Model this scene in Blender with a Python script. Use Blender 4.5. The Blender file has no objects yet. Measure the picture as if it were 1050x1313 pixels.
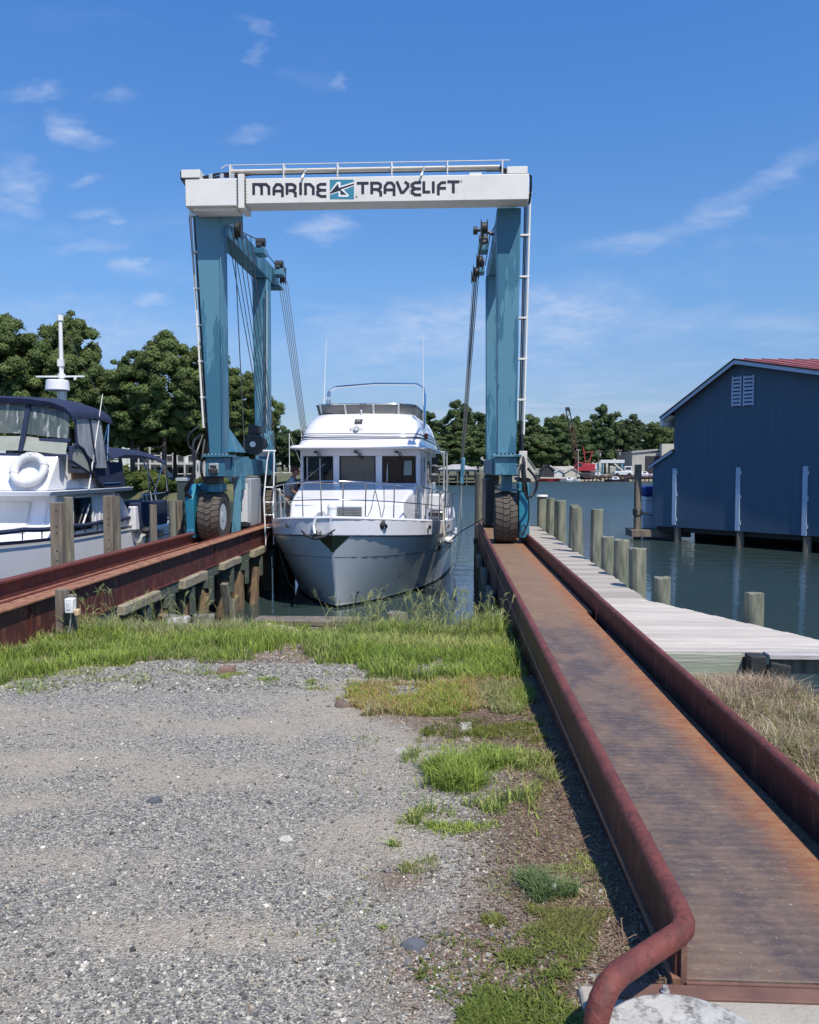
import bpy, math, random
import numpy as np
from mathutils import Vector, Matrix, noise as mnoise
random.seed(7); RNG = np.random.default_rng(11)
S = bpy.context.scene
COL = S.collection
R = math.radians

# ------------------------------------------------------------------ camera, sky, sun, exposure
cam = bpy.data.cameras.new("camera"); camo = bpy.data.objects.new("camera", cam); COL.objects.link(camo)
cam.sensor_fit = 'HORIZONTAL'; cam.sensor_width = 36; cam.lens = 36.0
cam.clip_start = 0.05; cam.clip_end = 6000
camo.location = (0, 0, 1.6)
camo.rotation_euler = (R(90) - math.atan(56.5/1050), 0, math.atan(52/1050))
S.camera = camo
SUN_DIR = Vector((-.36, .53, -1)).normalized()          # the way the light travels
w = bpy.data.worlds.new("World"); S.world = w; w.use_nodes = True
nt = w.node_tree; nt.nodes.clear()
def N(nt, t, **k):
    n = nt.nodes.new(t)
    for a, b in k.items():
        if a.startswith('i_'): n.inputs[a[2:].replace('_', ' ')].default_value = b
        else: setattr(n, a, b)
    return n
out = N(nt, 'ShaderNodeOutputWorld'); bg = N(nt, 'ShaderNodeBackground'); bg.inputs[1].default_value = .105
sky = N(nt, 'ShaderNodeTexSky', sky_type='NISHITA', sun_disc=False)
sky.sun_elevation = math.asin(-SUN_DIR.z)
sky.sun_rotation = math.atan2(-SUN_DIR.x, -SUN_DIR.y)
sky.air_density = 1.0; sky.dust_density = .15; sky.ozone_density = 4.0; sky.altitude = 0
tint = N(nt, 'ShaderNodeMix', data_type='RGBA', blend_type='MULTIPLY'); tint.inputs[0].default_value = 1
nt.links.new(sky.outputs[0], tint.inputs[6])
# thin clouds: noise over the view direction, projected on a high plane
tc = N(nt, 'ShaderNodeTexCoord'); sep = N(nt, 'ShaderNodeSeparateXYZ'); nt.links.new(tc.outputs['Generated'], sep.inputs[0])
def mth(nt, op, a, b=None, c=None, clamp=False):
    n = N(nt, 'ShaderNodeMath', operation=op); n.use_clamp = clamp
    for i, v in enumerate((a, b, c)):
        if v is None: continue
        if isinstance(v, (int, float)): n.inputs[i].default_value = v
        else: nt.links.new(v, n.inputs[i])
    return n.outputs[0]
tr0 = N(nt, 'ShaderNodeValToRGB'); e_ = tr0.color_ramp.elements; e_.new(.22)
for q, (p_, c_) in zip(e_, ((.07, (.56, .62, .79)), (.22, (.71, .93, 1.13)), (.5, (.56, 1.05, 1.52)))): q.position = p_; q.color = (*c_, 1)
nt.links.new(sep.outputs[2], tr0.inputs[0]); nt.links.new(tr0.outputs[0], tint.inputs[7])
zz = mth(nt, 'ADD', sep.outputs[2], .09); zz = mth(nt, 'MAXIMUM', zz, .02)
cx_ = mth(nt, 'DIVIDE', sep.outputs[0], zz); cy_ = mth(nt, 'DIVIDE', sep.outputs[1], zz)
cmb = N(nt, 'ShaderNodeCombineXYZ'); nt.links.new(cx_, cmb.inputs[0]); nt.links.new(cy_, cmb.inputs[1])
mp = N(nt, 'ShaderNodeMapping'); mp.inputs['Scale'].default_value = (1.1, 1.25, 1); mp.inputs['Location'].default_value = (3.3, 1.7, 0); nt.links.new(cmb.outputs[0], mp.inputs[0])
n1 = N(nt, 'ShaderNodeTexNoise'); n1.inputs['Scale'].default_value = 1.5; n1.inputs['Detail'].default_value = 9; n1.inputs['Roughness'].default_value = .55; n1.inputs['Distortion'].default_value = .35
nt.links.new(mp.outputs[0], n1.inputs['Vector'])
n2 = N(nt, 'ShaderNodeTexNoise'); n2.inputs['Scale'].default_value = .33; n2.inputs['Detail'].default_value = 3
nt.links.new(mp.outputs[0], n2.inputs['Vector'])
a = mth(nt, 'MULTIPLY', n1.outputs[0], n2.outputs[0])
mr = N(nt, 'ShaderNodeMapRange'); mr.inputs['From Min'].default_value = .245; mr.inputs['From Max'].default_value = .40; mr.inputs['To Max'].default_value = .85; nt.links.new(a, mr.inputs['Value'])
lowb = N(nt, 'ShaderNodeMapRange'); lowb.inputs['From Min'].default_value = .62; lowb.inputs['From Max'].default_value = .12; lowb.inputs['To Min'].default_value = .12; lowb.inputs['To Max'].default_value = 1.0; nt.links.new(sep.outputs[2], lowb.inputs['Value'])
cf = mth(nt, 'MULTIPLY', mth(nt, 'MULTIPLY', mr.outputs[0], lowb.outputs[0]), .35)
yy_ = mth(nt, 'MAXIMUM', sep.outputs[1], .05); front_ = mth(nt, 'GREATER_THAN', sep.outputs[1], .06)
cu = N(nt, 'ShaderNodeCombineXYZ'); nt.links.new(mth(nt, 'DIVIDE', sep.outputs[0], yy_), cu.inputs[0]); nt.links.new(mth(nt, 'DIVIDE', sep.outputs[2], yy_), cu.inputs[1])
def wn(scale, st, amp, det=8):
    m_ = N(nt, 'ShaderNodeMapping'); m_.inputs['Scale'].default_value = st; nt.links.new(cu.outputs[0], m_.inputs[0])
    n_ = N(nt, 'ShaderNodeTexNoise'); n_.inputs['Scale'].default_value = scale; n_.inputs['Detail'].default_value = det; n_.inputs['Roughness'].default_value = .62; nt.links.new(m_.outputs[0], n_.inputs['Vector']); return n_
wv = wn(9, (1, 2.2, 1), 0); wa = N(nt, 'ShaderNodeVectorMath', operation='MULTIPLY_ADD'); nt.links.new(wv.outputs[1], wa.inputs[0]); wa.inputs[1].default_value = (.13, .06, 0); nt.links.new(cu.outputs[0], wa.inputs[2])
wsub = N(nt, 'ShaderNodeVectorMath', operation='SUBTRACT'); nt.links.new(wa.outputs[0], wsub.inputs[0]); wsub.inputs[1].default_value = (.065, .03, 0)
tex = wn(26, (1, 2.6, 1), 0).outputs[0]; tex2 = wn(7, (1, 3, 1), 0).outputs[0]
acc = None
for px_, py_, hw_, hh_, ro_, st_ in ((45, 118, 40, 9, -5, .75), (102, 165, 30, 15, 25, .9), (330, 48, 26, 8, 30, .42), (332, 82, 14, 12, 60, .35), (318, 178, 28, 8, 0, .45), (118, 279, 28, 8, 0, .8), (112, 315, 44, 11, -3, .6), (166, 347, 24, 8, 0, 1), (185, 381, 34, 8, 0, .9), (418, 297, 40, 11, 3, 1.1), (110, 230, 22, 7, 0, .55), (18, 230, 34, 22, 20, .75), (10, 262, 34, 11, 10, .7), (60, 395, 120, 20, 0, .55), (120, 430, 150, 34, 0, .7), (820, 312, 75, 10, -10, .6), (900, 285, 85, 14, -22, .62), (985, 235, 60, 14, -28, .5), (560, 428, 170, 36, -6, .9), (715, 410, 95, 38, -5, 1.1), (855, 416, 34, 12, 0, .65), (440, 415, 34, 10, 0, .6), (145, 128, 24, 9, 0, .4), (640, 480, 330, 40, 0, .35), (200, 450, 230, 34, 0, .4), (400, 118, 40, 10, 10, .15), (436, 118, 10, 10, 0, .5)):
    m_ = N(nt, 'ShaderNodeMapping', vector_type='TEXTURE'); m_.inputs['Location'].default_value = ((px_-577)/1050, (600-py_)/1050, 0); m_.inputs['Rotation'].default_value = (0, 0, R(-ro_)); m_.inputs['Scale'].default_value = (hw_/1050*1.25, hh_/1050*1.35, 1)
    nt.links.new(wsub.outputs[0], m_.inputs[0]); l_ = N(nt, 'ShaderNodeVectorMath', operation='LENGTH'); nt.links.new(m_.outputs[0], l_.inputs[0])
    r_ = N(nt, 'ShaderNodeMapRange', interpolation_type='SMOOTHSTEP'); r_.inputs['From Min'].default_value = 1.25; r_.inputs['From Max'].default_value = .1; r_.inputs['To Max'].default_value = st_; nt.links.new(l_.outputs['Value'], r_.inputs['Value'])
    acc = r_.outputs[0] if acc is None else mth(nt, 'MAXIMUM', acc, r_.outputs[0])
tx = mth(nt, 'MULTIPLY_ADD', tex, 1.5, -.25, clamp=True); tx = mth(nt, 'MULTIPLY', tx, mth(nt, 'MULTIPLY_ADD', tex2, 1.6, -.1, clamp=True))
acc = mth(nt, 'MULTIPLY', mth(nt, 'MULTIPLY', mth(nt, 'MULTIPLY', acc, tx), .95), front_)
cf = mth(nt, 'MINIMUM', mth(nt, 'MAXIMUM', cf, acc), .85)
cm = N(nt, 'ShaderNodeMix', data_type='RGBA'); nt.links.new(cf, cm.inputs[0]); nt.links.new(tint.outputs[2], cm.inputs[6]); cm.inputs[7].default_value = (5.3, 5.9, 7.3, 1)
nt.links.new(cm.outputs[2], bg.inputs[0]); nt.links.new(bg.outputs[0], out.inputs[0])
sl = bpy.data.lights.new("sun", 'SUN'); sl.energy = 4.3; sl.angle = R(.53); sl.color = (1, .925, .82)
so = bpy.data.objects.new("sun", sl); COL.objects.link(so); so.location = (10, -15, 30)
so.rotation_euler = SUN_DIR.to_track_quat('-Z', 'Y').to_euler()
S.view_settings.view_transform = 'Standard'; S.view_settings.look = 'None'; S.view_settings.exposure = .3; S.view_settings.gamma = 1
S.view_settings.use_curve_mapping = False

# ------------------------------------------------------------------ materials
def mat(name, c1, c2=None, scale=4, rough=.6, metal=0, bump=0, bscale=40, stretch=(1, 1, 1), c3=None, s3=1.0, t3=(.55, .7), spec=.5, contrast=(.35, .65), vcol=False, coat=0):
    m = bpy.data.materials.new(name); m.use_nodes = True; t = m.node_tree; b = t.nodes['Principled BSDF']
    b.inputs['Roughness'].default_value = rough; b.inputs['Metallic'].default_value = metal; b.inputs['Specular IOR Level'].default_value = spec
    if coat: b.inputs['Coat Weight'].default_value = coat; b.inputs['Coat Roughness'].default_value = .08
    tc = N(t, 'ShaderNodeTexCoord'); mp = N(t, 'ShaderNodeMapping'); mp.inputs['Scale'].default_value = stretch
    t.links.new(tc.outputs['Object'], mp.inputs[0])
    def noise(sc, det=6, ro=.6):
        n = N(t, 'ShaderNodeTexNoise'); n.inputs['Scale'].default_value = sc; n.inputs['Detail'].default_value = det; n.inputs['Roughness'].default_value = ro
        t.links.new(mp.outputs[0], n.inputs['Vector']); return n.outputs[0]
    def mix(f, a, b_, mode='MIX'):
        x = N(t, 'ShaderNodeMix', data_type='RGBA', blend_type=mode)
        for i, v in ((0, f), (6, a), (7, b_)):
            if isinstance(v, (float, int)): x.inputs[i].default_value = v
            elif isinstance(v, tuple): x.inputs[i].default_value = (*v[:3], 1)
            else: t.links.new(v, x.inputs[i])
        return x.outputs[2]
    def rng(v, a0, a1, b0=0., b1=1.):
        x = N(t, 'ShaderNodeMapRange'); x.inputs['From Min'].default_value = a0; x.inputs['From Max'].default_value = a1; x.inputs['To Min'].default_value = b0; x.inputs['To Max'].default_value = b1
        t.links.new(v, x.inputs['Value']); return x.outputs[0]
    col = c1
    if c2 is not None: col = mix(rng(noise(scale), *contrast), c1, c2)
    if c3 is not None: col = mix(rng(noise(s3, 8, .7), *t3), col, c3)
    if vcol:
        at = N(t, 'ShaderNodeVertexColor', layer_name='col')
        col = mix(1.0, at.outputs[0], col, 'MULTIPLY') if c1 != (1, 1, 1) or c2 else at.outputs[0]
    if isinstance(col, tuple): b.inputs['Base Color'].default_value = (*col, 1)
    else: t.links.new(col, b.inputs['Base Color'])
    if bump:
        bn = N(t, 'ShaderNodeBump'); bn.inputs['Strength'].default_value = min(1, bump); bn.inputs['Distance'].default_value = .01
        t.links.new(noise(bscale), bn.inputs['Height']); t.links.new(bn.outputs[0], b.inputs['Normal'])
    m['n'] = 1
    return m
M = {}
M['white'] = mat('white_paint', (.78, .78, .76), (.72, .72, .69), 2, .35, c3=(.62, .61, .56), s3=3, t3=(.6, .8))
M['beam_white'] = mat('crane_white_paint', (.76, .75, .69), (.70, .69, .63), 1.2, .5, c3=(.50, .47, .40), s3=2.5, t3=(.6, .85))
M['gel'] = mat('white_gelcoat', (.78, .78, .80), (.73, .73, .75), 1.5, .22, c3=(.64, .63, .60), s3=5, t3=(.64, .85), coat=.3)
M['teal'] = mat('teal_crane_paint', (.036, .14, .21), (.045, .155, .225), 1.6, .42, c3=(.094, .238, .314), s3=.8, t3=(.495, .51), stretch=(1.6, 1.6, .3), bump=.05, bscale=20)
M['teal_new'] = mat('bright_teal_crane_paint', (.02, .20, .30), (.025, .17, .25), 2, .38)
M['black'] = mat('black_print', (.018, .018, .03), None, rough=.5)
M['teal_print'] = mat('teal_print', (.035, .22, .32), None, rough=.5)
M['whiteprint'] = mat('white_print', (.8, .8, .8), None, rough=.5)
M['rubber'] = mat('black_rubber', (.018, .018, .019), (.03, .03, .03), 8, .65)
M['tyre'] = mat('worn_tyre_rubber', (.07, .058, .047), (.10, .082, .066), 14, .85, bump=.2, bscale=60)
M['tyre_side'] = mat('tyre_side_rubber', (.035, .034, .034), (.05, .047, .043), 9, .8)
M['rim'] = mat('dusty_rim', (.35, .42, .45), (.45, .48, .48), 6, .5)
M['cable'] = mat('wire_rope', (.10, .10, .10), (.16, .155, .14), 30, .5, metal=.4)
M['hose'] = mat('hydraulic_hose', (.012, .012, .014), None, rough=.4)
M['galv'] = mat('galvanised_steel', (.50, .51, .50), (.62, .62, .60), 8, .4, metal=.5)
M['steel'] = mat('polished_stainless', (.62, .63, .64), None, rough=.14, metal=1)
M['dullsteel'] = mat('dark_mirror_steel', (.13, .15, .12), None, rough=.28, metal=1)
M['alu'] = mat('grey_aluminium', (.42, .43, .42), (.5, .5, .48), 6, .35, metal=.8)
M['dark'] = mat('dark_machinery', (.02, .022, .025), (.035, .035, .035), 10, .5)
M['rope'] = mat('weathered_rope', (.48, .45, .38), (.36, .34, .29), 30, .9)
M['sling'] = mat('grey_webbing', (.40, .41, .37), (.30, .31, .28), 12, .9)
M['redrail'] = mat('oxide_red_paint', (.17, .045, .034), (.115, .031, .026), 7, .65, c3=(.10, .03, .022), s3=16, t3=(.54, .62), bump=.8, bscale=45, contrast=(.42, .58))
M['redweb'] = mat('dark_oxide_web', (.095, .024, .021), (.06, .018, .017), 2.2, .6, c3=(.19, .075, .045), s3=7, t3=(.52, .66), stretch=(1, 1, .35), bump=.7, bscale=40)
M['rusttop'] = mat('rusty_top_flange', (.36, .19, .10), (.25, .10, .055), 5, .8, c3=(.15, .045, .03), s3=9, t3=(.5, .62), bump=.7)
M['hull'] = mat('grey_blue_hull_paint', (.46, .50, .525), (.43, .47, .50), 1.0, .25, c3=(.49, .53, .55), s3=2.5, t3=(.5, .75), coat=.25)
M['boot'] = mat('black_bottom_paint', (.012, .014, .018), None, rough=.5)
M['glass'] = mat('dark_window_glass', (.012, .014, .017), None, rough=.04, spec=.5)
M['greyglass'] = mat('grey_window_glass', (.065, .07, .068), None, rough=.08, spec=.8)
M['tint'] = mat('tinted_windscreen', (.17, .175, .165), (.22, .22, .21), 3, .2)
M['navy'] = mat('navy_canvas', (.010, .018, .052), (.016, .028, .075), 5, .85, bump=.4, bscale=12)
M['greycan'] = mat('grey_canvas', (.55, .56, .58), (.46, .47, .49), 5, .8, bump=.3, bscale=9)
M['vinyl'] = mat('clear_vinyl_with_glints', (.055, .075, .07), (.55, .58, .58), 4, .12, stretch=(3.2, 3.2, .5), contrast=(.55, .64), c3=(.12, .14, .12), s3=1.2, t3=(.4, .6), bump=.6, bscale=8)  # pale streaks put highlights into the colour
M['sidevinyl'] = mat('side_clear_vinyl', (.20, .22, .24), (.42, .44, .47), 4, .25, stretch=(2, 2, .4), bump=.6, bscale=7)
M['vinyl_low'] = mat('greenish_windscreen', (.30, .32, .26), (.36, .37, .31), 3, .25)
M['teak'] = mat('varnished_teak', (.26, .11, .04), (.18, .07, .03), 9, .4)
M['navyhull'] = mat('navy_stripe', (.02, .025, .05), None, rough=.3)
def wood(name, c1, c2, c3, st, **k): return mat(name, c1, c2, 5, .9, c3=c3, s3=2.2, t3=(.46, .66), stretch=st, bump=1, bscale=9, contrast=(.40, .60), **k)
M['pile'] = wood('weathered_pile_wood', (.23, .22, .165), (.155, .15, .115), (.09, .085, .065), (5, 5, .5))
M['pilegreen'] = wood('treated_pile_wood', (.20, .21, .145), (.125, .14, .10), (.29, .275, .20), (5, 5, .5))
M['pilebrown'] = wood('old_brown_pile_wood', (.22, .18, .135), (.15, .125, .095), (.08, .07, .06), (3, 3, .3))
M['pilewet'] = wood('rusty_wet_pile_wood', (.23, .15, .085), (.13, .09, .055), (.07, .06, .045), (3, 3, .5))
M['dock'] = wood('bleached_dock_plank', (.46, .44, .415), (.36, .34, .32), (.25, .235, .22), (.35, 5, 3))
for _k, _c in enumerate((.78, 1.0, .88)): M['dock_%d' % _k] = wood('dock_plank_shade', tuple(_c*q for q in (.50, .455, .39)), tuple(_c*q for q in (.41, .37, .32)), tuple(_c*q for q in (.30, .275, .24)), (.4, 7, 3))
for _k, _c in enumerate((.86, 1.0, .94)): M['platform_%d' % _k] = wood('platform_plank_shade', tuple(_c*q for q in (.61, .555, .48)), tuple(_c*q for q in (.51, .465, .405)), tuple(_c*q for q in (.44, .40, .365)), (.4, 7, 3))
M['dock2'] = wood('bleached_dock_plank_pale', (.53, .50, .47), (.43, .40, .375), (.3, .28, .26), (.35, 5, 3))
M['fascia'] = wood('green_treated_board', (.33, .37, .29), (.25, .29, .22), (.40, .40, .33), (.35, 3, 5))
M['stringer'] = wood('dark_green_stringer', (.075, .10, .075), (.05, .07, .055), (.12, .12, .09), (3, .35, 3))
M['block'] = wood('pale_timber_block', (.36, .32, .22), (.27, .235, .16), (.18, .155, .11), (3, .5, 3))
M['darkboard'] = mat('bumper_and_shade_board', (.018, .022, .022), (.035, .038, .036), 7, .7, bump=.5, bscale=25, stretch=(1, 3, 4))  # bumper colour; also the painted dark behind the left runway piles
M['concrete'] = mat('worn_concrete', (.40, .37, .31), (.33, .30, .25), 5, .9, c3=(.27, .2, .13), s3=2.5, t3=(.55, .75), bump=.5, bscale=60)
M['whitecon'] = mat('white_painted_concrete', (.50, .49, .45), (.38, .375, .35), 9, .8, c3=(.14, .135, .12), s3=16, t3=(.5, .62), bump=.6, bscale=50)
M['rustflat'] = mat('rusty_flat_bar', (.13, .065, .05), (.19, .10, .07), 7, .7, c3=(.30, .2, .12), s3=9, t3=(.6, .75))
M['bluewall'] = mat('blue_board_siding', (.058, .106, .160), (.064, .113, .168), 1.5, .75, c3=(.051, .094, .143), s3=2.2, t3=(.45, .75), stretch=(3, 3, .16), bump=.3, bscale=14)
M['trim'] = mat('pale_blue_trim', (.42, .52, .66), (.36, .46, .6), 5, .6)
M['wtrim'] = mat('white_trim', (.62, .64, .64), None, rough=.6)
M['redroof'] = mat('red_metal_roof', (.25, .07, .072), (.20, .055, .058), 1.5, .65, c3=(.33, .16, .15), s3=4, t3=(.6, .8))
M['tan'] = mat('tan_metal_siding', (.45, .42, .36), (.40, .37, .31), 1, .7)
M['cream'] = mat('cream_wall', (.56, .52, .42), (.5, .46, .37), 1, .8)
M['greyroof'] = mat('pale_grey_roof', (.42, .41, .39), (.34, .33, .32), 1, .7)
M['cranered'] = mat('crawler_crane_red', (.42, .03, .045), (.34, .025, .035), 1, .5)
M['rustboom'] = mat('rusty_boom', (.10, .04, .03), (.07, .03, .025), 1, .8)
M['boomdark'] = mat('dark_boom', (.03, .03, .035), None, rough=.7)
M['bark'] = mat('pine_bark', (.11, .085, .065), (.07, .055, .045), 3, .95)
M['foliage'] = mat('pine_foliage', (1, 1, 1), (.78, .84, .78), .35, .75, vcol=True, spec=.2)
M['grass'] = mat('grass_blades', (1, 1, 1), None, rough=.6, vcol=True, spec=.25)
M['stone'] = mat('gravel_stone', (1, 1, 1), (.75, .76, .78), 40, .85, vcol=True, spec=.3)
for k in ('foliage', 'grass'):
    t = M[k].node_tree; b = t.nodes['Principled BSDF']; o = [n for n in t.nodes if n.type == 'OUTPUT_MATERIAL'][0]
    tr = N(t, 'ShaderNodeBsdfTranslucent'); ms = N(t, 'ShaderNodeMixShader'); ms.inputs[0].default_value = .42 if k == 'grass' else .25
    lk = b.inputs['Base Color'].links[0].from_socket; t.links.new(lk, tr.inputs[0])
    t.links.new(b.outputs[0], ms.inputs[1]); t.links.new(tr.outputs[0], ms.inputs[2]); t.links.new(ms.outputs[0], o.inputs[0])
M['skin'] = mat('skin', (.42, .22, .15), None, rough=.6)
M['tshirt'] = mat('grey_blue_tshirt', (.36, .42, .50), (.31, .37, .45), 9, .9)
M['shorts'] = mat('grey_shorts', (.20, .185, .17), (.16, .15, .14), 9, .9)
M['hair'] = mat('auburn_hair', (.10, .04, .022), None, rough=.7)

# ground: gravel, bare soil and mown-down thatch
def ground_mat():
    m = bpy.data.materials.new('gravel_and_soil'); m.use_nodes = True; t = m.node_tree; b = t.nodes['Principled BSDF']; b.inputs['Roughness'].default_value = .95; b.inputs['Specular IOR Level'].default_value = .15
    tc = N(t, 'ShaderNodeTexCoord')
    def noise(sc, det=6, ro=.6):
        n = N(t, 'ShaderNodeTexNoise'); n.inputs['Scale'].default_value = sc; n.inputs['Detail'].default_value = det; n.inputs['Roughness'].default_value = ro; t.links.new(tc.outputs['Object'], n.inputs['Vector']); return n.outputs[0]
    def ramp(v, *st):
        r = N(t, 'ShaderNodeValToRGB'); e = r.color_ramp.elements
        while len(e) < len(st): e.new(.5)
        for i, (p, c) in enumerate(st): e[i].position = p; e[i].color = (*c, 1)
        t.links.new(v, r.inputs[0]); return r.outputs[0]
    def mix(f, a, c):
        x = N(t, 'ShaderNodeMix', data_type='RGBA')
        for i, v in ((0, f), (6, a), (7, c)):
            t.links.new(v, x.inputs[i])
        return x.outputs[2]
    vo = N(t, 'ShaderNodeTexVoronoi'); vo.inputs['Scale'].default_value = 95; t.links.new(tc.outputs['Object'], vo.inputs['Vector'])
    sp = N(t, 'ShaderNodeSeparateColor'); t.links.new(vo.outputs['Color'], sp.inputs[0])
    g = ramp(sp.outputs[0], (0, (.11, .11, .105)), (.3, (.24, .235, .22)), (.6, (.36, .34, .30)), (1, (.58, .54, .45)))
    sand = ramp(noise(60), (.3, (.36, .31, .24)), (.7, (.52, .455, .36)))
    at = N(t, 'ShaderNodeVertexColor', layer_name='soil'); sm = N(t, 'ShaderNodeSeparateColor'); t.links.new(at.outputs[0], sm.inputs[0])
    gs = mix(mth(t, 'MULTIPLY', sm.outputs[1], .85), g, sand)
    soil = ramp(noise(35, 8, .7), (.3, (.15, .10, .07)), (.55, (.26, .185, .13)), (.75, (.38, .30, .21)))
    nz = ramp(noise(7, 5, .7), (.25, (0, 0, 0)), (.75, (1, 1, 1)))
    f = mth(t, 'MULTIPLY_ADD', sm.outputs[0], 1.5, -.25); f = mth(t, 'ADD', f, mth(t, 'MULTIPLY_ADD', nz, .8, -.4), clamp=True)
    cx = mix(f, gs, soil); t.links.new(cx, b.inputs['Base Color'])
    bn = N(t, 'ShaderNodeBump'); bn.inputs['Strength'].default_value = .9; bn.inputs['Distance'].default_value = .012
    h = mth(t, 'ADD', mth(t, 'MULTIPLY', vo.outputs['Distance'], -1.0), noise(120, 4)); t.links.new(h, bn.inputs['Height']); t.links.new(bn.outputs[0], b.inputs['Normal'])
    return m
M['ground'] = ground_mat()
# steel deck: purple-grey worn tread, orange along the edges, faint cross ribs
def deck_mat():
    m = bpy.data.materials.new('rusty_steel_deck'); m.use_nodes = True; t = m.node_tree; b = t.nodes['Principled BSDF']; b.inputs['Specular IOR Level'].default_value = .4
    tc = N(t, 'ShaderNodeTexCoord'); sx = N(t, 'ShaderNodeSeparateXYZ'); t.links.new(tc.outputs['Object'], sx.inputs[0])
    def noise(sc, st=(1, 1, 1), det=7, ro=.65, dist=0):
        mp = N(t, 'ShaderNodeMapping'); mp.inputs['Scale'].default_value = st; t.links.new(tc.outputs['Object'], mp.inputs[0])
        n = N(t, 'ShaderNodeTexNoise'); n.inputs['Scale'].default_value = sc; n.inputs['Detail'].default_value = det; n.inputs['Roughness'].default_value = ro; n.inputs['Distortion'].default_value = dist; t.links.new(mp.outputs[0], n.inputs['Vector']); return n.outputs[0]
    def mix(f, a, c, mode='MIX'):
        x = N(t, 'ShaderNodeMix', data_type='RGBA', blend_type=mode)
        for i, v in ((0, f), (6, a), (7, c)):
            if isinstance(v, tuple): x.inputs[i].default_value = (*v, 1)
            elif isinstance(v, float): x.inputs[i].default_value = v
            else: t.links.new(v, x.inputs[i])
        return x.outputs[2]
    def rg(v, a0, a1, b0=0., b1=1.):
        x = N(t, 'ShaderNodeMapRange'); x.interpolation_type = 'SMOOTHSTEP'
        for k, q in zip(('From Min', 'From Max', 'To Min', 'To Max'), (a0, a1, b0, b1)): x.inputs[k].default_value = q
        t.links.new(v, x.inputs['Value']); return x.outputs[0]
    wob = mth(t, 'MULTIPLY_ADD', noise(2.2), .34, -.17)
    x = mth(t, 'ADD', sx.outputs[0], wob)
    edge = mth(t, 'MAXIMUM', rg(x, -.46, -.37, .8, 0), rg(x, .10, .36, 0, 1))
    far = rg(sx.outputs[1], 4.9, 6.7, 0., .62)           # tan rust on the outer plates
    core = mix(rg(noise(3.5, (1, .6, 1)), .38, .62), (.085, .066, .062), (.165, .115, .085))
    core = mix(rg(noise(7, (1, 2.4, 1), dist=.5, det=10, ro=.75), .5, .8, 0., .8), core, (.27, .20, .15))
    core = mix(far, core, (.27, .165, .085))
    rust = mix(rg(noise(8), .35, .65), (.27, .095, .04), (.33, .16, .075))
    ribm = N(t, 'ShaderNodeTexWave', wave_type='BANDS', bands_direction='Y'); ribm.inputs['Scale'].default_value = 5.2; ribm.inputs['Distortion'].default_value = 3.5; ribm.inputs['Detail'].default_value = 3; ribm.inputs['Detail Scale'].default_value = 2.5
    t.links.new(tc.outputs['Object'], ribm.inputs['Vector'])
    c = mix(mth(t, 'MULTIPLY', edge, .85), core, rust)
    sc = rg(noise(13, (1, 3.2, 1), det=10, ro=.8, dist=.6), .57, .66, 0, .6)
    c = mix(mth(t, 'MULTIPLY', rg(ribm.outputs[1], .5, .9), .10), c, (.34, .24, .17)); c = mix(sc, c, (.36, .31, .25))
    t.links.new(c, b.inputs['Base Color'])
    ro = rg(noise(6), .3, .7, .5, .75); t.links.new(ro, b.inputs['Roughness'])
    h = mth(t, 'ADD', mth(t, 'MULTIPLY', ribm.outputs[1], .45), noise(40))
    bn = N(t, 'ShaderNodeBump'); bn.inputs['Strength'].default_value = .5; bn.inputs['Distance'].default_value = .006; t.links.new(h, bn.inputs['Height']); t.links.new(bn.outputs[0], b.inputs['Normal'])
    return m
M['deck'] = deck_mat()
RFAR = .42; BFAR = 1.5
def water_mat():
    m = bpy.data.materials.new('harbour_water'); m.use_nodes = True; t = m.node_tree; b = t.nodes['Principled BSDF']
    b.inputs['Base Color'].default_value = (.032, .054, .052, 1); b.inputs['Roughness'].default_value = .05; b.inputs['IOR'].default_value = 1.333; b.inputs['Specular IOR Level'].default_value = .5
    tc = N(t, 'ShaderNodeTexCoord'); sx = N(t, 'ShaderNodeSeparateXYZ'); t.links.new(tc.outputs['Object'], sx.inputs[0])
    def noise(sc, st, det=3):
        mp = N(t, 'ShaderNodeMapping'); mp.inputs['Scale'].default_value = st; t.links.new(tc.outputs['Object'], mp.inputs[0])
        n = N(t, 'ShaderNodeTexNoise'); n.inputs['Scale'].default_value = sc; n.inputs['Detail'].default_value = det; t.links.new(mp.outputs[0], n.inputs['Vector']); return n.outputs[0]
    d = N(t, 'ShaderNodeMapRange'); d.interpolation_type = 'SMOOTHSTEP'; d.inputs['From Min'].default_value = 16; d.inputs['From Max'].default_value = 60; d.inputs['To Min'].default_value = .05; d.inputs['To Max'].default_value = BFAR; t.links.new(sx.outputs[1], d.inputs['Value'])
    h = mth(t, 'ADD', mth(t, 'MULTIPLY', noise(1.3, (.8, 1.5, 1), 4), .6), mth(t, 'MULTIPLY', noise(5, (.9, 1.3, 1), 3), .2))
    h = mth(t, 'MULTIPLY', h, d.outputs[0])
    rf = N(t, 'ShaderNodeMapRange'); rf.inputs['From Min'].default_value = 25; rf.inputs['From Max'].default_value = 90; rf.inputs['To Min'].default_value = .05; rf.inputs['To Max'].default_value = RFAR; t.links.new(sx.outputs[1], rf.inputs['Value']); t.links.new(rf.outputs[0], b.inputs['Roughness'])
    bn = N(t, 'ShaderNodeBump'); bn.inputs['Strength'].default_value = 1; bn.inputs['Distance'].default_value = .22; t.links.new(h, bn.inputs['Height']); t.links.new(bn.outputs[0], b.inputs['Normal'])
    return m
M['water'] = water_mat()
M['land'] = mat('grassy_bank', (.06, .08, .03), (.13, .12, .06), .4, .95, c3=(.2, .16, .10), s3=.15, t3=(.55, .7))
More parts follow.
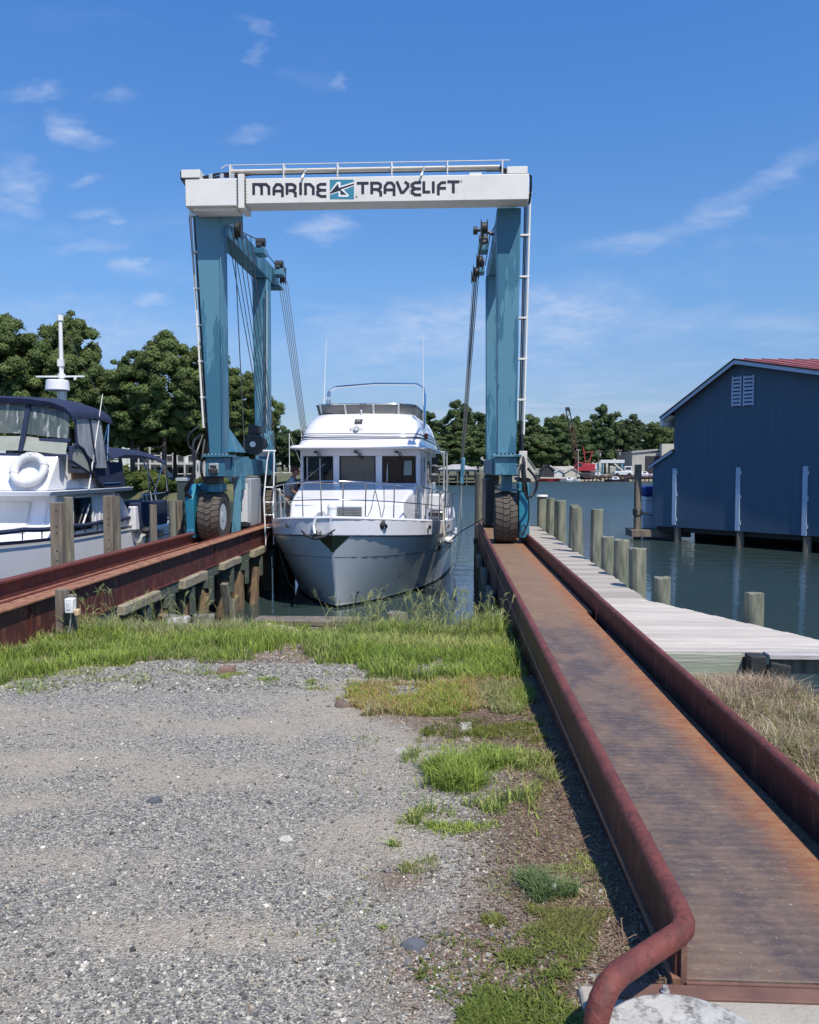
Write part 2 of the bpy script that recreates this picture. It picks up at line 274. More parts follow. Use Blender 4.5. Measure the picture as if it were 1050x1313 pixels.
M['sandland'] = mat('sandy_yard', (.28, .25, .2), (.2, .2, .14), .3, .95, c3=(.08, .1, .04), s3=.1, t3=(.5, .65))

# ------------------------------------------------------------------ mesh helpers
BASE = {}
def bev(o, wd, seg=2):
    m = o.modifiers.new('bevel', 'BEVEL'); m.width = wd; m.segments = seg; m.limit_method = 'ANGLE'; m.angle_limit = R(40)
    return o
class MB:
    def __init__(s): s.v = []; s.f = []
    def add(s, vs, fs):
        n = len(s.v); s.v += [tuple(p) for p in vs]; s.f += [tuple(i + n for i in f) for f in fs]; return s
    def box(s, x0, x1, y0, y1, z0, z1):
        return s.add([(x0, y0, z0), (x1, y0, z0), (x1, y1, z0), (x0, y1, z0), (x0, y0, z1), (x1, y0, z1), (x1, y1, z1), (x0, y1, z1)],
                     [(0, 3, 2, 1), (4, 5, 6, 7), (0, 1, 5, 4), (1, 2, 6, 5), (2, 3, 7, 6), (3, 0, 4, 7)])
    def hexa(s, lo, hi):      # lo, hi: four points each, anticlockwise seen from above
        return s.add(list(lo) + list(hi), [(0, 3, 2, 1), (4, 5, 6, 7), (0, 1, 5, 4), (1, 2, 6, 5), (2, 3, 7, 6), (3, 0, 4, 7)])
    def beam(s, p, q, wd, h, up=(0, 0, 1)):
        p = Vector(p); q = Vector(q); d = (q - p).normalized(); u = Vector(up)
        if abs(d.dot(u)) > .99: u = Vector((0, 1, 0))
        a = d.cross(u).normalized(); c = a.cross(d)
        o = [(-1, -1), (1, -1), (1, 1), (-1, 1)]
        vs = [p + a*wd/2*i + c*h/2*j for i, j in o] + [q + a*wd/2*i + c*h/2*j for i, j in o]
        return s.add(vs, [(0, 1, 2, 3), (7, 6, 5, 4), (0, 4, 5, 1), (1, 5, 6, 2), (2, 6, 7, 3), (3, 7, 4, 0)])
    def tube(s, pts, r, n=8, caps=True):
        pts = [Vector(p) for p in pts]; rr = r if isinstance(r, (list, tuple)) else [r]*len(pts)
        rings = []; pa = None
        for i, p in enumerate(pts):
            if i == 0: d = pts[1] - p
            elif i == len(pts)-1: d = p - pts[-2]
            else: d = (pts[i+1] - p).normalized() + (p - pts[i-1]).normalized()
            d.normalize()
            if pa is None:
                u = Vector((0, 0, 1)) if abs(d.z) < .9 else Vector((1, 0, 0)); a = d.cross(u).normalized()
            else: a = (pa - d*pa.dot(d)).normalized()
            pa = a; c = d.cross(a)
            rings.append([p + (a*math.cos(k*2*math.pi/n) + c*math.sin(k*2*math.pi/n))*rr[i] for k in range(n)])
        return s.loft(rings, True, caps)
    def loft(s, rings, closed=True, caps=True):
        n = len(rings[0]); vs = [p for r in rings for p in r]; fs = []
        for i in range(len(rings)-1):
            for k in range(n if closed else n-1):
                k2 = (k+1) % n
                fs.append((i*n+k, i*n+k2, (i+1)*n+k2, (i+1)*n+k))
        if caps and closed: fs.append(tuple(range(n))[::-1]); fs.append(tuple((len(rings)-1)*n+k for k in range(n)))
        return s.add(vs, fs)
    def cyl(s, p, q, r, r2=None, n=16): return s.tube([p, q], [r, r if r2 is None else r2], n)
    def quad(s, *p): return s.add(p, [tuple(range(len(p)))])
    def prism(s, poly, d):    # extrude a planar 3D polygon by vector d
        n = len(poly); d = Vector(d); vs = [Vector(p) for p in poly] + [Vector(p)+d for p in poly]
        return s.add(vs, [tuple(range(n))[::-1], tuple(range(n, 2*n))] + [(i, (i+1) % n, n+(i+1) % n, n+i) for i in range(n)])
    def ball(s, c, r, n=10, sc=(1, 1, 1)):
        c = Vector(c); rings = []
        for i in range(1, n):
            t = math.pi*i/n; rings.append([c + Vector((math.sin(t)*math.cos(k*2*math.pi/n)*r*sc[0], math.sin(t)*math.sin(k*2*math.pi/n)*r*sc[1], -math.cos(t)*r*sc[2])) for k in range(n)])
        return s.loft(rings)
    def torus(s, c, R_, r, axis='Y', n=32, m=10):
        c = Vector(c); vs = []; fs = []
        for i in range(n):
            a = 2*math.pi*i/n
            for j in range(m):
                b = 2*math.pi*j/m; q = R_ + r*math.cos(b); h = r*math.sin(b)
                p = {'Y': (q*math.cos(a), h, q*math.sin(a)), 'X': (h, q*math.cos(a), q*math.sin(a)), 'Z': (q*math.cos(a), q*math.sin(a), h)}[axis]
                vs.append(c + Vector(p)); fs.append((i*m+j, i*m+(j+1) % m, ((i+1) % n)*m+(j+1) % m, ((i+1) % n)*m+j))
        return s.add(vs, fs)
    def ribbon(s, pts, wd, f):   # flat stroke with mitred joints; pts 2D, f maps 2D to 3D
        pts = [Vector(p) for p in pts]; L = []; Rr = []
        for i, p in enumerate(pts):
            d0 = (p - pts[i-1]).normalized() if i else None; d1 = (pts[i+1] - p).normalized() if i < len(pts)-1 else None
            if d0 is None: d0 = d1
            if d1 is None: d1 = d0
            n0 = Vector((-d0.y, d0.x)); n1 = Vector((-d1.y, d1.x)); m = (n0+n1).normalized(); k = wd/2/max(.5, m.dot(n0))
            L.append(p+m*k); Rr.append(p-m*k)
        for i in range(len(pts)-1): s.quad(f(L[i]), f(L[i+1]), f(Rr[i+1]), f(Rr[i]))
        return s
    def build(s, name, m, parent=None, bevel=0, ang=35, fix=True, seg=2):
        me = bpy.data.meshes.new(name)
        b = Vector(BASE.get(parent.name, (0, 0, 0))) if parent else Vector((0, 0, 0))
        me.from_pydata([(p[0]-b.x, p[1]-b.y, p[2]-b.z) for p in s.v], [], s.f); me.update()
        if fix:
            import bmesh
            bm = bmesh.new(); bm.from_mesh(me); bmesh.ops.recalc_face_normals(bm, faces=bm.faces); bm.to_mesh(me); bm.free()
        me.polygons.foreach_set('use_smooth', [True]*len(me.polygons)); me.set_sharp_from_angle(angle=R(ang))
        me.materials.append(M[m] if isinstance(m, str) else m)
        o = bpy.data.objects.new(name, me); COL.objects.link(o)
        if parent: o.parent = parent; BASE[o.name] = tuple(b)
        if bevel: bev(o, bevel, seg)
        return o
def tag(o, label=None, cat=None, group=None, kind=None):
    if label: o['label'] = label
    if cat: o['category'] = cat
    if group: o['group'] = group
    if kind: o['kind'] = kind
    return o
def thing(name, label, cat, loc, group=None, rz=0):
    o = bpy.data.objects.new(name, None); COL.objects.link(o); o.location = loc; o.rotation_euler = (0, 0, rz); o.empty_display_size = .2
    BASE[o.name] = tuple(loc) if rz == 0 else (0, 0, 0)
    return tag(o, label, cat, group)
def dup(o, parent=None):
    c = o.copy(); COL.objects.link(c); c.parent = parent
    for ch in o.children: dup(ch, c)
    return c
def single(mb, name, m, label, cat, group=None, bevel=0, kind=None, loc=None, **k):
    if loc is not None:
        mb.v = [(p[0]-loc[0], p[1]-loc[1], p[2]-loc[2]) for p in mb.v]
    o = mb.build(name, m, None, bevel, **k)
    if loc is not None: o.location = loc
    return tag(o, label, cat, group, kind)
def fast_mesh(name, V, F, m, cols=None, cname='col', smooth=False):
    """V (n,3) array, F (k, 3|4) array"""
    me = bpy.data.meshes.new(name); V = np.asarray(V, np.float32); F = np.asarray(F, np.int32); k = F.shape[1]
    me.vertices.add(len(V)); me.vertices.foreach_set('co', V.ravel()); me.loops.add(F.size); me.loops.foreach_set('vertex_index', F.ravel())
    me.polygons.add(len(F)); me.polygons.foreach_set('loop_start', np.arange(0, F.size, k, dtype=np.int32)); me.polygons.foreach_set('loop_total', np.full(len(F), k, np.int32))
    me.update(calc_edges=True); me.validate()
    if cols is not None:
        ca = me.color_attributes.new(cname, 'FLOAT_COLOR', 'POINT'); c = np.ones((len(V), 4), np.float32); c[:, :3] = cols; ca.data.foreach_set('color', c.ravel())
    me.polygons.foreach_set('use_smooth', [smooth]*len(me.polygons)); me.materials.append(M[m]); return me
def link(name, me, parent=None):
    o = bpy.data.objects.new(name, me); COL.objects.link(o)
    if parent: o.parent = parent; BASE[o.name] = BASE.get(parent.name, (0, 0, 0))
    return o
WZ = -1.4      # water level

# ------------------------------------------------------------------ ground, water, shores
def in_poly(x, y, P):
    c = np.zeros(np.shape(x), bool); j = len(P)-1
    for i in range(len(P)):
        xi, yi = P[i]; xj, yj = P[j]
        k = ((yi > y) != (yj > y)) & (x < (xj-xi)*(y-yi)/((yj-yi) or 1e-9)+xi); c ^= k; j = i
    return c
def snoise(x, y, s, seed=0):      # cheap smooth value noise
    x = np.asarray(x)*s; y = np.asarray(y)*s; xi = np.floor(x).astype(int); yi = np.floor(y).astype(int); fx = x-xi; fy = y-yi
    fx = fx*fx*(3-2*fx); fy = fy*fy*(3-2*fy)
    def h(a, b):
        n = (a*374761393 + b*668265263 + seed*974711) & 0xffffffff; n = ((n ^ (n >> 13))*1274126177) & 0xffffffff; return ((n ^ (n >> 16)) & 0xffff)/65535.
    return (h(xi, yi)*(1-fx)+h(xi+1, yi)*fx)*(1-fy) + (h(xi, yi+1)*(1-fx)+h(xi+1, yi+1)*fx)*fy
def ground_z(x, y):
    x = np.asarray(x, float); y = np.asarray(y, float)
    z = -.035 - .033*np.clip(y-2.6, -20, 6.7) + .022*(snoise(x, y, 1.3)-.5) + .010*(snoise(x, y, 5, 3)-.5)
    r = np.clip((x-1.62)/.1, 0, 1)*.03; z = z + r*np.clip(7-y, 0, 1)
    z = np.where((x > 1.50) & (x < 1.63) & (y < 9.2), np.maximum(z, -.035+.012*snoise(x, y, 9)), z)
    drop = np.clip((y-7.0)/1.4, 0, 1)*np.clip((x-.64)/.06, 0, 1); drop = np.where((x > 1.50) & (x < 1.63), 0, drop); z = z - 2.6*drop
    rb = np.clip((x-2.9-(y-5.6)*-.5)/.7, 0, 1)*np.clip((y-4.3)/1.0, 0, 1); z = z - 2.0*rb*np.clip((12-x)/.01, 0, 1)
    return z
SAND = ((-2.9, 5.35, 1.1, .5), (-3.9, 4.9, .8, .5), (-.85, 5.75, .55, .6), (-1.3, 5.3, .6, .35), (-2.1, 4.5, .9, .25), (-1.3, 4.3, .7, .32), (-.45, 4.6, .5, .8), (-.35, 3.6, .35, .5), (-1.6, 3.3, .9, .18), (-2.4, 3.9, .7, .22), (-.5, 6.6, .5, .3), (-.9, 2.75, .5, .12))
def sand_at(x, y):
    s_ = np.zeros(np.shape(x))
    for a_, c_, rx, ry in SAND: s_ = np.maximum(s_, 1-np.hypot((x-a_)/rx, (y-c_)/ry)**2*.8)
    return np.clip(s_*.9+(snoise(x, y, 3, 51)-.5)*1.0+(snoise(x, y, 9, 52)-.5)*.5, 0, 1)
gx = np.concatenate([[-70, -40, -25, -16, -11, -8], np.arange(-7, 4.3, .06), [5, 7, 10, 16, 30, 60]])
gy = np.concatenate([[-60, -30, -15, -7, -3, 0], np.arange(1, 9.27, .06), [9.27]])
X, Y = np.meshgrid(gx, gy); Z = ground_z(X, Y)
nx, ny = len(gx), len(gy); idx = np.arange(nx*ny).reshape(ny, nx)
F = np.stack([idx[:-1, :-1].ravel(), idx[:-1, 1:].ravel(), idx[1:, 1:].ravel(), idx[1:, :-1].ravel()], 1)
soil = np.clip((X-.0+.28*(snoise(X, Y, 1.1, 9)-.5))/.45, 0, 1)*np.clip((6.9-Y)/.8, 0, 1) + (Y > 7.4)*1. + (X > 1.55)*1.
for cx0, cy0, r0 in ((-.35, 5.9, .5), (.05, 5.4, .5), (-.05, 2.6, .35), (-.2, 3.2, .2)):
    soil = soil + np.clip(1-np.hypot(X-cx0, (Y-cy0)*.8)/r0, 0, 1)
soil = np.clip(soil, 0, 1)
me = fast_mesh('ground', np.stack([X.ravel(), Y.ravel(), Z.ravel()], 1), F, 'ground', np.stack([soil.ravel(), sand_at(X, Y).ravel(), soil.ravel()], 1), 'soil', True)
tag(link('ground', me), kind='structure')
tag(MB().quad((-3000, 9.2, WZ), (3000, 9.2, WZ), (3000, 4500, WZ), (-3000, 4500, WZ)).add([(.66, 4.0, WZ), (60, 4.0, WZ), (60, 9.2, WZ), (.66, 9.2, WZ)], [(0, 1, 2, 3)]).build('water', 'water', fix=False), kind='structure')
def shore(name, pts, zb, m):      # pts: shoreline from left to right; the land runs back from it
    rows = [[(x, y, WZ-.3) for x, y in pts], [(x*1.002, y+1.2, zb*.55+WZ*.45) for x, y in pts], [(x*1.01, y+4, zb) for x, y in pts], [(x*1.05, y+60, zb+.8) for x, y in pts], [(x*1.6, y+900, zb+3) for x, y in pts]]
    return tag(MB().loft(rows, False, False).build(name, m, fix=False, ang=80), kind='structure')
shore('near_shore_bank', [(-260, 60), (-120, 66), (-60, 75), (-38, 79), (-31, 77), (-24, 69), (-20.5, 70), (-19, 74), (-20, 92), (-30, 135), (-34, 180)], -.2, 'land')
shore('far_left_shore', [(-75, 190), (-40, 185), (-22, 165), (-8, 150), (-1, 146), (4, 146), (9, 152), (13, 177)], -.5, 'land')
shore('far_shore', [(13, 178), (14, 178), (21, 187), (30, 188), (60, 186), (120, 180), (300, 170)], -.5, 'sandland')

# ------------------------------------------------------------------ right runway of the boat lift
def pile_mb(x, y, zt, r, zb=-2.2, lean=(0, 0), n=14, rough=.04, seed=0):
    mb = MB(); rings = []; H = zt-zb; rs = random.Random(seed*7+int(x*100)+int(y*10))
    ph = [rs.uniform(0, 6.28) for _ in range(3)]
    for i in range(7):
        t = i/6; z = zb+H*t; rr = r*(1.04-.08*t)
        rings.append([(x+lean[0]*t*H+math.cos(a)*rr*(1+rough*math.sin(3*a+ph[0])+rough*.6*math.sin(7*a+ph[1]+t)), y+lean[1]*t*H+math.sin(a)*rr*(1+rough*math.sin(3*a+ph[0])+rough*.6*math.sin(7*a+ph[1]+t)), z + (0 if i < 6 else rs.uniform(-.014, .014))) for a in [k*2*math.pi/n for k in range(n)]])
    return mb.loft(rings)
rr_ = thing('boat_lift_runway', 'rusty steel wheel track with red pipe kerbs beside the wooden dock on the right', 'runway', (1.15, 2.5, 0), 'boat lift runways')
ys = [2.52, 9.08, 12.6, 16.1, 19.6, 23.6]
for i in range(5):
    a, b = ys[i]+.006, ys[i+1]-.006
    xr = 1.515 if i == 0 else 1.575
    MB().box(.70, xr, a, b, -.025, 0 if i % 2 == 0 else .004).build('deck_plate', 'deck', rr_, .003)
r = .031
MB().tube([(.735, 20.8, .19), (.735, 9.11, .19)], r, 14).build('kerb_rail', 'redrail', rr_)
MB().tube([(.735, 9.10, .187), (.735, 2.62, .187), (.730, 2.52, .187), (.715, 2.475, .187), (.69, 2.445, .186), (.48, 2.255, .182), (.44, 2.21, .175), (.415, 2.18, .15), (.40, 2.165, .11), (.395, 2.16, .05), (.393, 2.158, -.2)], .035, 18).build('kerb_rail', 'redrail', rr_)
MB().tube([(1.615, 9.04, .185), (1.60, 2.4, .185)], .030, 14).build('kerb_rail', 'redrail', rr_)
MB().tube([(1.625, 23.6, .185), (1.625, 9.07, .185)], .030, 14).build('kerb_rail', 'redrail', rr_)
for a, b in ((2.54, 5.3), (5.306, 9.0), (9.02, 12.9), (12.91, 16.9), (16.91, 20.8)):
    MB().box(.712, .726, a, b, -.40, .175).build('web_plate', 'redweb', rr_, .002)
    MB().box(.727, .77, a, b, -.405, -.385).build('web_plate', 'redweb', rr_)
for a, b in ((2.4, 5.9), (5.905, 9.04), (9.08, 14), (14.005, 19), (19.005, 23.6)):
    MB().box(1.61, 1.625, a, b, -.38, .165).build('web_plate', 'redweb', rr_, .002)
for y in (12.2, 16.0, 19.8): MB().box(.700, .711, y, y+.05, -.38, .12).build('stiffener', 'redweb', rr_)
MB().box(.727, .745, 2.525, 2.545, -.1, .15).build('end_plate', 'rustflat', rr_)
MB().box(.74, 1.61, 2.505, 2.519, -.06, -.004).build('end_plate', 'rustflat', rr_)
MB().box(.76, 1.58, 9.4, 23.5, -.40, -.03).build('under_beam', 'redweb', rr_)
for i, y in enumerate((9.75, 11.5, 13.1, 14.8, 16.4, 18.1, 19.8, 21.6, 23.3)):
    pile_mb(.80, y, -.55, .13, seed=i).build('pile', 'pilewet' if i % 2 else 'pile', rr_)
    pile_mb(1.5, y+.1, -.55, .13, seed=i+40).build('pile', 'pilewet', rr_)
    MB().box(.66, 1.66, y-.13, y+.13, -.56, -.41).build('pile_cap', 'stringer', rr_, .008)
for i, (a, b) in enumerate(((9.9, 10.9), (12.1, 13.1), (14.5, 15.5), (17.0, 18.0))):
    MB().box(.575, .655, a, b, -.52, -.28).build('fender_block', 'pile', rr_, .012)
for i, y in enumerate((10.3, 10.9, 11.9, 12.6, 13.7, 14.3)):
    MB().beam((.60, y, -.5), (.66+.08*math.sin(i*3), y+.1, -2), .12, .07).build('fender_plank', 'pile', rr_)
for i, p in enumerate(((.745, 9.2), (1.545, 5.5))): pass
for y in (3.1, 4.6, 6.05, 7.5): MB().torus((.735, y, .187), .034, .0035, 'Y', 16, 5).build('weld_bead', 'redweb', rr_); MB().torus((1.603, y+.4, .185), .030, .0035, 'Y', 16, 5).build('weld_bead', 'redweb', rr_)
_g = np.random.default_rng(77); _n = 900; _x = _g.uniform(.76, 1.5, _n); _y = 2.55+_g.uniform(0, 1, _n)**1.6*7; _s = _g.uniform(.0008, .003, _n)*(1+(_g.uniform(0, 1, _n) > .97)*1.2)
_c = np.array([(-1, -1, -.2), (1, -1, -.2), (1, 1, -.2), (-1, 1, -.2), (0, 0, 1)]); _a = _g.uniform(0, 6.28, _n)
_v = np.stack([(_c[None, :, 0]*np.cos(_a)[:, None]-_c[None, :, 1]*np.sin(_a)[:, None])*_s[:, None]+_x[:, None], (_c[None, :, 0]*np.sin(_a)[:, None]+_c[None, :, 1]*np.cos(_a)[:, None])*_s[:, None]*.7+_y[:, None], _c[None, :, 2]*_s[:, None]*.7+.001], 2).reshape(-1, 3)
_f = (np.array([(0, 1, 4), (1, 2, 4), (2, 3, 4), (3, 0, 4)])[None]+(np.arange(_n)*5)[:, None, None]).reshape(-1, 3)
_cc = np.repeat(np.array([(.28, .22, .16), (.2, .12, .08), (.34, .28, .2), (.1, .07, .06)])[_g.integers(0, 4, _n)], 5, 0)
tag(link('grit', fast_mesh('grit', _v, _f, 'stone', _cc)), 'fine grit and rust flakes lying on the steel deck of the right runway', 'grit', kind='stuff')
# ------------------------------------------------------------------ left runway
lr = thing('boat_lift_runway', 'red steel beam runway carried on short timber piles at the left of the slip', 'runway', (-4.95, 9, 0), 'boat lift runways')
MB().box(-5.42, -4.48, 2.5, 24, -.03, 0).build('deck_plate', 'rusttop', lr)
for a, b in ((2.5, 7.7), (7.71, 10.35), (10.36, 13.2), (13.21, 16.2), (16.21, 19.4), (19.41, 24)):
    dx = .004*((int(a*10)) % 3)
    MB().box(-4.42+dx, -4.40+dx, a, b, -.20, .19).build('web_plate', 'redweb', lr, .002)
    MB().box(-4.44+dx, -4.35+dx, a, b, -.222, -.202).build('web_plate', 'redweb', lr)
MB().box(-4.58, -4.33, 2.5, 24, .192, .214).build('top_flange', 'rusttop', lr, .004)
MB().tube([(-4.57, 2.5, .225), (-4.57, 24, .225)], .014, 8).build('kerb_rail', 'redrail', lr)
MB().box(-5.50, -5.48, 2.5, 24, -.2, .19).build('web_plate', 'redrail', lr)
MB().box(-5.56, -5.42, 2.5, 24, .192, .225).build('top_flange', 'redrail', lr, .004)
for y in (8.3, 10.05, 15.1, 17.9): MB().box(-4.395, -4.375, y, y+.035, -.2, .185).build('stiffener', 'redweb', lr)
MB().box(-4.47, -4.36, 7.2, 24, -.40, -.224).build('stringer', 'stringer', lr, .01)
MB().box(-5.5, -5.38, 7.2, 24, -.40, -.224).build('stringer', 'stringer', lr, .01)
for i, (a, b) in enumerate(((7.3, 9.35), (10.45, 11.8), (12.9, 14.15), (15.2, 16.5), (17.6, 18.8), (20.2, 21.5))):
    MB().box(-4.37, -4.25, a, b, -.36+.02*(i % 2), -.205).build('fender_block', 'block', lr, .015)
py = [8.9, 10.15, 11.4, 12.4, 13.4, 14.5, 15.9, 17.1, 18.4, 19.8, 21.3, 22.8]
for i, y in enumerate(py):
    if y > 9.3 or True:
        pile_mb(-4.5, y, -.56, .15, seed=i, lean=(0, .01*(i % 3-1))).build('pile', 'pilewet', lr)
        pile_mb(-5.35, y+.2, -.56, .15, seed=i+20).build('pile', 'pilebrown', lr)
    MB().box(-5.6, -4.33, y-.12, y+.12, -.56, -.403).build('pile_cap', 'stringer', lr, .008)
    MB().box(-4.33, -4.27, y-.07, y+.09, -.85, -.36).build('cap_end_plate', 'stringer', lr, .006)
for i, y in enumerate((9.7, 12.0, 14.1, 15.3, 17.9, 20.5)):
    d = 1 if i % 2 else -1
    MB().beam((-4.28, y, -.6), (-4.28+.05*d, y+.32*d, -1.8), .13, .11).build('brace', 'pilewet' if i % 3 else 'pile', lr)
    if i % 2: MB().beam((-4.22, y+.35, -.95), (-4.22, y+.3, -2), .12, .12).build('brace', 'pile', lr)
for k in range(46):
    y = 9.4+k*.31
    MB().box(-5.30+.01*(k % 3), -5.27+.01*(k % 3), y, y+.295, -2, -.42+.02*((k*7) % 4)).build('shade_board', 'darkboard', lr)  # boards added behind the piles so the space under the deck reads dark

# ------------------------------------------------------------------ bulkhead along the head of the slip
bk = thing('timber_bulkhead', 'weathered timber bulkhead cap half hidden behind the tall grass', 'bulkhead', (-4, 9.35, -.3))
for i in range(8):
    x = -8.6 + i*1.16
    MB().box(x, x+1.15, 9.27, 9.47, -.30, -.235+.006*(i % 2)).build('cap_board', 'pile', bk, .008)
for i in range(40):
    x = -8.6+i*.232
    MB().box(x, x+.225, 9.29, 9.34, -2, -.302).build('sheet_board', 'pilebrown', bk)
for i in range(9):
    y = 7.0+i*.25
    MB().box(.645, .69, y, y+.24, -2, -.245+.004*(i % 3)).build('sheet_board', 'pilegreen', bk)
for i, (x, zt, rr) in enumerate(((-.62, -.12, .13), (.50, -.14, .11), (-3.35, -.18, .10), (-2.95, -.16, .14))):
    single(pile_mb(x, 9.62, zt, rr, seed=i+60), 'pile_stub', 'pile', ['cut off pile head rising pale from the grass in the middle of the slip edge', 'cut off pile head beside the red pipe kerb of the right runway', 'thin cut off pile head under the left runway near its third fender block', 'broad cut off pile head at the left runway where the grass meets the water'][i], 'pile', 'pile stubs at the slip edge')
single(MB().hexa([(-3.38, 9.5, -.26), (-3.12, 9.5, -.26), (-3.12, 9.7, -.26), (-3.38, 9.7, -.26)], [(-3.37, 9.52, -.19), (-3.13, 9.52, -.18), (-3.13, 9.68, -.18), (-3.37, 9.68, -.19)]), 'concrete_block', 'whitecon', 'pale concrete block under the left runway beside the pile heads', 'block', bevel=.012)
single(MB().box(-2.28, -1.05, 9.30, 9.62, -.228, -.165), 'loose_timber', 'pilebrown', 'flat grey timber lying on the bulkhead cap in front of the boat bow', 'timber', bevel=.01)
# crumpled rag
def lump(cx, cy, z0, sx, sy, sz, seed, n=14):
    mb = MB(); rings = []
    for i in range(6):
        t = i/5; rr = math.cos(t*math.pi/2)**.6
        rings.append([(cx+math.cos(a)*sx*rr*(1+.25*mnoise.noise((math.cos(a)*1.5+seed, math.sin(a)*1.5, t*2))), cy+math.sin(a)*sy*rr*(1+.25*mnoise.noise((math.cos(a)*2, seed+math.sin(a)*2, t))), z0+sz*t*(1+.5*mnoise.noise((math.cos(a)*3+seed, math.sin(a)*3, t*3)))) for a in [k*2*math.pi/n for k in range(n)]])
    return mb.loft(rings)
M['rag'] = mat('stained_rag', (.62, .52, .42), (.45, .36, .28), 9, .9, bump=.8, bscale=20)
single(lump(-2.0, 9.02, -.245, .34, .13, .08, 3, 26), 'rag', 'rag', 'crumpled cream rag lying in the grass at the bulkhead', 'rag')
single(MB().hexa([(-2.25, 7.28, -.21), (-1.90, 7.34, -.21), (-1.92, 7.46, -.21), (-2.25, 7.42, -.21)], [(-2.25, 7.28, -.165), (-1.90, 7.34, -.17), (-1.92, 7.46, -.17), (-2.25, 7.42, -.165)]), 'loose_board', 'pilebrown', 'short grey board lying on the gravel at the edge of the grass', 'board', 'boards lying on the gravel', bevel=.006)
single(MB().hexa([(-2.0, 6.86, -.20), (-1.86, 6.87, -.20), (-1.85, 6.99, -.20), (-1.99, 6.99, -.20)], [(-1.99, 6.87, -.12), (-1.87, 6.88, -.115), (-1.86, 6.98, -.12), (-1.98, 6.98, -.12)]), 'loose_board', mat('reddish_board', (.26, .16, .12), (.17, .11, .085), 9, .9, bump=.4, bscale=20, stretch=(1, 4, 4)), 'small reddish brown block of wood on the gravel', 'board', 'boards lying on the gravel', bevel=.01)
# concrete at the foot of the right runway
single(MB().box(.40, 2.4, 1.2, 2.50, -.16, -.012), 'concrete_apron', 'concrete', 'stained concrete apron at the foot of the right runway', 'apron', bevel=.012)
single(MB().box(.50, 1.9, 2.432, 2.498, -.011, -.003), 'flat_bar', 'rustflat', 'rusty flat steel bar let into the concrete below the runway', 'steel bar', bevel=.002)
hp = []
for i in range(24):
    t = i/23; hp.append((.42+t*.46, 2.22+.19*math.sin(t*math.pi)**.5, 0))
single(MB().prism([(x, y, -.02) for x, y, _ in hp]+[(.88, 1.2, -.02), (.42, 1.2, -.02)], (0, 0, .05)), 'kerb_pad', 'whitecon', 'white painted rounded concrete pad at the bottom edge inside the red pipe', 'pad', bevel=.012)
bolt = MB().cyl((.660, 2.455, -.004), (.660, 2.455, .004), .014, n=12).cyl((.660, 2.455, .004), (.660, 2.455, .018), .009, n=6)
single(bolt, 'anchor_bolt', 'galv', 'shiny bolt head in the rusty flat bar beside the red pipe', 'bolt')
single(MB().cyl((.700, 2.44, -.004), (.700, 2.44, .006), .007, n=6), 'anchor_bolt', 'rustflat', 'small rusty bolt stub on the flat bar right of the shiny bolt', 'bolt')

# ------------------------------------------------------------------ wooden dock on the right
dk = thing('wooden_dock', 'bleached plank dock alongside the right runway widening to a platform', 'dock', (2, 7, 0))
proto = None; y = 9.78; k = 0
while y < 22.4:
    wd = .142
    if proto is None or k % 4 == 0 and k < 13:
        o = MB().box(1.68, 2.33, y, y+wd-.008, 0, .05).build('plank', 'dock_%d' % (k//4 % 3), dk, .005)
        if proto is None: proto = [o]
        else: proto.append(o)
    else:
        p = proto[k % len(proto)]; o = p.copy(); COL.objects.link(o); o.parent = dk; o.location = (random.uniform(-.02, .02), y-p['y0'], random.uniform(-.004, .004))
    if 'y0' not in o.keys() or o in proto: o['y0'] = y
    y += wd; k += 1
y = 6.98; k = 0
while y < 9.75:
    b = y+.132; e0 = 2.26+(9.75-y)*.47; e1 = 2.26+(9.75-b)*.47
    zt = .05+.003*(k % 3)
    MB().hexa([(1.68, y, 0), (e0, y, 0), (e1, b, 0), (1.68, b, 0)], [(1.68, y, zt), (e0, y, zt), (e1, b, zt), (1.68, b, zt)]).build('plank', 'platform_%d' % ((k*5+k//3) % 3), dk, .005)
    y += .14; k += 1
MB().box(1.66, 2.46, 6.935, 6.975, -.16, .035).build('fascia_board', 'fascia', dk, .006)
MB().box(1.66, 2.46, 6.94, 6.975, -.30, -.165).build('fascia_board', 'fascia', dk, .006)
MB().box(2.70, 4.2, 6.93, 7.0, -.125, .015).build('fascia_board', 'pile', dk, .006)
MB().box(2.64, 4.2, 6.83, 6.975, .018, .056).build('plank', 'dock2', dk, .004)
MB().box(2.47, 2.60, 6.78, 6.93, -.17, .052).build('rubber_bumper', 'darkboard', dk, .008)
MB().beam((2.60, 6.74, -.06), (2.76, 6.74, -.09), .05, .16).build('rubber_bumper', 'darkboard', dk, .008)
MB().box(2.25, 2.33, 9.8, 22.3, -.22, -.004).build('edge_joist', 'fascia', dk)
MB().box(1.70, 1.78, 7, 22.3, -.22, -.004).build('edge_joist', 'fascia', dk)
MB().hexa([(3.40, 7.2, -.2), (3.5, 7.25, -.2), (2.3, 9.8, -.2), (2.2, 9.75, -.2)], [(3.40, 7.2, -.004), (3.5, 7.25, -.004), (2.3, 9.8, -.004), (2.2, 9.75, -.004)]).build('edge_joist', 'fascia', dk)
for i, (x, y) in enumerate(((2.0, 9.7), (2.1, 12.4), (2.1, 15.2), (2.1, 18), (2.1, 21), (2.9, 7.6), (2.0, 7.5))):
    pile_mb(x, y, -.22, .11, seed=i+80).build('support_pile', 'pile', dk)
single(MB().beam((2.42, 6.28, -.23), (3.9, 5.35, -.28), .13, .10), 'edging_timber', 'pile', 'grey timber edging the dead grass below the dock', 'timber', bevel=.01)
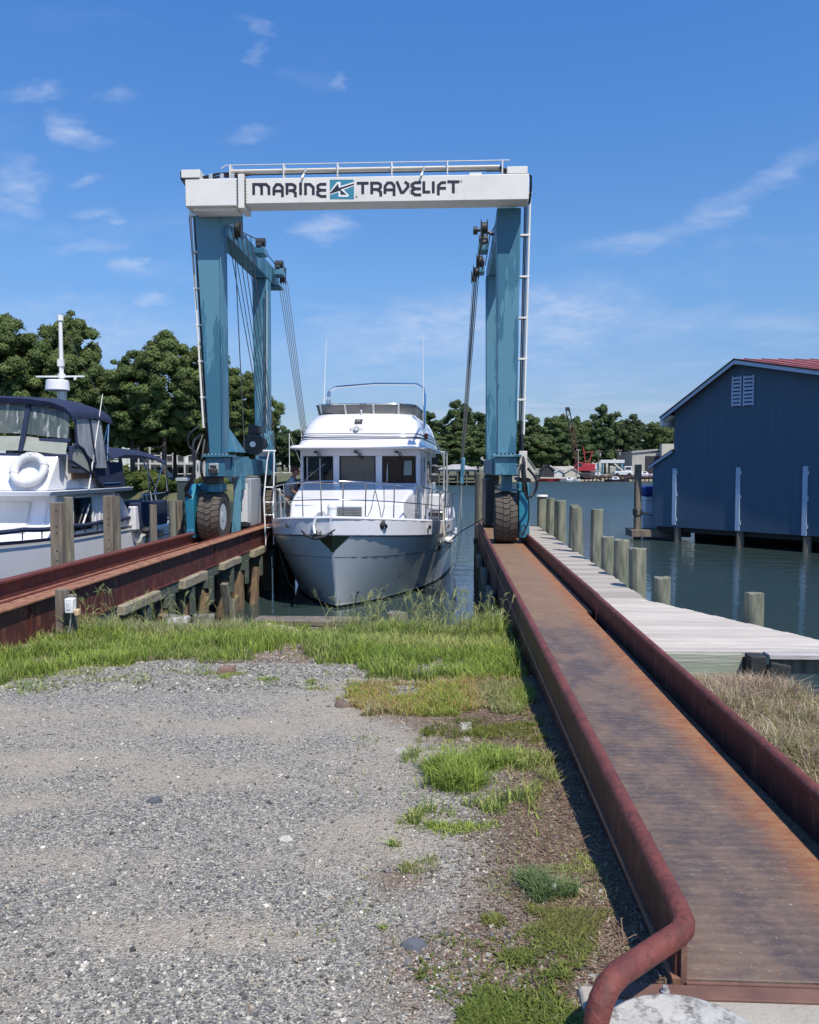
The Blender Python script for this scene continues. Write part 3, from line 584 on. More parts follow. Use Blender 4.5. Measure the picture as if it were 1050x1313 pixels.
single(MB().beam((2.95, 6.35, -.22), (4.2, 6.45, -.2), .16, .04), 'loose_plank', 'pile', 'grey plank lying under the end of the dock platform', 'plank', bevel=.005)
PL = [  # x, y, top, radius, lean, label
 (2.42, 21.8, .84, .13, 0, 'pile with a white cap at the far end of the dock row'),
 (2.42, 20.2, .86, .105, .012, 'upright dock pile just in front of the white capped one'),
 (2.47, 18.9, .85, .09, 0, 'slim dark dock pile squeezed between the second and the fourth of the far row'),
 (2.42, 17.8, .90, .11, -.01, 'fourth dock pile from the far end of the tall row'),
 (2.43, 16.5, .86, .10, .015, 'dock pile just beyond the leaning one in the tall row'),
 (2.42, 15.2, .88, .105, -.03, 'tall dock pile leaning to the left'),
 (2.45, 13.95, .90, .108, .008, 'nearest and tallest looking of the tall dock piles'),
 (2.46, 12.9, .53, .10, 0, 'first of the shorter dock piles, right beside the tall ones'),
 (2.44, 11.9, .57, .112, .012, 'second of the shorter dock piles'),
 (2.46, 10.7, .56, .115, -.014, 'broad short dock pile third from the tall ones'),
 (2.50, 9.72, .32, .10, 0, 'low pile at the corner where the dock widens'),
 (3.10, 8.45, .33, .10, 0, 'lone low pile beside the wide dock platform, nearest the camera')]
for i, (x, y, zt, r, ln, lab) in enumerate(PL):
    t = thing('dock_pile', lab, 'pile', (x, y, WZ), 'piles along the right dock')
    pile_mb(x, y, zt, r, lean=(ln, 0), seed=i, rough=.03).build('post', 'pilegreen', t, .006)
    if i == 0: MB().cyl((x, y, zt+.002), (x, y, zt+.05), r+.03, r+.015, 16).build('cap', 'white', t, .006)

# ------------------------------------------------------------------ mooring piles on the left
LPL = [(-5.93, 12.1, 1.08, .085, 'near square cut grey mooring post with bolt holes in front of the left boat cabin'), (-5.88, 12.35, 1.15, .075, 'greenish pile touching the near square cut post, its right hand neighbour'),
 (-5.92, 13.95, 1.12, .08, 'brown mooring post in front of the aft cabin corner of the left boat'), (-5.90, 14.22, 1.09, .07, 'slimmer post touching the brown mooring post on its right'),
 (-5.9, 16.0, .87, .075, 'single thin post in front of the navy cockpit cover'), (-5.92, 17.2, .92, .08, 'pale post left of the dark green box'), (-5.9, 17.6, .88, .09, 'dark post right beside the pale one near the green box'),
 (-5.98, 18.3, .40, .13, 'broad pale pile carrying the dark green box'), (.88, 24.3, 1.45, .17, 'tall green grey pile at the far end of the right runway')]
for i, (x, y, zt, r, lab) in enumerate(LPL):
    if i in (0, 2):
        t = thing('mooring_post', lab, 'post', (x, y, WZ), 'mooring posts beside the runways')
        MB().box(x-r, x+r, y-r, y+r, -2.2, zt).build('post', 'pilebrown', t, .012)
        for z in (.95, .72, .62, .35, .2): MB().cyl((x+.02, y-r-.004, z), (x+.02, y-r+.01, z), .013, n=8).build('bolt_hole', 'dark', t)
    else:
        single(pile_mb(x, y, zt, r, seed=i+9), 'mooring_post', 'pilebrown' if i in (4, 6) else 'pile', lab, 'post', 'mooring posts beside the runways', bevel=.006)
t = thing('equipment_box', 'dark green steel box with a pale lid standing on a pile behind the crane wheel', 'box', (-5.98, 18.3, .40))
MB().box(-6.12, -5.84, 18.1, 18.45, .40, 1.30).build('housing', mat('dark_green_enamel', (.035, .06, .055), (.045, .07, .06), 4, .5), t, .01)
MB().box(-6.14, -5.82, 18.08, 18.47, 1.302, 1.38).build('lid', 'galv', t, .01)
# socket post
t = thing('socket_post', 'short pair of posts with a white electrical socket box at the grass edge', 'post', (-4.14, 8.55, -.25))
MB().box(-4.22, -4.10, 8.5, 8.60, -.5, .30).build('post', 'pilebrown', t, .008)
MB().box(-4.095, -4.02, 8.50, 8.60, -.5, .24).build('post', 'pile', t, .008)
sb = MB().box(-4.07, -3.98, 8.40, 8.497, .06, .22).build('socket_box', 'white', t, .012)
MB().box(-4.045, -4.005, 8.393, 8.399, .10, .18).build('socket_cover', 'wtrim', sb, .004)
MB().box(-3.978, -3.93, 8.42, 8.49, .03, .10).build('plug', mat('worn_orange_plug', (.6, .42, .25), None, rough=.6), t, .01)
MB().tube([(-4.02, 8.45, .06), (-4.03, 8.44, -.08), (-4.08, 8.47, -.2)], .008, 6).build('conduit', 'galv', t)

# ------------------------------------------------------------------ the travelling boat crane
g = thing('boat_crane', 'tall teal gantry boat crane on rubber tyres with a white lettered cross beam', 'crane', (-1.9, 19.5, 0))
BF, BB = 16.55, 17.03          # beam front and back
MB().box(-4.115, 1.53, BF, BB, 6.895, 7.395).build('cross_beam', 'beam_white', g, .012)
MB().box(-5.33, -4.245, BF-.01, BB+.02, 6.86, 7.40).build('beam_end_section', 'beam_white', g, .015)
MB().box(-5.20, -4.30, BF+.1, BB+.05, 6.80, 6.858).build('flange', 'beam_white', g, .004)
MB().box(-4.24, -4.12, BF-.06, BB+.05, 6.80, 7.47).build('splice_flange', 'beam_white', g, .004)
for x in (-4.262, -4.10):
    for k in range(9): MB().cyl((x, BF-.035, 6.9+k*.062), (x, BF-.005, 6.9+k*.062), .014, n=6).build('bolt', 'dark', g)
for k in range(9): MB().cyl((-5.13+k*.062, BB+.02, 6.76), (-5.13+k*.062, BB+.02, 6.80), .014, n=6).build('bolt', 'dark', g)
MB().box(.62, .628, BF-.003, BB, 6.90, 7.39).build('weld_seam', 'wtrim', g)
MB().box(-5.40, -5.02, BF-.03, BF+.28, 7.42, 7.58).build('end_block', 'beam_white', g, .008)
MB().box(-5.43, -5.402, BF-.0, BF+.2, 7.42, 7.56).build('end_hinge', 'dark', g, .004)
MB().hexa([(-5.36, BF, 7.3), (-5.335, BF, 7.3), (-5.335, BB, 7.3), (-5.36, BB, 7.3)], [(-5.43, BF, 7.41), (-5.3, BF, 7.41), (-5.3, BB, 7.41), (-5.43, BB, 7.41)]).build('end_hinge', 'dark', g)
MB().box(1.1, 1.50, BF, BF+.25, 7.398, 7.54).build('end_block', 'beam_white', g, .008)
MB().box(.36, .60, BF+.02, BF+.14, 7.398, 7.44).build('lug', 'beam_white', g)
# hose bundle and tubes along the top
for i in range(5):
    MB().tube([(-5.0, BF+.1+i*.05, 7.47), (-4.7, BF+.1+i*.05, 7.53+.02*(i % 3)), (-4.3, BF+.12+i*.05, 7.54+.03*(i % 2)), (-3.9, BF+.12+i*.04, 7.60)], .02, 6).build('hose', 'hose', g)
    MB().tube([(.7, BF+.12+i*.04, 7.56), (.95, BF+.1+i*.05, 7.57+.02*(i % 2)), (1.15, BF+.12+i*.05, 7.50)], .02, 6).build('hose', 'hose', g)
for x in (-4.85, -4.62, -4.4): MB().box(x, x+.07, BF, BF+.06, 7.40, 7.50).build('hose_clamp', 'galv', g, .004)
MB().tube([(-4.6, BF+.02, 7.60), (-4.5, BF+.02, 7.665), (1.15, BF+.02, 7.665)], .011, 6).build('handrail', 'beam_white', g)
MB().tube([(-4.45, BF+.06, 7.56), (.95, BF+.06, 7.56)], .034, 10).build('conduit', mat('cream_conduit', (.60, .55, .46), (.68, .64, .56), 3, .5), g)
MB().tube([(-4.45, BF+.16, 7.57), (.95, BF+.16, 7.57)], .03, 8).build('conduit', 'galv', g)
MB().tube([(-4.45, BF+.02, 7.475), (.95, BF+.02, 7.475)], .016, 8).build('conduit', 'dark', g)
for i in range(6): MB().box(-4.43+i*1.085, -4.405+i*1.085, BF-.0, BF+.22, 7.40, 7.675).build('conduit_bracket', 'beam_white', g, .004)
for x in (-2.93, -.58):
    MB().tube([(x, BF-.02, 7.43), (x+.03, BF-.02, 7.49), (x+.04, BF+.05, 7.58)], .022, 6).build('work_lamp', 'galv', g)
    MB().cyl((x-.02, BF-.05, 7.375), (x+.01, BF-.03, 7.44), .026, .016, 8).build('work_lamp', 'alu', g)
# lettering (coordinates read off the sign, 0.00238 m per unit)
fx = lambda u: -3.944 + (u-165)*.0023752
fz = lambda v: 7.278 - (v-137)*.00232
def sgn(dv=0., y=BF-.004): return lambda p: (fx(p[0]), y, fz(p[1]))
L1 = [[(168, 228), (168, 138), (212, 138), (236, 160), (236, 228)], [(222, 138), (275, 138), (298, 162), (298, 228)],
      [(340, 230), (340, 172), (362, 139), (392, 139), (413, 162), (413, 245)], [(352, 194), (402, 194)],
      [(452, 225), (452, 150)], [(438, 138), (498, 138), (521, 152), (521, 174), (503, 190), (466, 190)], [(497, 190), (523, 210), (523, 246)],
      [(567, 126), (567, 228)], [(609, 228), (609, 138), (648, 138), (675, 165), (675, 228)],
      [(786, 137), (735, 137), (713, 150), (713, 172), (738, 187), (784, 187)], [(738, 187), (711, 200), (711, 224), (738, 239), (786, 239)]]
O = 984.4
L2 = [[(58, 128), (158, 128)], [(108, 140), (108, 220)], [(184, 220), (184, 140)], [(170, 127), (240, 127), (258, 140), (258, 164), (240, 180), (197, 180)], [(233, 180), (259, 203), (259, 240)],
      [(295, 218), (295, 155), (318, 125), (350, 125), (371, 148), (371, 235)], [(307, 184), (360, 184)],
      [(394, 112), (432, 206), (448, 206), (487, 160), (487, 135), (460, 116)],
      [(590, 123), (540, 123), (516, 137), (516, 158), (542, 174), (588, 174)], [(542, 174), (514, 188), (514, 210), (542, 226), (590, 226)],
      [(612, 112), (612, 202), (665, 202)], [(691, 112), (691, 212)], [(797, 123), (760, 123), (733, 148), (733, 230)], [(745, 170), (797, 170)], [(808, 116), (908, 116)], [(858, 128), (858, 212)]]
slope2 = lambda u: (228-214)*max(0, (u-168))/(1890-168)*0
for strokes, off in ((L1, 0), (L2, O)):
    mb = MB()
    for si, s_ in enumerate(strokes):
        yy = BF-.004-.0004*(si % 3)
        dv = (lambda u: (u-165)*.0172) if True else None
        mb.ribbon([(p[0]+off, p[1]+dv(p[0]+off)) for p in s_], 24, lambda p, yy=yy: (fx(p[0]), yy, fz(p[1])))
    mb.build('lettering', 'black', g, fix=False)
D = lambda u: (u-165)*.0172
P3 = lambda pts, y: [(fx(u), y, fz(v+D(u))) for u, v in pts]
em = MB().quad(*P3([(815, 98), (1018, 98), (1018, 262), (815, 262)], BF-.004)).build('emblem', 'teal_print', g, fix=False)
MB().quad(*P3([(815, 198), (876, 118), (906, 118), (906, 152), (1018, 118), (1018, 152), (930, 184), (972, 222), (972, 243), (888, 243), (888, 205), (815, 228)], BF-.006)).build('emblem_mark', 'whiteprint', em, fix=False)
MB().quad(*P3([(815, 210), (884, 132), (892, 168), (1018, 130), (1018, 144), (905, 182), (958, 226), (905, 226), (902, 192), (815, 220)], BF-.008)).build('emblem_mark', 'black', em, fix=False)
for u, v in ((1040, 243), (O+922, 113)):
    mb = MB()
    for k in range(12):
        a, b = k*math.pi/6, (k+1)*math.pi/6
        mb.quad(*P3([(u+9*math.cos(a), v+9*math.sin(a)), (u+9*math.cos(b), v+9*math.sin(b)), (u+7*math.cos(b), v+7*math.sin(b)), (u+7*math.cos(a), v+7*math.sin(a))], BF-.005))
    mb.ribbon([(u-3, v+4), (u-3, v-4), (u+3, v-3), (u+3, v), (u-3, v), (u+3, v+4)], 1.6, lambda p: (fx(p[0]), BF-.005, fz(p[1]+D(p[0]))))
    mb.build('registered_mark', 'black', g, fix=False)
# columns
def column(x0t, x1t, x0b, x1b, y0, y1, zb, zt, name='column'):
    o = MB().hexa([(x0b, y0+.03, zb), (x1b, y0+.03, zb), (x1b, y1-.03, zb), (x0b, y1-.03, zb)], [(x0t, y0, zt), (x1t, y0, zt), (x1t, y1, zt), (x0t, y1, zt)]).build(name, 'teal', g, .02)
    return o
cl = column(-5.30, -4.76, -5.07, -4.74, 17.04, 17.5, 1.87, 6.84)
MB().box(-4.775, -4.755, 17.02, 17.52, 1.9, 6.82).build('corner_strip', 'teal', g, .003)
column(.93, 1.42, .96, 1.36, 17.04, 17.5, 1.89, 6.89)
column(-5.28, -4.87, -5.25, -4.88, 21.9, 22.35, 1.8, 6.66)
column(.92, 1.27, .95, 1.30, 21.9, 22.35, 1.8, 6.66)
# top side beams
MB().box(-5.26, -4.86, 17.51, 23.3, 6.66, 7.12).build('top_side_beam', 'teal', g, .02)
MB().box(-5.26, -4.70, 22.7, 23.2, 6.60, 6.655).build('beam_foot', 'teal', g, .01)
MB().box(.98, 1.38, 17.51, 23.3, 6.66, 7.12).build('top_side_beam', 'teal', g, .02)
MB().hexa([(-4.86, 17.04, 6.6), (-4.3, 17.04, 6.72), (-4.3, 17.1, 6.72), (-4.86, 17.1, 6.6)], [(-4.86, 17.04, 6.83), (-4.3, 17.04, 6.83), (-4.3, 17.1, 6.83), (-4.86, 17.1, 6.83)]).build('gusset', 'teal', g)
MB().hexa([(-4.74, 17.3, 1.95), (-4.62, 17.5, 1.95), (-4.66, 18.6, 1.95), (-4.9, 18.6, 1.95)], [(-4.86, 17.5, 2.45), (-4.8, 17.5, 2.45), (-4.8, 17.6, 2.5), (-4.86, 17.6, 2.5)]).build('gusset', 'teal', g)
MB().hexa([(-4.95, 21.0, 1.95), (-4.7, 21.0, 1.95), (-4.7, 21.9, 1.95), (-4.95, 21.9, 1.95)], [(-4.95, 21.7, 2.5), (-4.75, 21.7, 2.5), (-4.75, 21.9, 2.6), (-4.95, 21.9, 2.6)]).build('gusset', 'teal', g)
MB().tube([(-4.84, 17.2, 6.78), (-4.84, 20.5, 7.30), (-4.84, 23.1, 7.22)], .014, 6).build('stay_cable', 'cable', g)
MB().tube([(1.0, 17.2, 6.78), (.95, 20.5, 7.30), (.95, 23.1, 7.22)], .014, 6).build('stay_cable', 'cable', g)
for s_, x in ((1, -4.80), (-1, .90)):
    for y in (20.4, 22.6):
        w_ = MB().cyl((x, y, 7.18), (x+.22*s_, y, 7.18), .11, n=16).cyl((x+.05*s_, y-.18, 7.05), (x+.17*s_, y-.18, 7.05), .08, n=14).build('sheave', 'dark', g, .004)
        MB().box(min(x, x+.24*s_), max(x, x+.24*s_), y-.24, y+.2, 6.86, 7.02).build('trolley', 'teal', g, .01)
# base plates, sill beams
for x0, x1 in ((-5.18, -4.62), (.86, 1.46)):
    MB().box(x0, x1, 16.93, 17.6, 1.83, 1.875).build('base_flange', 'teal', g, .004)
    for k in range(7):
        xx = x0+.05+k*(x1-x0-.1)/6
        MB().cyl((xx, 16.97, 1.876), (xx, 16.97, 1.90), .014, n=6).build('bolt', 'galv', g)
MB().box(-5.12, -4.72, 17.0, 17.5, 1.42, 1.828).build('sill_end', 'teal', g, .012)
MB().box(.92, 1.37, 17.0, 17.5, 1.45, 1.828).build('sill_end', 'teal', g, .012)
MB().box(-5.15, -4.78, 17.52, 21.58, 1.46, 1.82).build('sill_beam', 'teal', g, .012)
MB().box(-4.778, -4.69, 17.51, 19.0, 1.40, 1.86).build('sill_box', 'teal', g, .012)
MB().box(-4.778, -4.70, 19.05, 21.5, 1.44, 1.80).build('sill_box', 'teal', g, .012)
MB().box(-4.74, -4.66, 18.3, 18.5, 1.1, 1.45).build('bracket', 'teal', g, .01)
MB().box(.88, 1.34, 17.52, 22.0, 1.46, 1.80).build('sill_beam', 'teal', g, .012)
MB().box(-5.24, -4.86, 21.6, 22.4, 1.40, 1.80).build('sill_end', 'teal', g, .012)
MB().box(.92, 1.33, 21.6, 22.4, 1.40, 1.80).build('sill_end', 'teal', g, .012)
# wheels
def wheel(x, y, side):
    mb = MB(); Rr = .545; hw = .215
    prof = [(-hw+.02, .30), (-hw-.015, .40), (-hw, .50), (-hw+.03, .525), (hw-.03, .525), (hw, .50), (hw+.015, .40), (hw-.02, .30)]
    n = 56; rings = []
    for px_, pr in prof: rings.append([(x+px_, y+pr*math.cos(k*2*math.pi/n), Rr+pr*math.sin(k*2*math.pi/n)) for k in range(n)])
    ty = mb.loft(rings, True, False).build('tyre', 'tyre_side', g)
    tr = MB()
    nl = 26
    for k in range(nl):
        for j, (a, b, ph, sk) in enumerate(((-hw-.012, -.075, 0, .35), (-.066, .066, .5, -.25), (.075, hw+.012, .0, -.35))):
            def P(u, f, rad):
                th = (k+ph+f*.82+sk*(u-a)/(b-a))*2*math.pi/nl; rr = rad - .03*max(0, abs(u)-.17)/.06
                return (x+u, y+rr*math.cos(th), Rr+rr*math.sin(th))
            lo = [P(a, 0, .51), P(b, 0, .51), P(b, 1, .51), P(a, 1, .51)]; hi = [P(a, 0, .55), P(b, 0, .55), P(b, 1, .55), P(a, 1, .55)]
            if j == 1:
                m0 = P(0, .22, .55); m1 = P(0, 1.22, .55); l0 = P(0, .22, .51); l1 = P(0, 1.22, .51)
                tr.add([lo[0], l0, lo[1], lo[2], l1, lo[3], hi[0], m0, hi[1], hi[2], m1, hi[3]], [(6, 7, 10, 11), (7, 8, 9, 10), (0, 1, 7, 6), (1, 2, 8, 7), (2, 3, 9, 8), (3, 4, 10, 9), (4, 5, 11, 10), (5, 0, 6, 11)])
            else: tr.hexa(lo, hi)
    MB_ = tr.build('tread', 'tyre', ty)
    s = side; rm = MB()
    for a, b, r0, r1 in ((hw-.03, hw-.05, .30, .27), (hw-.05, hw-.16, .27, .24), (hw-.16, hw-.10, .13, .12), (hw-.10, hw-.02, .11, .10)):
        rm.tube([(x+s*a, y, Rr), (x+s*b, y, Rr)], [r0, r1], 24)
    ri = rm.build('rim', 'rim', ty)
    for k in range(10):
        a = k*2*math.pi/10; MB().cyl((x+s*(hw-.165), y+.19*math.cos(a), Rr+.19*math.sin(a)), (x+s*(hw-.12), y+.19*math.cos(a), Rr+.19*math.sin(a)), .016, n=6).build('wheel_nut', 'galv', ty)
wheel(-5.11, 17.55, 1); wheel(1.17, 17.55, -1); wheel(-5.10, 22.6, 1); wheel(1.10, 22.2, -1)
# wheel forks
def prism_yz(x0, x1, pts): return MB().prism([(x0, y, z) for y, z in pts], (x1-x0, 0, 0))
prism_yz(-5.60, -5.42, [(17.15, .10), (17.95, .10), (18.1, .8), (17.9, 1.25), (17.3, 1.25), (17.05, .95)]).build('wheel_fork', 'teal_new', g, .02)
MB().box(-5.60, -4.95, 17.55, 17.95, 1.10, 1.26).build('fork_crown', 'teal_new', g, .02)
MB().box(-5.59, -5.43, 17.06, 17.148, .12, .30).build('fork_foot', 'teal', g, .015)
MB().cyl((-5.08, 17.45, 1.08), (-5.08, 17.45, 1.34), .17, n=20).build('steering_drum', 'teal_new', g, .01)
MB().box(-5.25, -4.9, 17.2, 17.6, 1.26, 1.42).build('steering_block', 'dark', g, .02)
MB().prism([(-4.90, 18.1, .12), (-4.70, 18.15, .12), (-4.66, 18.15, 1.44), (-4.78, 18.1, 1.40)], (0, .05, 0)).build('fork_guard', 'teal', g, .01)
MB().box(-4.86, -4.60, 18.21, 20.9, .12, .17).build('side_tray', 'stringer', g, .01)
prism_yz(1.44, 1.66, [(17.35, .12), (17.95, .12), (18.1, .8), (17.95, 1.28), (17.4, 1.28)]).build('wheel_fork', 'teal_new', g, .02)
MB().cyl((1.55, 17.38, .13), (1.55, 17.38, .42), .13, .11, 16).build('fork_foot', 'teal', g, .01)
MB().box(1.08, 1.30, 17.3, 17.6, 1.10, 1.449).build('steering_drum', 'teal', g, .02)
MB().box(.98, 1.5, 17.28, 17.6, 1.12, 1.16).build('fork_crown', 'teal', g, .01)
prism_yz(-5.5, -5.40, [(22.2, .1), (23, .1), (23, 1.2), (22.3, 1.2)]).build('wheel_fork', 'teal_new', g, .02)
prism_yz(1.38, 1.5, [(21.8, .1), (22.6, .1), (22.6, 1.2), (21.9, 1.2)]).build('wheel_fork', 'teal_new', g, .02)
MB().box(-5.2, -4.85, 22.2, 22.8, 1.15, 1.4).build('steering_block', 'dark', g, .02)
MB().box(.9, 1.3, 21.9, 22.5, 1.12, 1.4).build('steering_block', 'dark', g, .02)
# machine housings
cab = MB().box(-4.97, -4.56, 18.6, 19.6, .26, 1.36).build('hydraulic_cabinet', mat('grey_enamel', (.34, .36, .37), (.29, .31, .32), 2, .4), g, .02)
MB().box(-4.90, -4.64, 18.57, 18.598, .36, 1.24).build('cabinet_door', 'wtrim', cab, .006)
for k in range(8): MB().box(-4.84, -4.76, 18.555, 18.569, .62+k*.06, .66+k*.06).build('vent_slot', 'dark', cab)
MB().box(-4.945, -4.57, 18.57, 18.595, .27, .34).build('cabinet_foot', 'dark', cab)
MB().box(.78, .98, 18.3, 20.2, .3, 1.35).build('machine_guard', 'dark', g, .02)
MB().box(.82, 1.05, 20.4, 20.7, .55, .92).build('fuel_tank', mat('red_tank', (.35, .02, .03), None, rough=.4), g, .02)
# winch motor
wm = MB().cyl((-4.72, 19.5, 2.17), (-4.72, 19.95, 2.17), .26, n=24).build('winch_motor', 'dark', g, .02)
MB().cyl((-4.72, 19.46, 2.17), (-4.72, 19.499, 2.17), .07, n=16).build('motor_badge', 'white', wm)
MB().box(-4.84, -4.58, 19.5, 19.9, 2.42, 2.62).build('motor_housing', 'dark', wm, .02)
MB().cyl((-4.60, 19.6, 2.0), (-4.55, 20.2, 2.0), .12, n=14).build('winch_drum', 'galv', g)
# conduits and hoses beside the columns
def side_run(xt, xb, y, zt, zb, sgn_):
    MB().tube([(xt, y, zt), (xb, y, zb)], .022, 8).build('riser_pipe', 'beam_white', g)
    MB().tube([(xt-.07*sgn_, y+.04, zt+.1), (xb-.07*sgn_, y+.04, zb-.3)], .016, 6).build('hose', 'hose', g)
    MB().tube([(xt-.10*sgn_, y+.07, zt+.1), (xb-.10*sgn_, y+.07, zb-.3)], .014, 6).build('hose', 'hose', g)
    MB().tube([(xt-.035*sgn_, y+.07, zt-.0), (xb-.035*sgn_, y+.07, zb)], .012, 6).build('riser_pipe', 'galv', g)
    n = 6
    for k in range(n):
        t = (k+.15)/n; x = xt+(xb-xt)*t; z = zt+(zb-zt)*t
        MB().box(min(x+.03*sgn_, x-.18*sgn_), max(x+.03*sgn_, x-.18*sgn_), y-.02, y+.1, z-.02, z+.02).build('pipe_clamp', 'beam_white', g, .004)
side_run(-5.44, -5.22, 17.2, 7.0, 2.45, -1)
side_run(1.62, 1.52, 17.2, 7.35, 2.3, 1)
MB().tube([(-5.40, 17.0, 6.8), (-5.28, 17.05, 4.9)], .010, 6).build('stay_cable', 'cable', g)
MB().tube([(1.45, 16.8, 7.50), (1.60, 16.9, 7.46), (1.62, 17.1, 7.30), (1.60, 17.2, 7.0)], .024, 8).build('hose', 'hose', g)
for pts, r in (([(-5.28, 17.25, 2.3), (-5.38, 17.0, 2.1), (-5.34, 16.9, 1.5), (-5.55, 16.95, 1.15), (-5.45, 17.1, .95)], .03),
               ([(-5.25, 17.25, 2.3), (-5.30, 16.95, 1.9), (-5.4, 16.9, 1.4), (-5.6, 17.1, 1.0)], .025),
               ([(-5.2, 17.2, 2.2), (-5.22, 17.0, 1.6), (-5.2, 17.1, 1.35)], .03), ([(-5.3, 17.2, 2.5), (-5.5, 17.1, 2.3), (-5.5, 17.1, 2.05), (-5.3, 17.1, 1.9)], .02),
               ([(1.45, 17.2, 2.0), (1.52, 17.0, 1.7), (1.50, 16.95, 1.3), (1.58, 17.0, 1.0), (1.75, 17.1, 1.1), (1.78, 17.1, 1.35), (1.6, 17.1, 1.6)], .028),
               ([(1.48, 17.2, 2.3), (1.50, 17.1, 1.8), (1.55, 17.0, 1.3), (1.6, 17.1, .95)], .03), ([(1.42, 17.2, 1.9), (1.48, 17.0, 1.5), (1.5, 17.0, 1.1)], .03),
               ([(1.5, 17.1, 1.5), (1.62, 17.1, .9), (1.62, 17.2, .45), (1.5, 17.2, .2)], .014)):
    P_ = [Vector(p) for p in pts]; q = []
    for i in range(len(P_)-1):
        p0 = P_[max(0, i-1)]; p1 = P_[i]; p2 = P_[i+1]; p3 = P_[min(len(P_)-1, i+2)]
        for k in range(6):
            t = k/6; q.append(.5*((2*p1)+(p2-p0)*t+(2*p0-5*p1+4*p2-p3)*t*t+(3*p1-3*p2+p3-p0)*t**3))
    q.append(P_[-1]); MB().tube(q, r, 8).build('hose', 'hose', g)
MB().box(1.42, 1.58, 17.05, 17.15, 1.55, 1.95).build('gauge_panel', mat('pale_plastic', (.6, .57, .5), None), g, .01)
MB().box(-5.05, -4.85, 16.98, 17.0, 1.50, 1.70).build('cover_plate', 'galv', g, .006)
MB().box(-5.02, -4.86, 16.8, 16.98, 1.48, 1.58).build('work_lamp', 'dark', g, .01)
MB().box(-4.99, -4.89, 16.82, 16.98, 1.60, 1.66).build('work_lamp', 'dark', g, .01)
# hoisting ropes, blocks and slings
def ropes(top, bot, nrope, sp, r=.010):
    for k in range(nrope):
        d = (k-(nrope-1)/2)*sp
        MB().tube([(top[0]+d*.4, top[1]+d, top[2]), (bot[0]+d*.2, bot[1]+d*.45, bot[2])], r, 6).build('wire_rope', 'cable', g)
ropes((-4.56, 17.75, 6.72), (-4.40, 20.0, 2.15), 6, .16)
ropes((-4.66, 22.9, 6.85), (-3.95, 22.6, 2.0), 5, .11)
ropes((.66, 20.0, 6.45), (.30, 20.1, 1.75), 2, .10, .011)
ropes((.60, 20.0, 6.30), (.26, 20.1, 1.80), 2, .10, .009)
ropes((.62, 22.5, 6.7), (.30, 22.6, 1.9), 3, .08, .008)
ropes((.70, 17.7, 6.75), (.66, 20.0, 6.6), 3, .05, .012)
MB().tube([(-4.62, 17.6, 6.6), (-4.70, 18.6, 2.0)], .011, 6).build('wire_rope', 'cable', g)
MB().tube([(-4.86, 21.8, 6.3), (-4.90, 21.8, 2.6)], .013, 6).build('riser_pipe', 'galv', g)
MB().tube([(-4.90, 21.8, 6.3), (-4.94, 21.8, 2.6)], .013, 6).build('hose', 'hose', g)
for p, s_ in (((-4.55, 17.7, 6.72), .16), ((-4.66, 22.95, 6.95), .18), ((.68, 20.0, 6.55), .13), ((.70, 17.7, 6.68), .12), ((.60, 20.0, 6.30), .11), ((.62, 22.5, 6.75), .12)):
    MB().cyl((p[0]-.05, p[1], p[2]), (p[0]+.05, p[1], p[2]), s_, n=18).box(p[0]-.075, p[0]-.055, p[1]-.1, p[1]+.1, p[2]-s_*1.2, p[2]+s_*1.3).box(p[0]+.055, p[0]+.075, p[1]-.1, p[1]+.1, p[2]-s_*1.2, p[2]+s_*1.3).build('sheave_block', 'dark', g, .004)
MB().tube([(.56, 19.0, 7.0), (.72, 19.0, 7.02), (.96, 19.0, 6.9)], .04, 8).build('sheave_arm', 'dark', g)
MB().cyl((.50, 19.0, 7.0), (.60, 19.0, 7.0), .09, n=14).build('sheave_block', 'dark', g)
MB().hexa([(-4.42, 19.9, 1.55), (-4.28, 19.9, 1.5), (-4.28, 20.2, 1.5), (-4.42, 20.2, 1.55)], [(-4.50, 19.9, 2.15), (-4.38, 19.9, 2.25), (-4.38, 20.2, 2.25), (-4.5, 20.2, 2.15)]).build('lower_block', 'teal', g, .02)
MB().hexa([(.22, 20.0, 1.2), (.32, 20.0, 1.2), (.32, 20.2, 1.2), (.22, 20.2, 1.2)], [(.26, 20.0, 1.85), (.36, 20.0, 1.85), (.36, 20.2, 1.85), (.26, 20.2, 1.85)]).build('lower_block', 'teal', g, .02)
MB().hexa([(-3.98, 22.5, 1.4), (-3.86, 22.5, 1.4), (-3.86, 22.7, 1.4), (-3.98, 22.7, 1.4)], [(-4.02, 22.5, 2.0), (-3.9, 22.5, 2.0), (-3.9, 22.7, 2.0), (-4.02, 22.7, 2.0)]).build('lower_block', 'teal', g, .02)
# slings: down the sides and under the hull
def sling(pts, wd, m):
    MB_ = MB(); V = [Vector(p) for p in pts]
    rings = [[(p.x, p.y-wd/2, p.z), (p.x, p.y+wd/2, p.z), (p.x+.012, p.y+wd/2, p.z+.012), (p.x+.012, p.y-wd/2, p.z+.012)] for p in V]
    return MB_.loft(rings).build('sling', m, g, ang=60)
sling([(.28, 20.1, 1.2), (.22, 20.1, .5), (.14, 20.1, -.2), (-.08, 20.05, -1.0), (-.5, 20.0, -1.55), (-1.4, 20, -2.2), (-2.3, 20, -2.35), (-3.3, 20, -2.1), (-4.0, 20, -1.2), (-4.28, 20, -.2), (-4.34, 20.05, .6), (-4.36, 20.05, 1.5)], .10, 'sling')
sling([(.30, 22.6, 1.9), (.30, 22.6, -.2), (.1, 22.6, -1.3), (-.8, 22.6, -2.1), (-2.1, 22.6, -2.3), (-3.4, 22.6, -2.1), (-4.05, 22.6, -1.3), (-4.2, 22.6, -.2), (-4.0, 22.6, .8), (-3.92, 22.6, 1.4)], .10, 'sling')

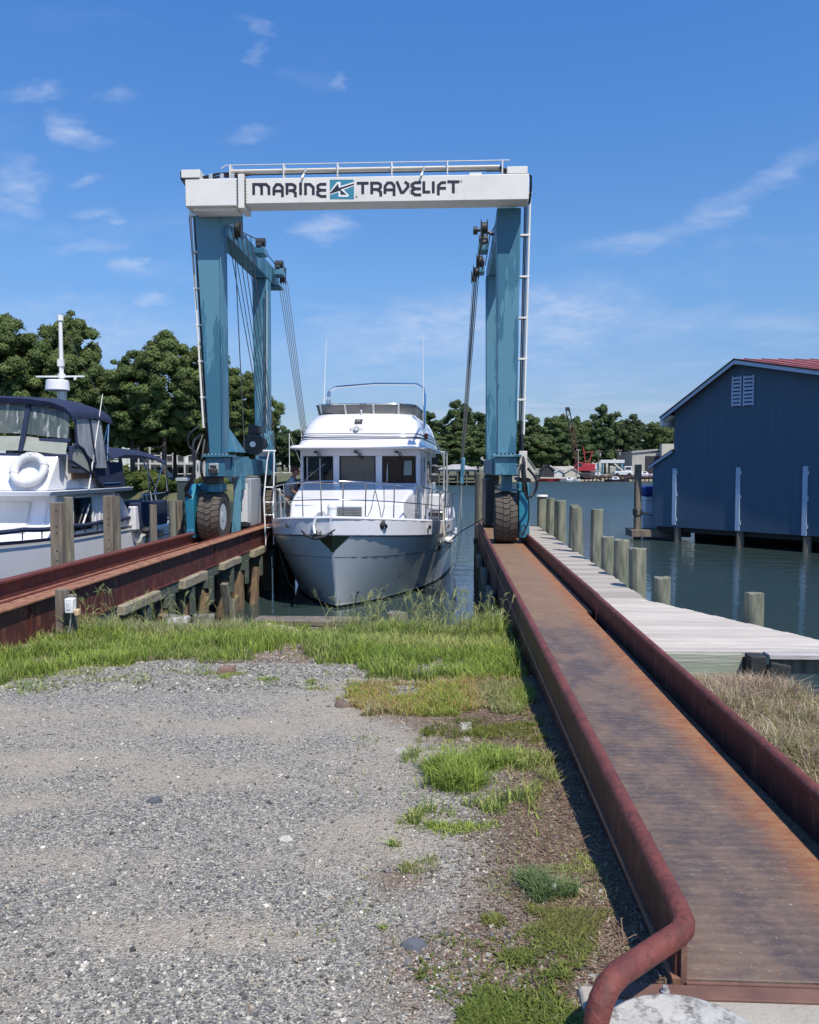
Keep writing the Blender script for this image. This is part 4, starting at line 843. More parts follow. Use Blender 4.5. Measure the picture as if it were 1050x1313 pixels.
# ------------------------------------------------------------------ the trawler in the slip (local frame: x to the right, +y aft, z from the waterline)
BY = R(-2.7)
b = thing('motor_trawler', 'white and grey blue motor trawler with a flybridge floating in the crane slings', 'motor boat', (-2.41, 17.3, WZ), rz=BY)
def lerp(x, P):
    for (x0, y0), (x1, y1) in zip(P, P[1:]):
        if x <= x1: t = max(0, (x-x0)/(x1-x0)); return y0+(y1-y0)*t
    return P[-1][1]
def smooth(x, P):      # Catmull style smooth table
    if x <= P[0][0]: return P[0][1]
    for i in range(len(P)-1):
        x0, y0 = P[i]; x1, y1 = P[i+1]
        if x <= x1:
            m0 = (P[i+1][1]-P[i-1][1])/(P[i+1][0]-P[i-1][0]) if i else (y1-y0)/(x1-x0)
            m1 = (P[i+2][1]-P[i][1])/(P[i+2][0]-P[i][0]) if i+2 < len(P) else (y1-y0)/(x1-x0)
            h = x1-x0; t = (x-x0)/h
            return (2*t**3-3*t*t+1)*y0+(t**3-2*t*t+t)*h*m0+(-2*t**3+3*t*t)*y1+(t**3-t*t)*h*m1
    return P[-1][1]
LEN = 12.6
BD = [(0, .035), (.1, .36), (.25, .68), (.5, 1.0), (.85, 1.27), (1.35, 1.55), (1.95, 1.78), (3.2, 2.03), (5, 2.16), (7, 2.2), (10, 2.1), (13.6, 1.9)]
BW = [(0, .02), (.3, .24), (.7, .52), (1.3, .86), (2.4, 1.33), (3.7, 1.68), (5, 1.92), (8, 2.08), (12.6, 1.85)]
BK = [(0, .01), (1, .12), (3, .5), (6, 1.2), (12.6, 1.3)]
def sheer(d): return 1.97 - .10*d + .0052*d*d
def hullpt(u, lev, off=0):   # u 0..1 along the length, lev -1 keel, 0 waterline .. 1 sheer
    if lev >= 0:
        y0 = -.50*min(1, lev/.815)-.04*max(0, (lev-.815)/.185); L = 12.6-y0-(.0)*lev; d = u*L; yy = y0+d
        dd = yy+.54; zs = sheer(dd)
        k = min(1, lev/.815); f = k*.965; f = f if lev < .815 else .965+.035*(lev-.815)/.185
        bb = smooth(d, BW)*(1-f)+smooth(d, BD)*f
        if lev > .8: bb = bb
        return (bb+off, yy, lev*zs)
    k = -lev; y0 = .9*k; d = u*(12.6-y0); return (max(.01, smooth(d, BW)*(1-k)+smooth(d, BK)*k)+off, y0+d, -.75*k)
US = [0, .004, .010, .018, .03, .045, .065, .09, .12, .16, .2, .26, .33, .42, .52, .64, .76, .88, 1.0]
def hull_band(levels, name, m, off=0, par=None, both=True):
    mb = MB()
    for sx in (-1, 1):
        mb.loft([[(sx*hullpt(u, l, off)[0], hullpt(u, l)[1], hullpt(u, l)[2]) for u in US] for l in levels], False, False)
    S0 = [hullpt(0, l, off) for l in levels]; mb.loft([[(-p[0], p[1], p[2]) for p in S0], [(0, p[1]-.006, p[2]) for p in S0], [(p[0], p[1], p[2]) for p in S0]], False, False)
    # transom
    P = [hullpt(1, l, off) for l in levels]
    mb.loft([[(-p[0], p[1], p[2]) for p in P], [(p[0], p[1], p[2]) for p in P]], False, False)
    return mb.build(name, m, par or b, ang=50)
hull_band([-1, -.7, -.35, 0, .03], 'hull_bottom', 'boot')
hull_band([.03, .052], 'waterline_stripe', 'white', .002)
hull = hull_band([.052, .15, .25, .35, .45, .55, .65, .75, .815], 'hull', 'hull')
hull_band([.815, .88, .94, 1.0], 'bulwark', 'gel', .012)
# cap rail, rub line, knuckle line
def along(lev, off, r, name, m, u0=0, u1=1, dz=0, n=26, sides=(-1, 1), par=None):
    mb = MB()
    for sx in sides:
        pts = []
        for i in range(n+1):
            u = u0+(u1-u0)*(i/n)**1.7; p = hullpt(u, lev, off); pts.append((sx*p[0], p[1], p[2]+dz))
        mb.tube(pts, r, 8)
    return mb.build(name, m, par or b)
along(1.0, -.02, .035, 'cap_rail', 'gel')
along(.815, .01, .018, 'rub_strake', 'navyhull')
along(.58, .0, .006, 'hull_seam', 'navyhull')
along(.70, .05, .035, 'rub_strake', 'white', .27, .75, sides=(1,))
along(.70, .05, .035, 'rub_strake', 'white', .27, .75, sides=(-1,))
# stem plate
for sx in (-1, 1):
    rows = []
    for i in range(9):
        lev = .64+(.815-.64)*i/8; wmax = .36*(i/8)+.004; row = []
        for j in range(7):
            # walk along u until the half breadth matches
            tgt = wmax*j/6; lo, hi = 0, .2
            for _ in range(24):
                mid = (lo+hi)/2
                if hullpt(mid, lev)[0] < tgt: lo = mid
                else: hi = mid
            p = hullpt(lo, lev, .006); row.append((sx*p[0] if j else 0, p[1]-(.008 if j else .022), p[2]))
        rows.append(row)
    MB().loft(rows, False, False).build('stem_plate', 'dullsteel', b, ang=60)
for sx in (-1, 1):        # through-hull fittings and vents
    for u, lev in ((.03, .16), (.09, .13), (.12, .3)):
        p = hullpt(u, lev, .004); MB().cyl((sx*p[0], p[1], p[2]), (sx*(p[0]+.02), p[1]-.01, p[2]), .025, n=10).build('skin_fitting', 'dark', b)
    p = hullpt(.29, .60, .01); MB().box(*sorted((sx*p[0]-.02, sx*p[0]+.02)), p[1]-.14, p[1]+.14, p[2]-.07, p[2]+.07).build('hull_vent', 'dark', b, .005)
# decks
mb = MB(); DU = [u for u in US]
mb.loft([[(-hullpt(u, .84)[0]+.02, hullpt(u, .84)[1], sheer(hullpt(u, .84)[1]+.54)-.33) for u in DU], [(hullpt(u, .84)[0]-.02, hullpt(u, .84)[1], sheer(hullpt(u, .84)[1]+.54)-.33) for u in DU]], False, False).build('deck', 'gel', b)
inner = MB()
for sx in (-1, 1): inner.loft([[(sx*(hullpt(u, .84)[0]-.03), hullpt(u, .84)[1]+.03, sheer(hullpt(u, .84)[1]+.54)-.34) for u in US], [(sx*(hullpt(u, 1)[0]-.03), hullpt(u, 1)[1]+.03, hullpt(u, 1)[2]) for u in US]], False, False)
inner.build('bulwark_lining', 'gel', b)
# trunk cabin, windlass, anchor
tr_ = MB().hexa([(-1.34, 1.15, 1.4), (1.34, 1.15, 1.4), (1.5, 3.2, 1.4), (-1.5, 3.2, 1.4)], [(-1.30, 1.28, 2.22), (1.30, 1.28, 2.22), (1.46, 3.0, 2.62), (-1.46, 3.0, 2.62)]).build('trunk_cabin', 'gel', b, .06, seg=3)
MB().box(-.30, .42, 1.12, 1.20, 1.87, 2.15).build('vent_frame', 'gel', tr_, .01)
for k in range(6): MB().hexa([(-.26, 1.09, 1.90+k*.038), (.38, 1.09, 1.90+k*.038), (.38, 1.118, 1.91+k*.038), (-.26, 1.118, 1.91+k*.038)], [(-.26, 1.09, 1.912+k*.038), (.38, 1.09, 1.912+k*.038), (.38, 1.118, 1.932+k*.038), (-.26, 1.118, 1.932+k*.038)]).build('louvre_slat', 'alu', tr_)
MB().tube([(-1.12, 1.2, 2.28), (-1.12, 1.17, 2.33), (-.62, 1.17, 2.33), (-.62, 1.2, 2.28)], .012, 6).build('grab_rail', 'steel', tr_)
wl = MB().cyl((-.12, -.25, 1.62), (-.12, -.25, 2.12), .13, .10, 16).ball((-.12, -.25, 2.15), .11).build('windlass', 'gel', b)
MB().cyl((-.30, -.25, 1.86), (.06, -.25, 1.86), .10, n=16).build('windlass_drum', 'steel', wl)
MB().box(-.42, .12, -.85, .05, 1.63, 1.74).build('anchor_platform', 'galv', b, .01)
for x in (-.40, -.30, -.22, .02): MB().beam((x, -1.0, 1.66), (x, -.4, 1.98), .02, .12).build('roller_cheek', 'galv', b, .004)
an = MB().tube([(-.36, -.2, 2.0), (-.36, -.8, 1.98), (-.34, -1.14, 1.82), (-.30, -1.22, 1.66)], [.03, .035, .035, .03], 8).build('anchor', 'galv', b)
MB().tube([(-.6, -1.1, 1.72), (-.5, -1.14, 1.62), (-.3, -1.16, 1.56), (-.1, -1.14, 1.60), (.10, -1.08, 1.74)], [.02, .03, .035, .03, .015], 8).build('anchor_fluke', 'dark', an)
for i in range(7): MB().torus((-.36+.03*(i % 2), -.1-.09*i, 2.02), .03, .011, 'XYZ'[i % 2], 12, 6).build('chain_link', 'galv', an)
for i in range(12):   # coiled rope on the windlass side
    a = i*.9; MB().torus((-.05+.05*math.cos(a), -.1+.05*math.sin(a), 1.76+.012*i), .13, .012, 'Z', 18, 5).build('rope_turn', 'rope', b)
for o_ in list(b.children):
    if o_.name.split('.')[0] in ('windlass', 'anchor_platform', 'roller_cheek', 'anchor', 'rope_turn'): o_.location.y += .42
# bow rail
def rail(dz, off=-.06, u0=0, u1=.72, n=30, r=.016):
    L = []; Rr = []
    for i in range(n+1):
        u = u1*(i/n)**1.5; p = hullpt(max(u, .004), 1, off); z = p[2]+dz
        L.append((-p[0], p[1], z)); Rr.append((p[0], p[1], z))
    return MB().tube(L[::-1]+Rr, r, 8)
rail(.76).build('top_rail', 'steel', b); rail(.38, r=.013).build('middle_rail', 'steel', b)
for sx in (-1, 1):
    for u in (.006, .022, .065, .125, .20, .27, .35, .44, .54, .64, .72):
        p = hullpt(u, 1, -.06); MB().cyl((sx*(p[0]-.02), p[1], p[2]-.02), (sx*p[0], p[1], p[2]+.76), .014, n=8).build('stanchion', 'steel', b)
MB().tube([(-1.62, 1.3, 2.52), (-1.15, 2.4, 1.6)], .016, 6).build('stay_rope', 'rope', b)
MB().tube([(-1.85, 2.6, 1.7), (-1.72, 1.9, 2.5)], .02, 6).build('boat_hook', 'white', b)
# hanging fender ball with its lines
fb = MB().ball((.98, .0, 1.80), .085, 12, (1, 1, 1.15)).build('fender_ball', 'rubber', b)
for e in ((.80, 2.52), (1.0, 2.55)): MB().tube([(.97, .02, 1.90), ((.97+e[0])/2+.03, .12, 2.15), (e[0], .2, e[1]+.05)], .009, 5).build('fender_line', 'dark', fb)
MB().tube([(.80, .2, 2.5), (.68, .5, 2.1), (.45, 1.0, 1.75)], .009, 5).build('fender_line', 'dark', fb)
for sx in (-1, 1):
    for u in (.04, .16, .33):
        p = hullpt(u, .92, .03); MB().cyl((sx*(p[0]), p[1], p[2]), (sx*(p[0]+.03), p[1]-.02, p[2]), .05, n=12).build('hawse_ring', 'steel', b)
# deckhouse
HW = 1.50; HZ0, HZ1 = 1.35, 3.46; FY = 2.95
ho = MB().box(-HW, HW, FY+1.2, 9.2, HZ0, HZ1).build('deckhouse', 'gel', b, .02)
def front_x(x): return FY + .22*(abs(x)/HW)**2     # slightly rounded front
def fq(xa, xb, z0, z1, m, name, par, off=0, th=.05, bv=.01):
    n = max(1, int((xb-xa)/.2)); mb = MB()
    rk = lambda z: (z-2.5)*-.02
    for i in range(n):
        a = xa+(xb-xa)*i/n; c = xa+(xb-xa)*(i+1)/n
        mb.hexa([(a, front_x(a)+off+rk(z0), z0), (c, front_x(c)+off+rk(z0), z0), (c, front_x(c)+off+th+rk(z0), z0), (a, front_x(a)+off+th+rk(z0), z0)],
                [(a, front_x(a)+off+rk(z1), z1), (c, front_x(c)+off+rk(z1), z1), (c, front_x(c)+off+th+rk(z1), z1), (a, front_x(a)+off+th+rk(z1), z1)])
    return mb.build(name, m, par, bv if n == 1 else 0, ang=60)
WN = [(-1.42, -.63), (-.47, .44), (.60, 1.40)]
fq(-HW, HW, HZ0, 2.62, 'gel', 'front_panel', b); fq(-HW, HW, 3.30, HZ1, 'gel', 'front_panel', b)
for a, c in ((-HW, -1.42), (-.63, -.47), (.44, .60), (1.40, HW)): fq(a, c, 2.621, 3.299, 'gel', 'window_post', b, .0, .06)
for i, (a, c) in enumerate(WN):
    wnd = fq(a+.002, c-.002, 2.622, 3.298, 'greyglass' if i == 1 else 'glass', 'window', b, .035, .01)
    fr = MB()
    for x0, x1, z0, z1 in ((a, c, 2.62, 2.645), (a, c, 3.275, 3.30), (a, a+.025, 2.645, 3.275), (c-.025, c, 2.645, 3.275)):
        ya, yb = front_x(x0), front_x(x1)
        fr.hexa([(x0, ya-.012, z0), (x1, yb-.012, z0), (x1, yb+.03, z0), (x0, ya+.03, z0)], [(x0, ya-.012, z1), (x1, yb-.012, z1), (x1, yb+.03, z1), (x0, ya+.03, z1)])
    fr.build('window_frame', 'dark', wnd)
    # rounded inner corners
    cr = MB()
    for xs, zs, sx, sz in ((a+.02, 2.64, 1, 1), (c-.02, 2.64, -1, 1), (a+.02, 3.28, 1, -1), (c-.02, 3.28, -1, -1)):
        y_ = front_x(xs)+.012; cr.add([(xs, y_, zs), (xs+sx*.07, y_, zs), (xs+sx*.02, y_, zs+sz*.02), (xs, y_, zs+sz*.07)], [(0, 1, 2, 3)])
    cr.build('window_corner', 'dark', wnd)
    xm = (a+c)/2+.02
    wp = MB().beam((xm-.03, FY-.10, 3.40), (xm+.10, FY-.08, 3.22), .03, .03).beam((xm+.03, FY-.09, 3.40), (xm+.13, FY-.07, 3.24), .02, .02).box(xm-.09, xm-.01, FY-.10, FY-.0, 3.37, 3.42).build('wiper', 'rubber', b)
    if i != 1: MB().beam((xm+.11, FY-.04, 3.24), (xm+.12, FY-.02, 2.70), .012, .012).build('wiper_blade', 'rubber', wp)
# things seen through the panes: curtains, and a strip standing for mullion shadow
for x in (-1.32, -.98, .72): MB().beam((x, 2.99+.18*(abs(x)/HW)**2, 2.66), (x, 2.99+.18*(abs(x)/HW)**2, 3.27), .03, .01).build('curtain_edge', 'greycan', b)
MB().beam((-1.40, 3.10, 2.68), (-.85, 3.0, 3.10), .018, .01).build('mullion_shadow_strip', 'greycan', b)
MB().box(.93, 1.30, 3.10, 3.13, 2.82, 3.18).build('bright_pane_shape', mat('cabin_pale_panel', (.30, .36, .33), (.2, .25, .22), 3, .4), b)  # pale plate standing for the bright shape in the right pane
for sx in (1, -1):      # side windows and door
    for y0, y1, z0, z1, m_ in ((3.35, 3.75, 2.5, 3.28, 'glass'), (4.05, 4.75, 1.5, 3.3, 'greyglass'), (5.2, 6.4, 2.55, 3.2, 'glass'), (6.7, 8.2, 2.55, 3.2, 'glass')):
        wd = MB().box(*sorted((sx*(HW-.03), sx*(HW+.006))), y0, y1, z0, z1).build('side_window', m_, b, .01)
        for q in ((y0-.04, y0), (y1, y1+.04)): MB().box(*sorted((sx*(HW-.01), sx*(HW+.02))), q[0], q[1], z0-.03, z1+.03).build('window_frame', 'white', wd, .004)
    MB().box(*sorted((sx*(HW-.06), sx*HW)), 3.15, 4.2, HZ0, HZ1).build('side_panel', 'gel', b, .01)
MB().tube([(1.58, 3.5, 1.8), (1.60, 3.5, 2.9)], .02, 8).build('grab_rail', 'white', b)
# brow and flybridge
def ringrect(hw, y0, y1, z, r=.5, n=7, crown=0):
    pts = [(hw, y1, z)]
    for i in range(n+1):
        a = i*math.pi/2/n; pts.append((hw-r+r*math.cos(a), y0+r-r*math.sin(a), z))
    pts.append((0, y0-crown, z))
    for i in range(n+1):
        a = math.pi/2+i*math.pi/2/n; pts.append((-hw+r+r*math.cos(a), y0+r-r*math.sin(a), z))
    pts.append((-hw, y1, z)); return pts
MB().loft([ringrect(1.66, 2.60, 9.6, 3.462, .35), ringrect(1.72, 2.55, 9.6, 3.50, .35), ringrect(1.66, 2.60, 9.6, 3.56, .35)], True, True).build('brow', 'gel', b, ang=50)
fly = MB().loft([ringrect(1.56, 2.75, 9.3, 3.56, .5), ringrect(1.50, 2.88, 9.3, 3.72, .5, crown=.05), ringrect(1.46, 3.05, 9.2, 3.95, .52, crown=.08), ringrect(1.38, 3.30, 9.2, 4.18, .6, crown=.1), ringrect(1.28, 3.58, 9.2, 4.36, .68, crown=.12), ringrect(1.22, 3.78, 9.2, 4.40, .68, crown=.12)], True, True).build('flybridge', 'gel', b, ang=60)
def ring_tube(hw, y0, z, r, rad, crown=.08, y1=9.0): return MB().tube(ringrect(hw, y0, y1, z, rad, crown=crown), r, 6)
ring_tube(1.50, 2.86, 3.76, .018, .5, .06).build('navy_stripe', 'navyhull', b)
ring_tube(1.488, 2.93, 3.85, .010, .5, .07).build('navy_stripe', 'navyhull', b)
ws = MB().loft([ringrect(1.27, 3.74, 6.6, 4.38, .7, crown=.12), ringrect(1.31, 3.62, 6.4, 4.62, .7, crown=.12)], False, False).build('windscreen', 'tint', b, ang=60)
ring_tube(1.31, 3.62, 4.63, .018, .7, .12, 6.4).build('windscreen_rail', 'steel', ws)
rp0, rp1 = ringrect(1.275, 3.72, 6.6, 4.38, .7, crown=.12), ringrect(1.315, 3.60, 6.4, 4.68, .7, crown=.12)
def on(ring, x): 
    best = min(ring[1:-1], key=lambda p: abs(p[0]-x)+(p[1]-3.7)*.01); return best
for x in (-1.1, -.42, .30, .92):
    yy0 = 3.60-.0+.7*(1-math.sqrt(max(0, 1-(max(0, abs(x)-.57)/.7)**2))); c0 = .12*(1-min(1, abs(x)/.57)) if abs(x) < .57 else 0
    MB().beam((x, yy0+.10-c0, 4.39), (x*1.02, yy0-.025-c0, 4.62), .045, .02, (0, 1, 0)).build('windscreen_post', 'white', ws)
MB().box(.38, .62, 4.3, 4.5, 4.36, 4.56).build('radio', 'dark', b, .01)
MB().box(-.02, .16, 4.3, 4.5, 4.36, 4.5).build('radio', 'dark', b, .01)
# searchlight and nameplate on the fairing
MB().box(-.20, .14, 2.95, 3.15, 3.90, 4.02).build('light_base', 'white', b, .02)
MB().cyl((-.03, 2.90, 3.97), (-.03, 3.06, 3.97), .065, n=18).build('search_light', 'steel', b)
MB().cyl((-.03, 2.888, 3.97), (-.03, 2.899, 3.97), .045, n=18).build('light_lens', 'white', b)
MB().hexa([(-.11, 3.10, 4.10), (.08, 3.10, 4.10), (.08, 3.2, 4.10), (-.11, 3.2, 4.10)], [(-.11, 3.20, 4.22), (.08, 3.20, 4.22), (.08, 3.32, 4.22), (-.11, 3.32, 4.22)]).build('badge_plate', 'dark', b, .004)
MB().torus((-.015, 3.148, 4.155), .035, .006, 'Y', 16, 5).build('badge_ring', 'white', b)
MB().tube([(0.0, 3.5, 4.33), (0.02, 3.38, 4.45)], .02, 6).build('horn', 'white', b)
# bimini frame, antennas, side lights
for y, dz in ((6.2, 0), (5.9, -.05)):
    a = [(-1.20, y-.6, 4.35), (-1.36, y, 4.95), (-1.32, y+.05, 5.22+dz), (-1.15, y+.05, 5.34+dz), (0, y+.05, 5.42+dz), (1.15, y+.05, 5.40+dz), (1.34, y+.05, 5.30+dz), (1.40, y, 5.0), (1.40, y-.3, 4.1)]
    MB().tube(a, .024, 8).build('bimini_bow', 'steel', b)
MB().tube([(1.40, 6.2, 5.1), (1.22, 7.0, 4.35)], .016, 6).build('bimini_brace', 'steel', b)
MB().tube([(-1.36, 6.2, 5.1), (-1.30, 7.0, 4.35)], .016, 6).build('bimini_brace', 'steel', b)
MB().tube([(-1.32, 5.2, 4.4), (-1.25, 5.3, 6.55)], [.016, .006], 6).build('antenna', 'white', b)
MB().tube([(1.43, 5.2, 3.75), (1.40, 5.3, 6.6)], [.018, .006], 6).build('antenna', 'white', b)
MB().box(1.44, 1.56, 4.9, 5.1, 3.78, 3.92).build('side_light', mat('red_lens', (.35, .02, .02), None, rough=.3), b, .01)
MB().box(-1.56, -1.44, 4.9, 5.1, 3.78, 3.92).build('side_light', mat('green_lens', (.02, .2, .08), None, rough=.3), b, .01)
MB().tube([(1.5, 5.0, 3.95), (1.75, 5.6, 3.75), (1.92, 6.0, 3.3), (1.95, 6.1, 2.6)], .018, 6).build('conduit', 'white', b)
# cockpit side: boxes, ladder and frame on the right
MB().box(1.60, 2.02, 4.4, 5.4, 1.9, 2.30).build('deck_seat', 'gel', b, .03)
for k in range(3): MB().box(1.62, 2.04, 4.38, 4.42, 1.40+k*.16, 1.50+k*.16).build('step_tread', 'dark', b, .004)
MB().box(1.63, 2.0, 4.43, 5.3, 1.3, 1.85).build('deck_locker', 'alu', b, .02)
for x, y in ((1.58, 5.8), (1.95, 5.8), (1.95, 7.4)): MB().cyl((x, y, 1.5), (x, y, 3.45), .025, n=8).build('frame_post', 'galv', b)
MB().tube([(1.58, 5.8, 3.45), (1.95, 5.8, 3.45), (1.95, 7.4, 3.45)], .025, 8).build('frame_rail', 'galv', b)
for k in range(3): MB().box(1.60, 1.8, 5.75+k*.1, 5.82+k*.1, 2.6+k*.25, 2.8+k*.25).build('outboard_bracket', 'dark', b, .01)
MB().tube([(2.05, 3.3, 1.55), (2.18, 3.4, 1.2), (2.27, 3.6, 1.05), (2.15, 3.6, .95)], .02, 6).build('mooring_tail', 'rope', b)
MB().ball((2.22, 2.9, 1.22), .12, 10, (1, 1, .8)).build('fender', 'white', b)
MB().tube([(2.0, 3.5, 2.4), (2.08, 3.2, 1.9), (2.12, 3.0, 1.3)], .02, 6).build('mooring_tail', 'rope', b)
single(MB().tube([(-.02, 19.9, -.18), (.3, 19.7, .10), (.64, 19.6, .30), (.95, 19.5, .52)], .012, 6), 'mooring_line', 'dark', 'dark line running from the white boat to the right wheels of the crane', 'rope')
# white davit posts at the rail beside the person
dv = thing('boarding_ladder_frame', 'white tubular ladder frame standing against the left rail of the white boat', 'ladder', (-4.1, 18.9, .1))
MB().tube([(-4.27, 18.8, -.2), (-4.33, 18.9, .9), (-4.27, 19.0, 1.75), (-4.22, 19.0, 1.99)], .016, 8).build('ladder_leg', 'white', dv)
MB().tube([(-4.13, 19.0, -.2), (-4.12, 19.0, 1.0), (-4.10, 19.0, 1.99)], .016, 8).build('ladder_leg', 'white', dv)
MB().tube([(-4.36, 19.0, 2.0), (-4.06, 19.0, 2.0)], .02, 8).build('ladder_rung', 'white', dv)
for z in (.2, .5, .8, 1.15): MB().tube([(-4.31, 18.95, z), (-4.11, 19.0, z)], .014, 6).build('ladder_rung', 'white', dv)
# ------------------------------------------------------------------ person on the side deck
def skin(name, nodes, edges, m, parent, sub=2):
    me = bpy.data.meshes.new(name); me.from_pydata([n[0] for n in nodes], edges, []); me.materials.append(M[m])
    o = bpy.data.objects.new(name, me); COL.objects.link(o); o.parent = parent
    sk = o.modifiers.new('skin', 'SKIN'); sk.use_smooth_shade = True
    sv = me.skin_vertices[0].data
    for i, n in enumerate(nodes): sv[i].radius = (n[1], n[2] if len(n) > 2 else n[1])
    sv[0].use_root = True
    ss = o.modifiers.new('sub', 'SUBSURF'); ss.levels = sub; ss.render_levels = sub
    return o
pz = WZ+sheer(4.4)-.33
pe = thing('person', 'person in a grey blue t-shirt and shorts working at the cabin side of the boat', 'person', (-4.13, 20.75, pz))
# facing right (+x), bent forward; x forward, y sideways (away), z up
nd = [((0, 0, .92), .15, .13), ((.02, 0, 1.08), .145, .12), ((.06, 0, 1.24), .16, .125), ((.11, 0, 1.40), .14, .12), ((.15, 0, 1.475), .065),
      ((-.0, -.10, .82), .095), ((.05, -.11, .48), .065), ((-.02, -.12, .10), .045), ((.12, -.13, .04), .045),
      ((-.0, .10, .82), .095), ((.07, .11, .48), .065), ((.02, .12, .10), .045), ((.16, .13, .04), .045),
      ((.12, -.19, 1.40), .062), ((.16, -.25, 1.14), .048), ((.36, -.20, 1.00), .036), ((.44, -.18, .98), .03),
      ((.12, .19, 1.40), .062), ((.20, .25, 1.15), .048), ((.40, .18, 1.04), .036), ((.48, .16, 1.02), .03), ((.17, 0, 1.52), .055)]
ed = [(0, 1), (1, 2), (2, 3), (3, 4), (4, 21), (0, 5), (5, 6), (6, 7), (7, 8), (0, 9), (9, 10), (10, 11), (11, 12), (3, 13), (13, 14), (14, 15), (15, 16), (3, 17), (17, 18), (18, 19), (19, 20)]
skin('body', nd, ed, 'skin', pe)
hd = MB().ball((.20, 0, 1.62), .10, 14, (1.0, .82, 1.18))
hd.ball((.295, 0, 1.605), .02, 6, (1, .8, 1.2)); hd.ball((.20, -.085, 1.61), .022, 6, (.9, .5, 1.3)); hd.ball((.20, .085, 1.61), .022, 6, (.9, .5, 1.3)); hd.ball((.27, 0, 1.545), .035, 8)
BASE[pe.name] = (0, 0, 0)
hdo = hd.build('head', 'skin', pe)
MB().ball((.185, 0, 1.655), .105, 14, (1.02, .88, .98)).build('hair', 'hair', pe)
MB().ball((.285, -.035, 1.63), .008, 6).ball((.285, .035, 1.63), .008, 6).build('eye', 'dark', hdo)
skin('t_shirt', [((0, 0, .90), .175, .155), ((.02, 0, 1.08), .17, .145), ((.06, 0, 1.24), .18, .15), ((.11, 0, 1.41), .155, .135), ((.12, -.19, 1.40), .082), ((.15, -.235, 1.22), .075), ((.12, .19, 1.40), .082), ((.17, .235, 1.22), .075)], [(0, 1), (1, 2), (2, 3), (3, 4), (4, 5), (3, 6), (6, 7)], 'tshirt', pe)
skin('shorts', [((0, 0, .90), .165, .145), ((0, -.10, .80), .115), ((.04, -.11, .52), .10), ((0, .10, .80), .115), ((.06, .11, .52), .10)], [(0, 1), (1, 2), (0, 3), (3, 4)], 'shorts', pe)
for sy, xx in ((-.12, .0), (.12, .04)):
    MB().loft([[(xx+.05+math.cos(a)*.14, sy+math.sin(a)*.05, z) for a in [k*math.pi/6 for k in range(12)]] for z in (0, .05)]).loft([[(xx+.03+math.cos(a)*.09*(1-.3*j), sy+math.sin(a)*.05*(1-.2*j), .05+.05*j) for a in [k*math.pi/6 for k in range(12)]] for j in (0, 1)]).build('shoe', 'dark', pe, ang=60)
for sy, (hx, hy, hz) in ((-1, (.46, -.175, .975)), (1, (.50, .155, 1.015))):
    pn = [((hx-.02, hy, hz), .028, .018), ((hx+.045, hy, hz-.01), .030, .016)]; pe_ = [(0, 1)]
    for j in range(4):
        k = len(pn); o_ = (j-1.5)*.017
        pn += [((hx+.075, hy+o_, hz-.015), .009), ((hx+.10, hy+o_, hz-.035), .008), ((hx+.105, hy+o_, hz-.06+.004*abs(j-1.5)), .007)]; pe_ += [(1, k), (k, k+1), (k+1, k+2)]
    k = len(pn); pn += [((hx+.02, hy-sy*.035, hz-.005), .010), ((hx+.055, hy-sy*.045, hz-.03), .008)]; pe_ += [(0, k), (k, k+1)]
    skin('hand', pn, pe_, 'skin', pe, 1)

# ------------------------------------------------------------------ the cruiser on the left
lb = thing('cabin_cruiser', 'white cabin cruiser with a navy canvas flybridge enclosure moored left of the runway', 'motor boat', (-10, 17, WZ))
CX = -9.9
LB = [(0, .1), (.4, .7), (1.2, 1.35), (2.2, 1.85), (3.5, 2.1), (5, 2.15), (8, 2.1), (11.5, 2.0)]
LW = [(0, .03), (1, 1.0), (2.0, 1.62), (3.5, 1.98), (7, 2.08), (11, 1.95)]
def lbp(u, lev):
    y0 = 12.3-1.0*lev; L = 23.6-y0; d = u*L; zs = (.42-.055*d+.0035*d*d if d < 8 else .204)-WZ
    f = lev**.45; return (smooth(d, LW)*(1-f)+smooth(d, LB)*f, y0+d, WZ+lev*zs)
def lband(levels, name, m, off=0):
    mb = MB()
    for sx in (-1, 1): mb.loft([[(CX+sx*(lbp(u, l)[0]+off), lbp(u, l)[1], lbp(u, l)[2]) for u in US] for l in levels], False, False)
    P = [lbp(1, l) for l in levels]; mb.loft([[(CX-p[0], p[1], p[2]) for p in P], [(CX+p[0], p[1], p[2]) for p in P]], False, False)
    return mb.build(name, m, lb, ang=50)
lband([0, .12, .25, .40, .555], 'hull_bottom', 'alu', .0)
lband([.56, .60], 'waterline_stripe', 'white', .03)
lband([.60, .72, .85, .96], 'hull', 'gel', .0)
lband([.96, 1.0], 'rub_rail', 'navyhull', .04)
for u0, u1, dz, r in ((.01, .80, .19, .045),):
    mb = MB()
    for sx in (-1, 1):
        mb.tube([(CX+sx*(lbp(u0+(u1-u0)*i/30, 1)[0]-.02), lbp(u0+(u1-u0)*i/30, 1)[1], lbp(u0+(u1-u0)*i/30, 1)[2]+dz-.03*abs(math.sin(i*math.pi/5))) for i in range(31)], r, 8)
    mb.build('covered_rail', 'navy', lb)
for i in range(16):
    u = .02+.05*i; p = lbp(u, 1); MB().cyl((CX+p[0]-.02, p[1], p[2]), (CX+p[0]-.02, p[1], p[2]+.2), .014, n=6).build('stanchion', 'steel', lb)
MB().loft([[(CX-lbp(u, .97)[0]+.02, lbp(u, .97)[1], lbp(u, .97)[2]) for u in US], [(CX+lbp(u, .97)[0]-.02, lbp(u, .97)[1], lbp(u, .97)[2]) for u in US]], False, False).build('deck', 'gel', lb)
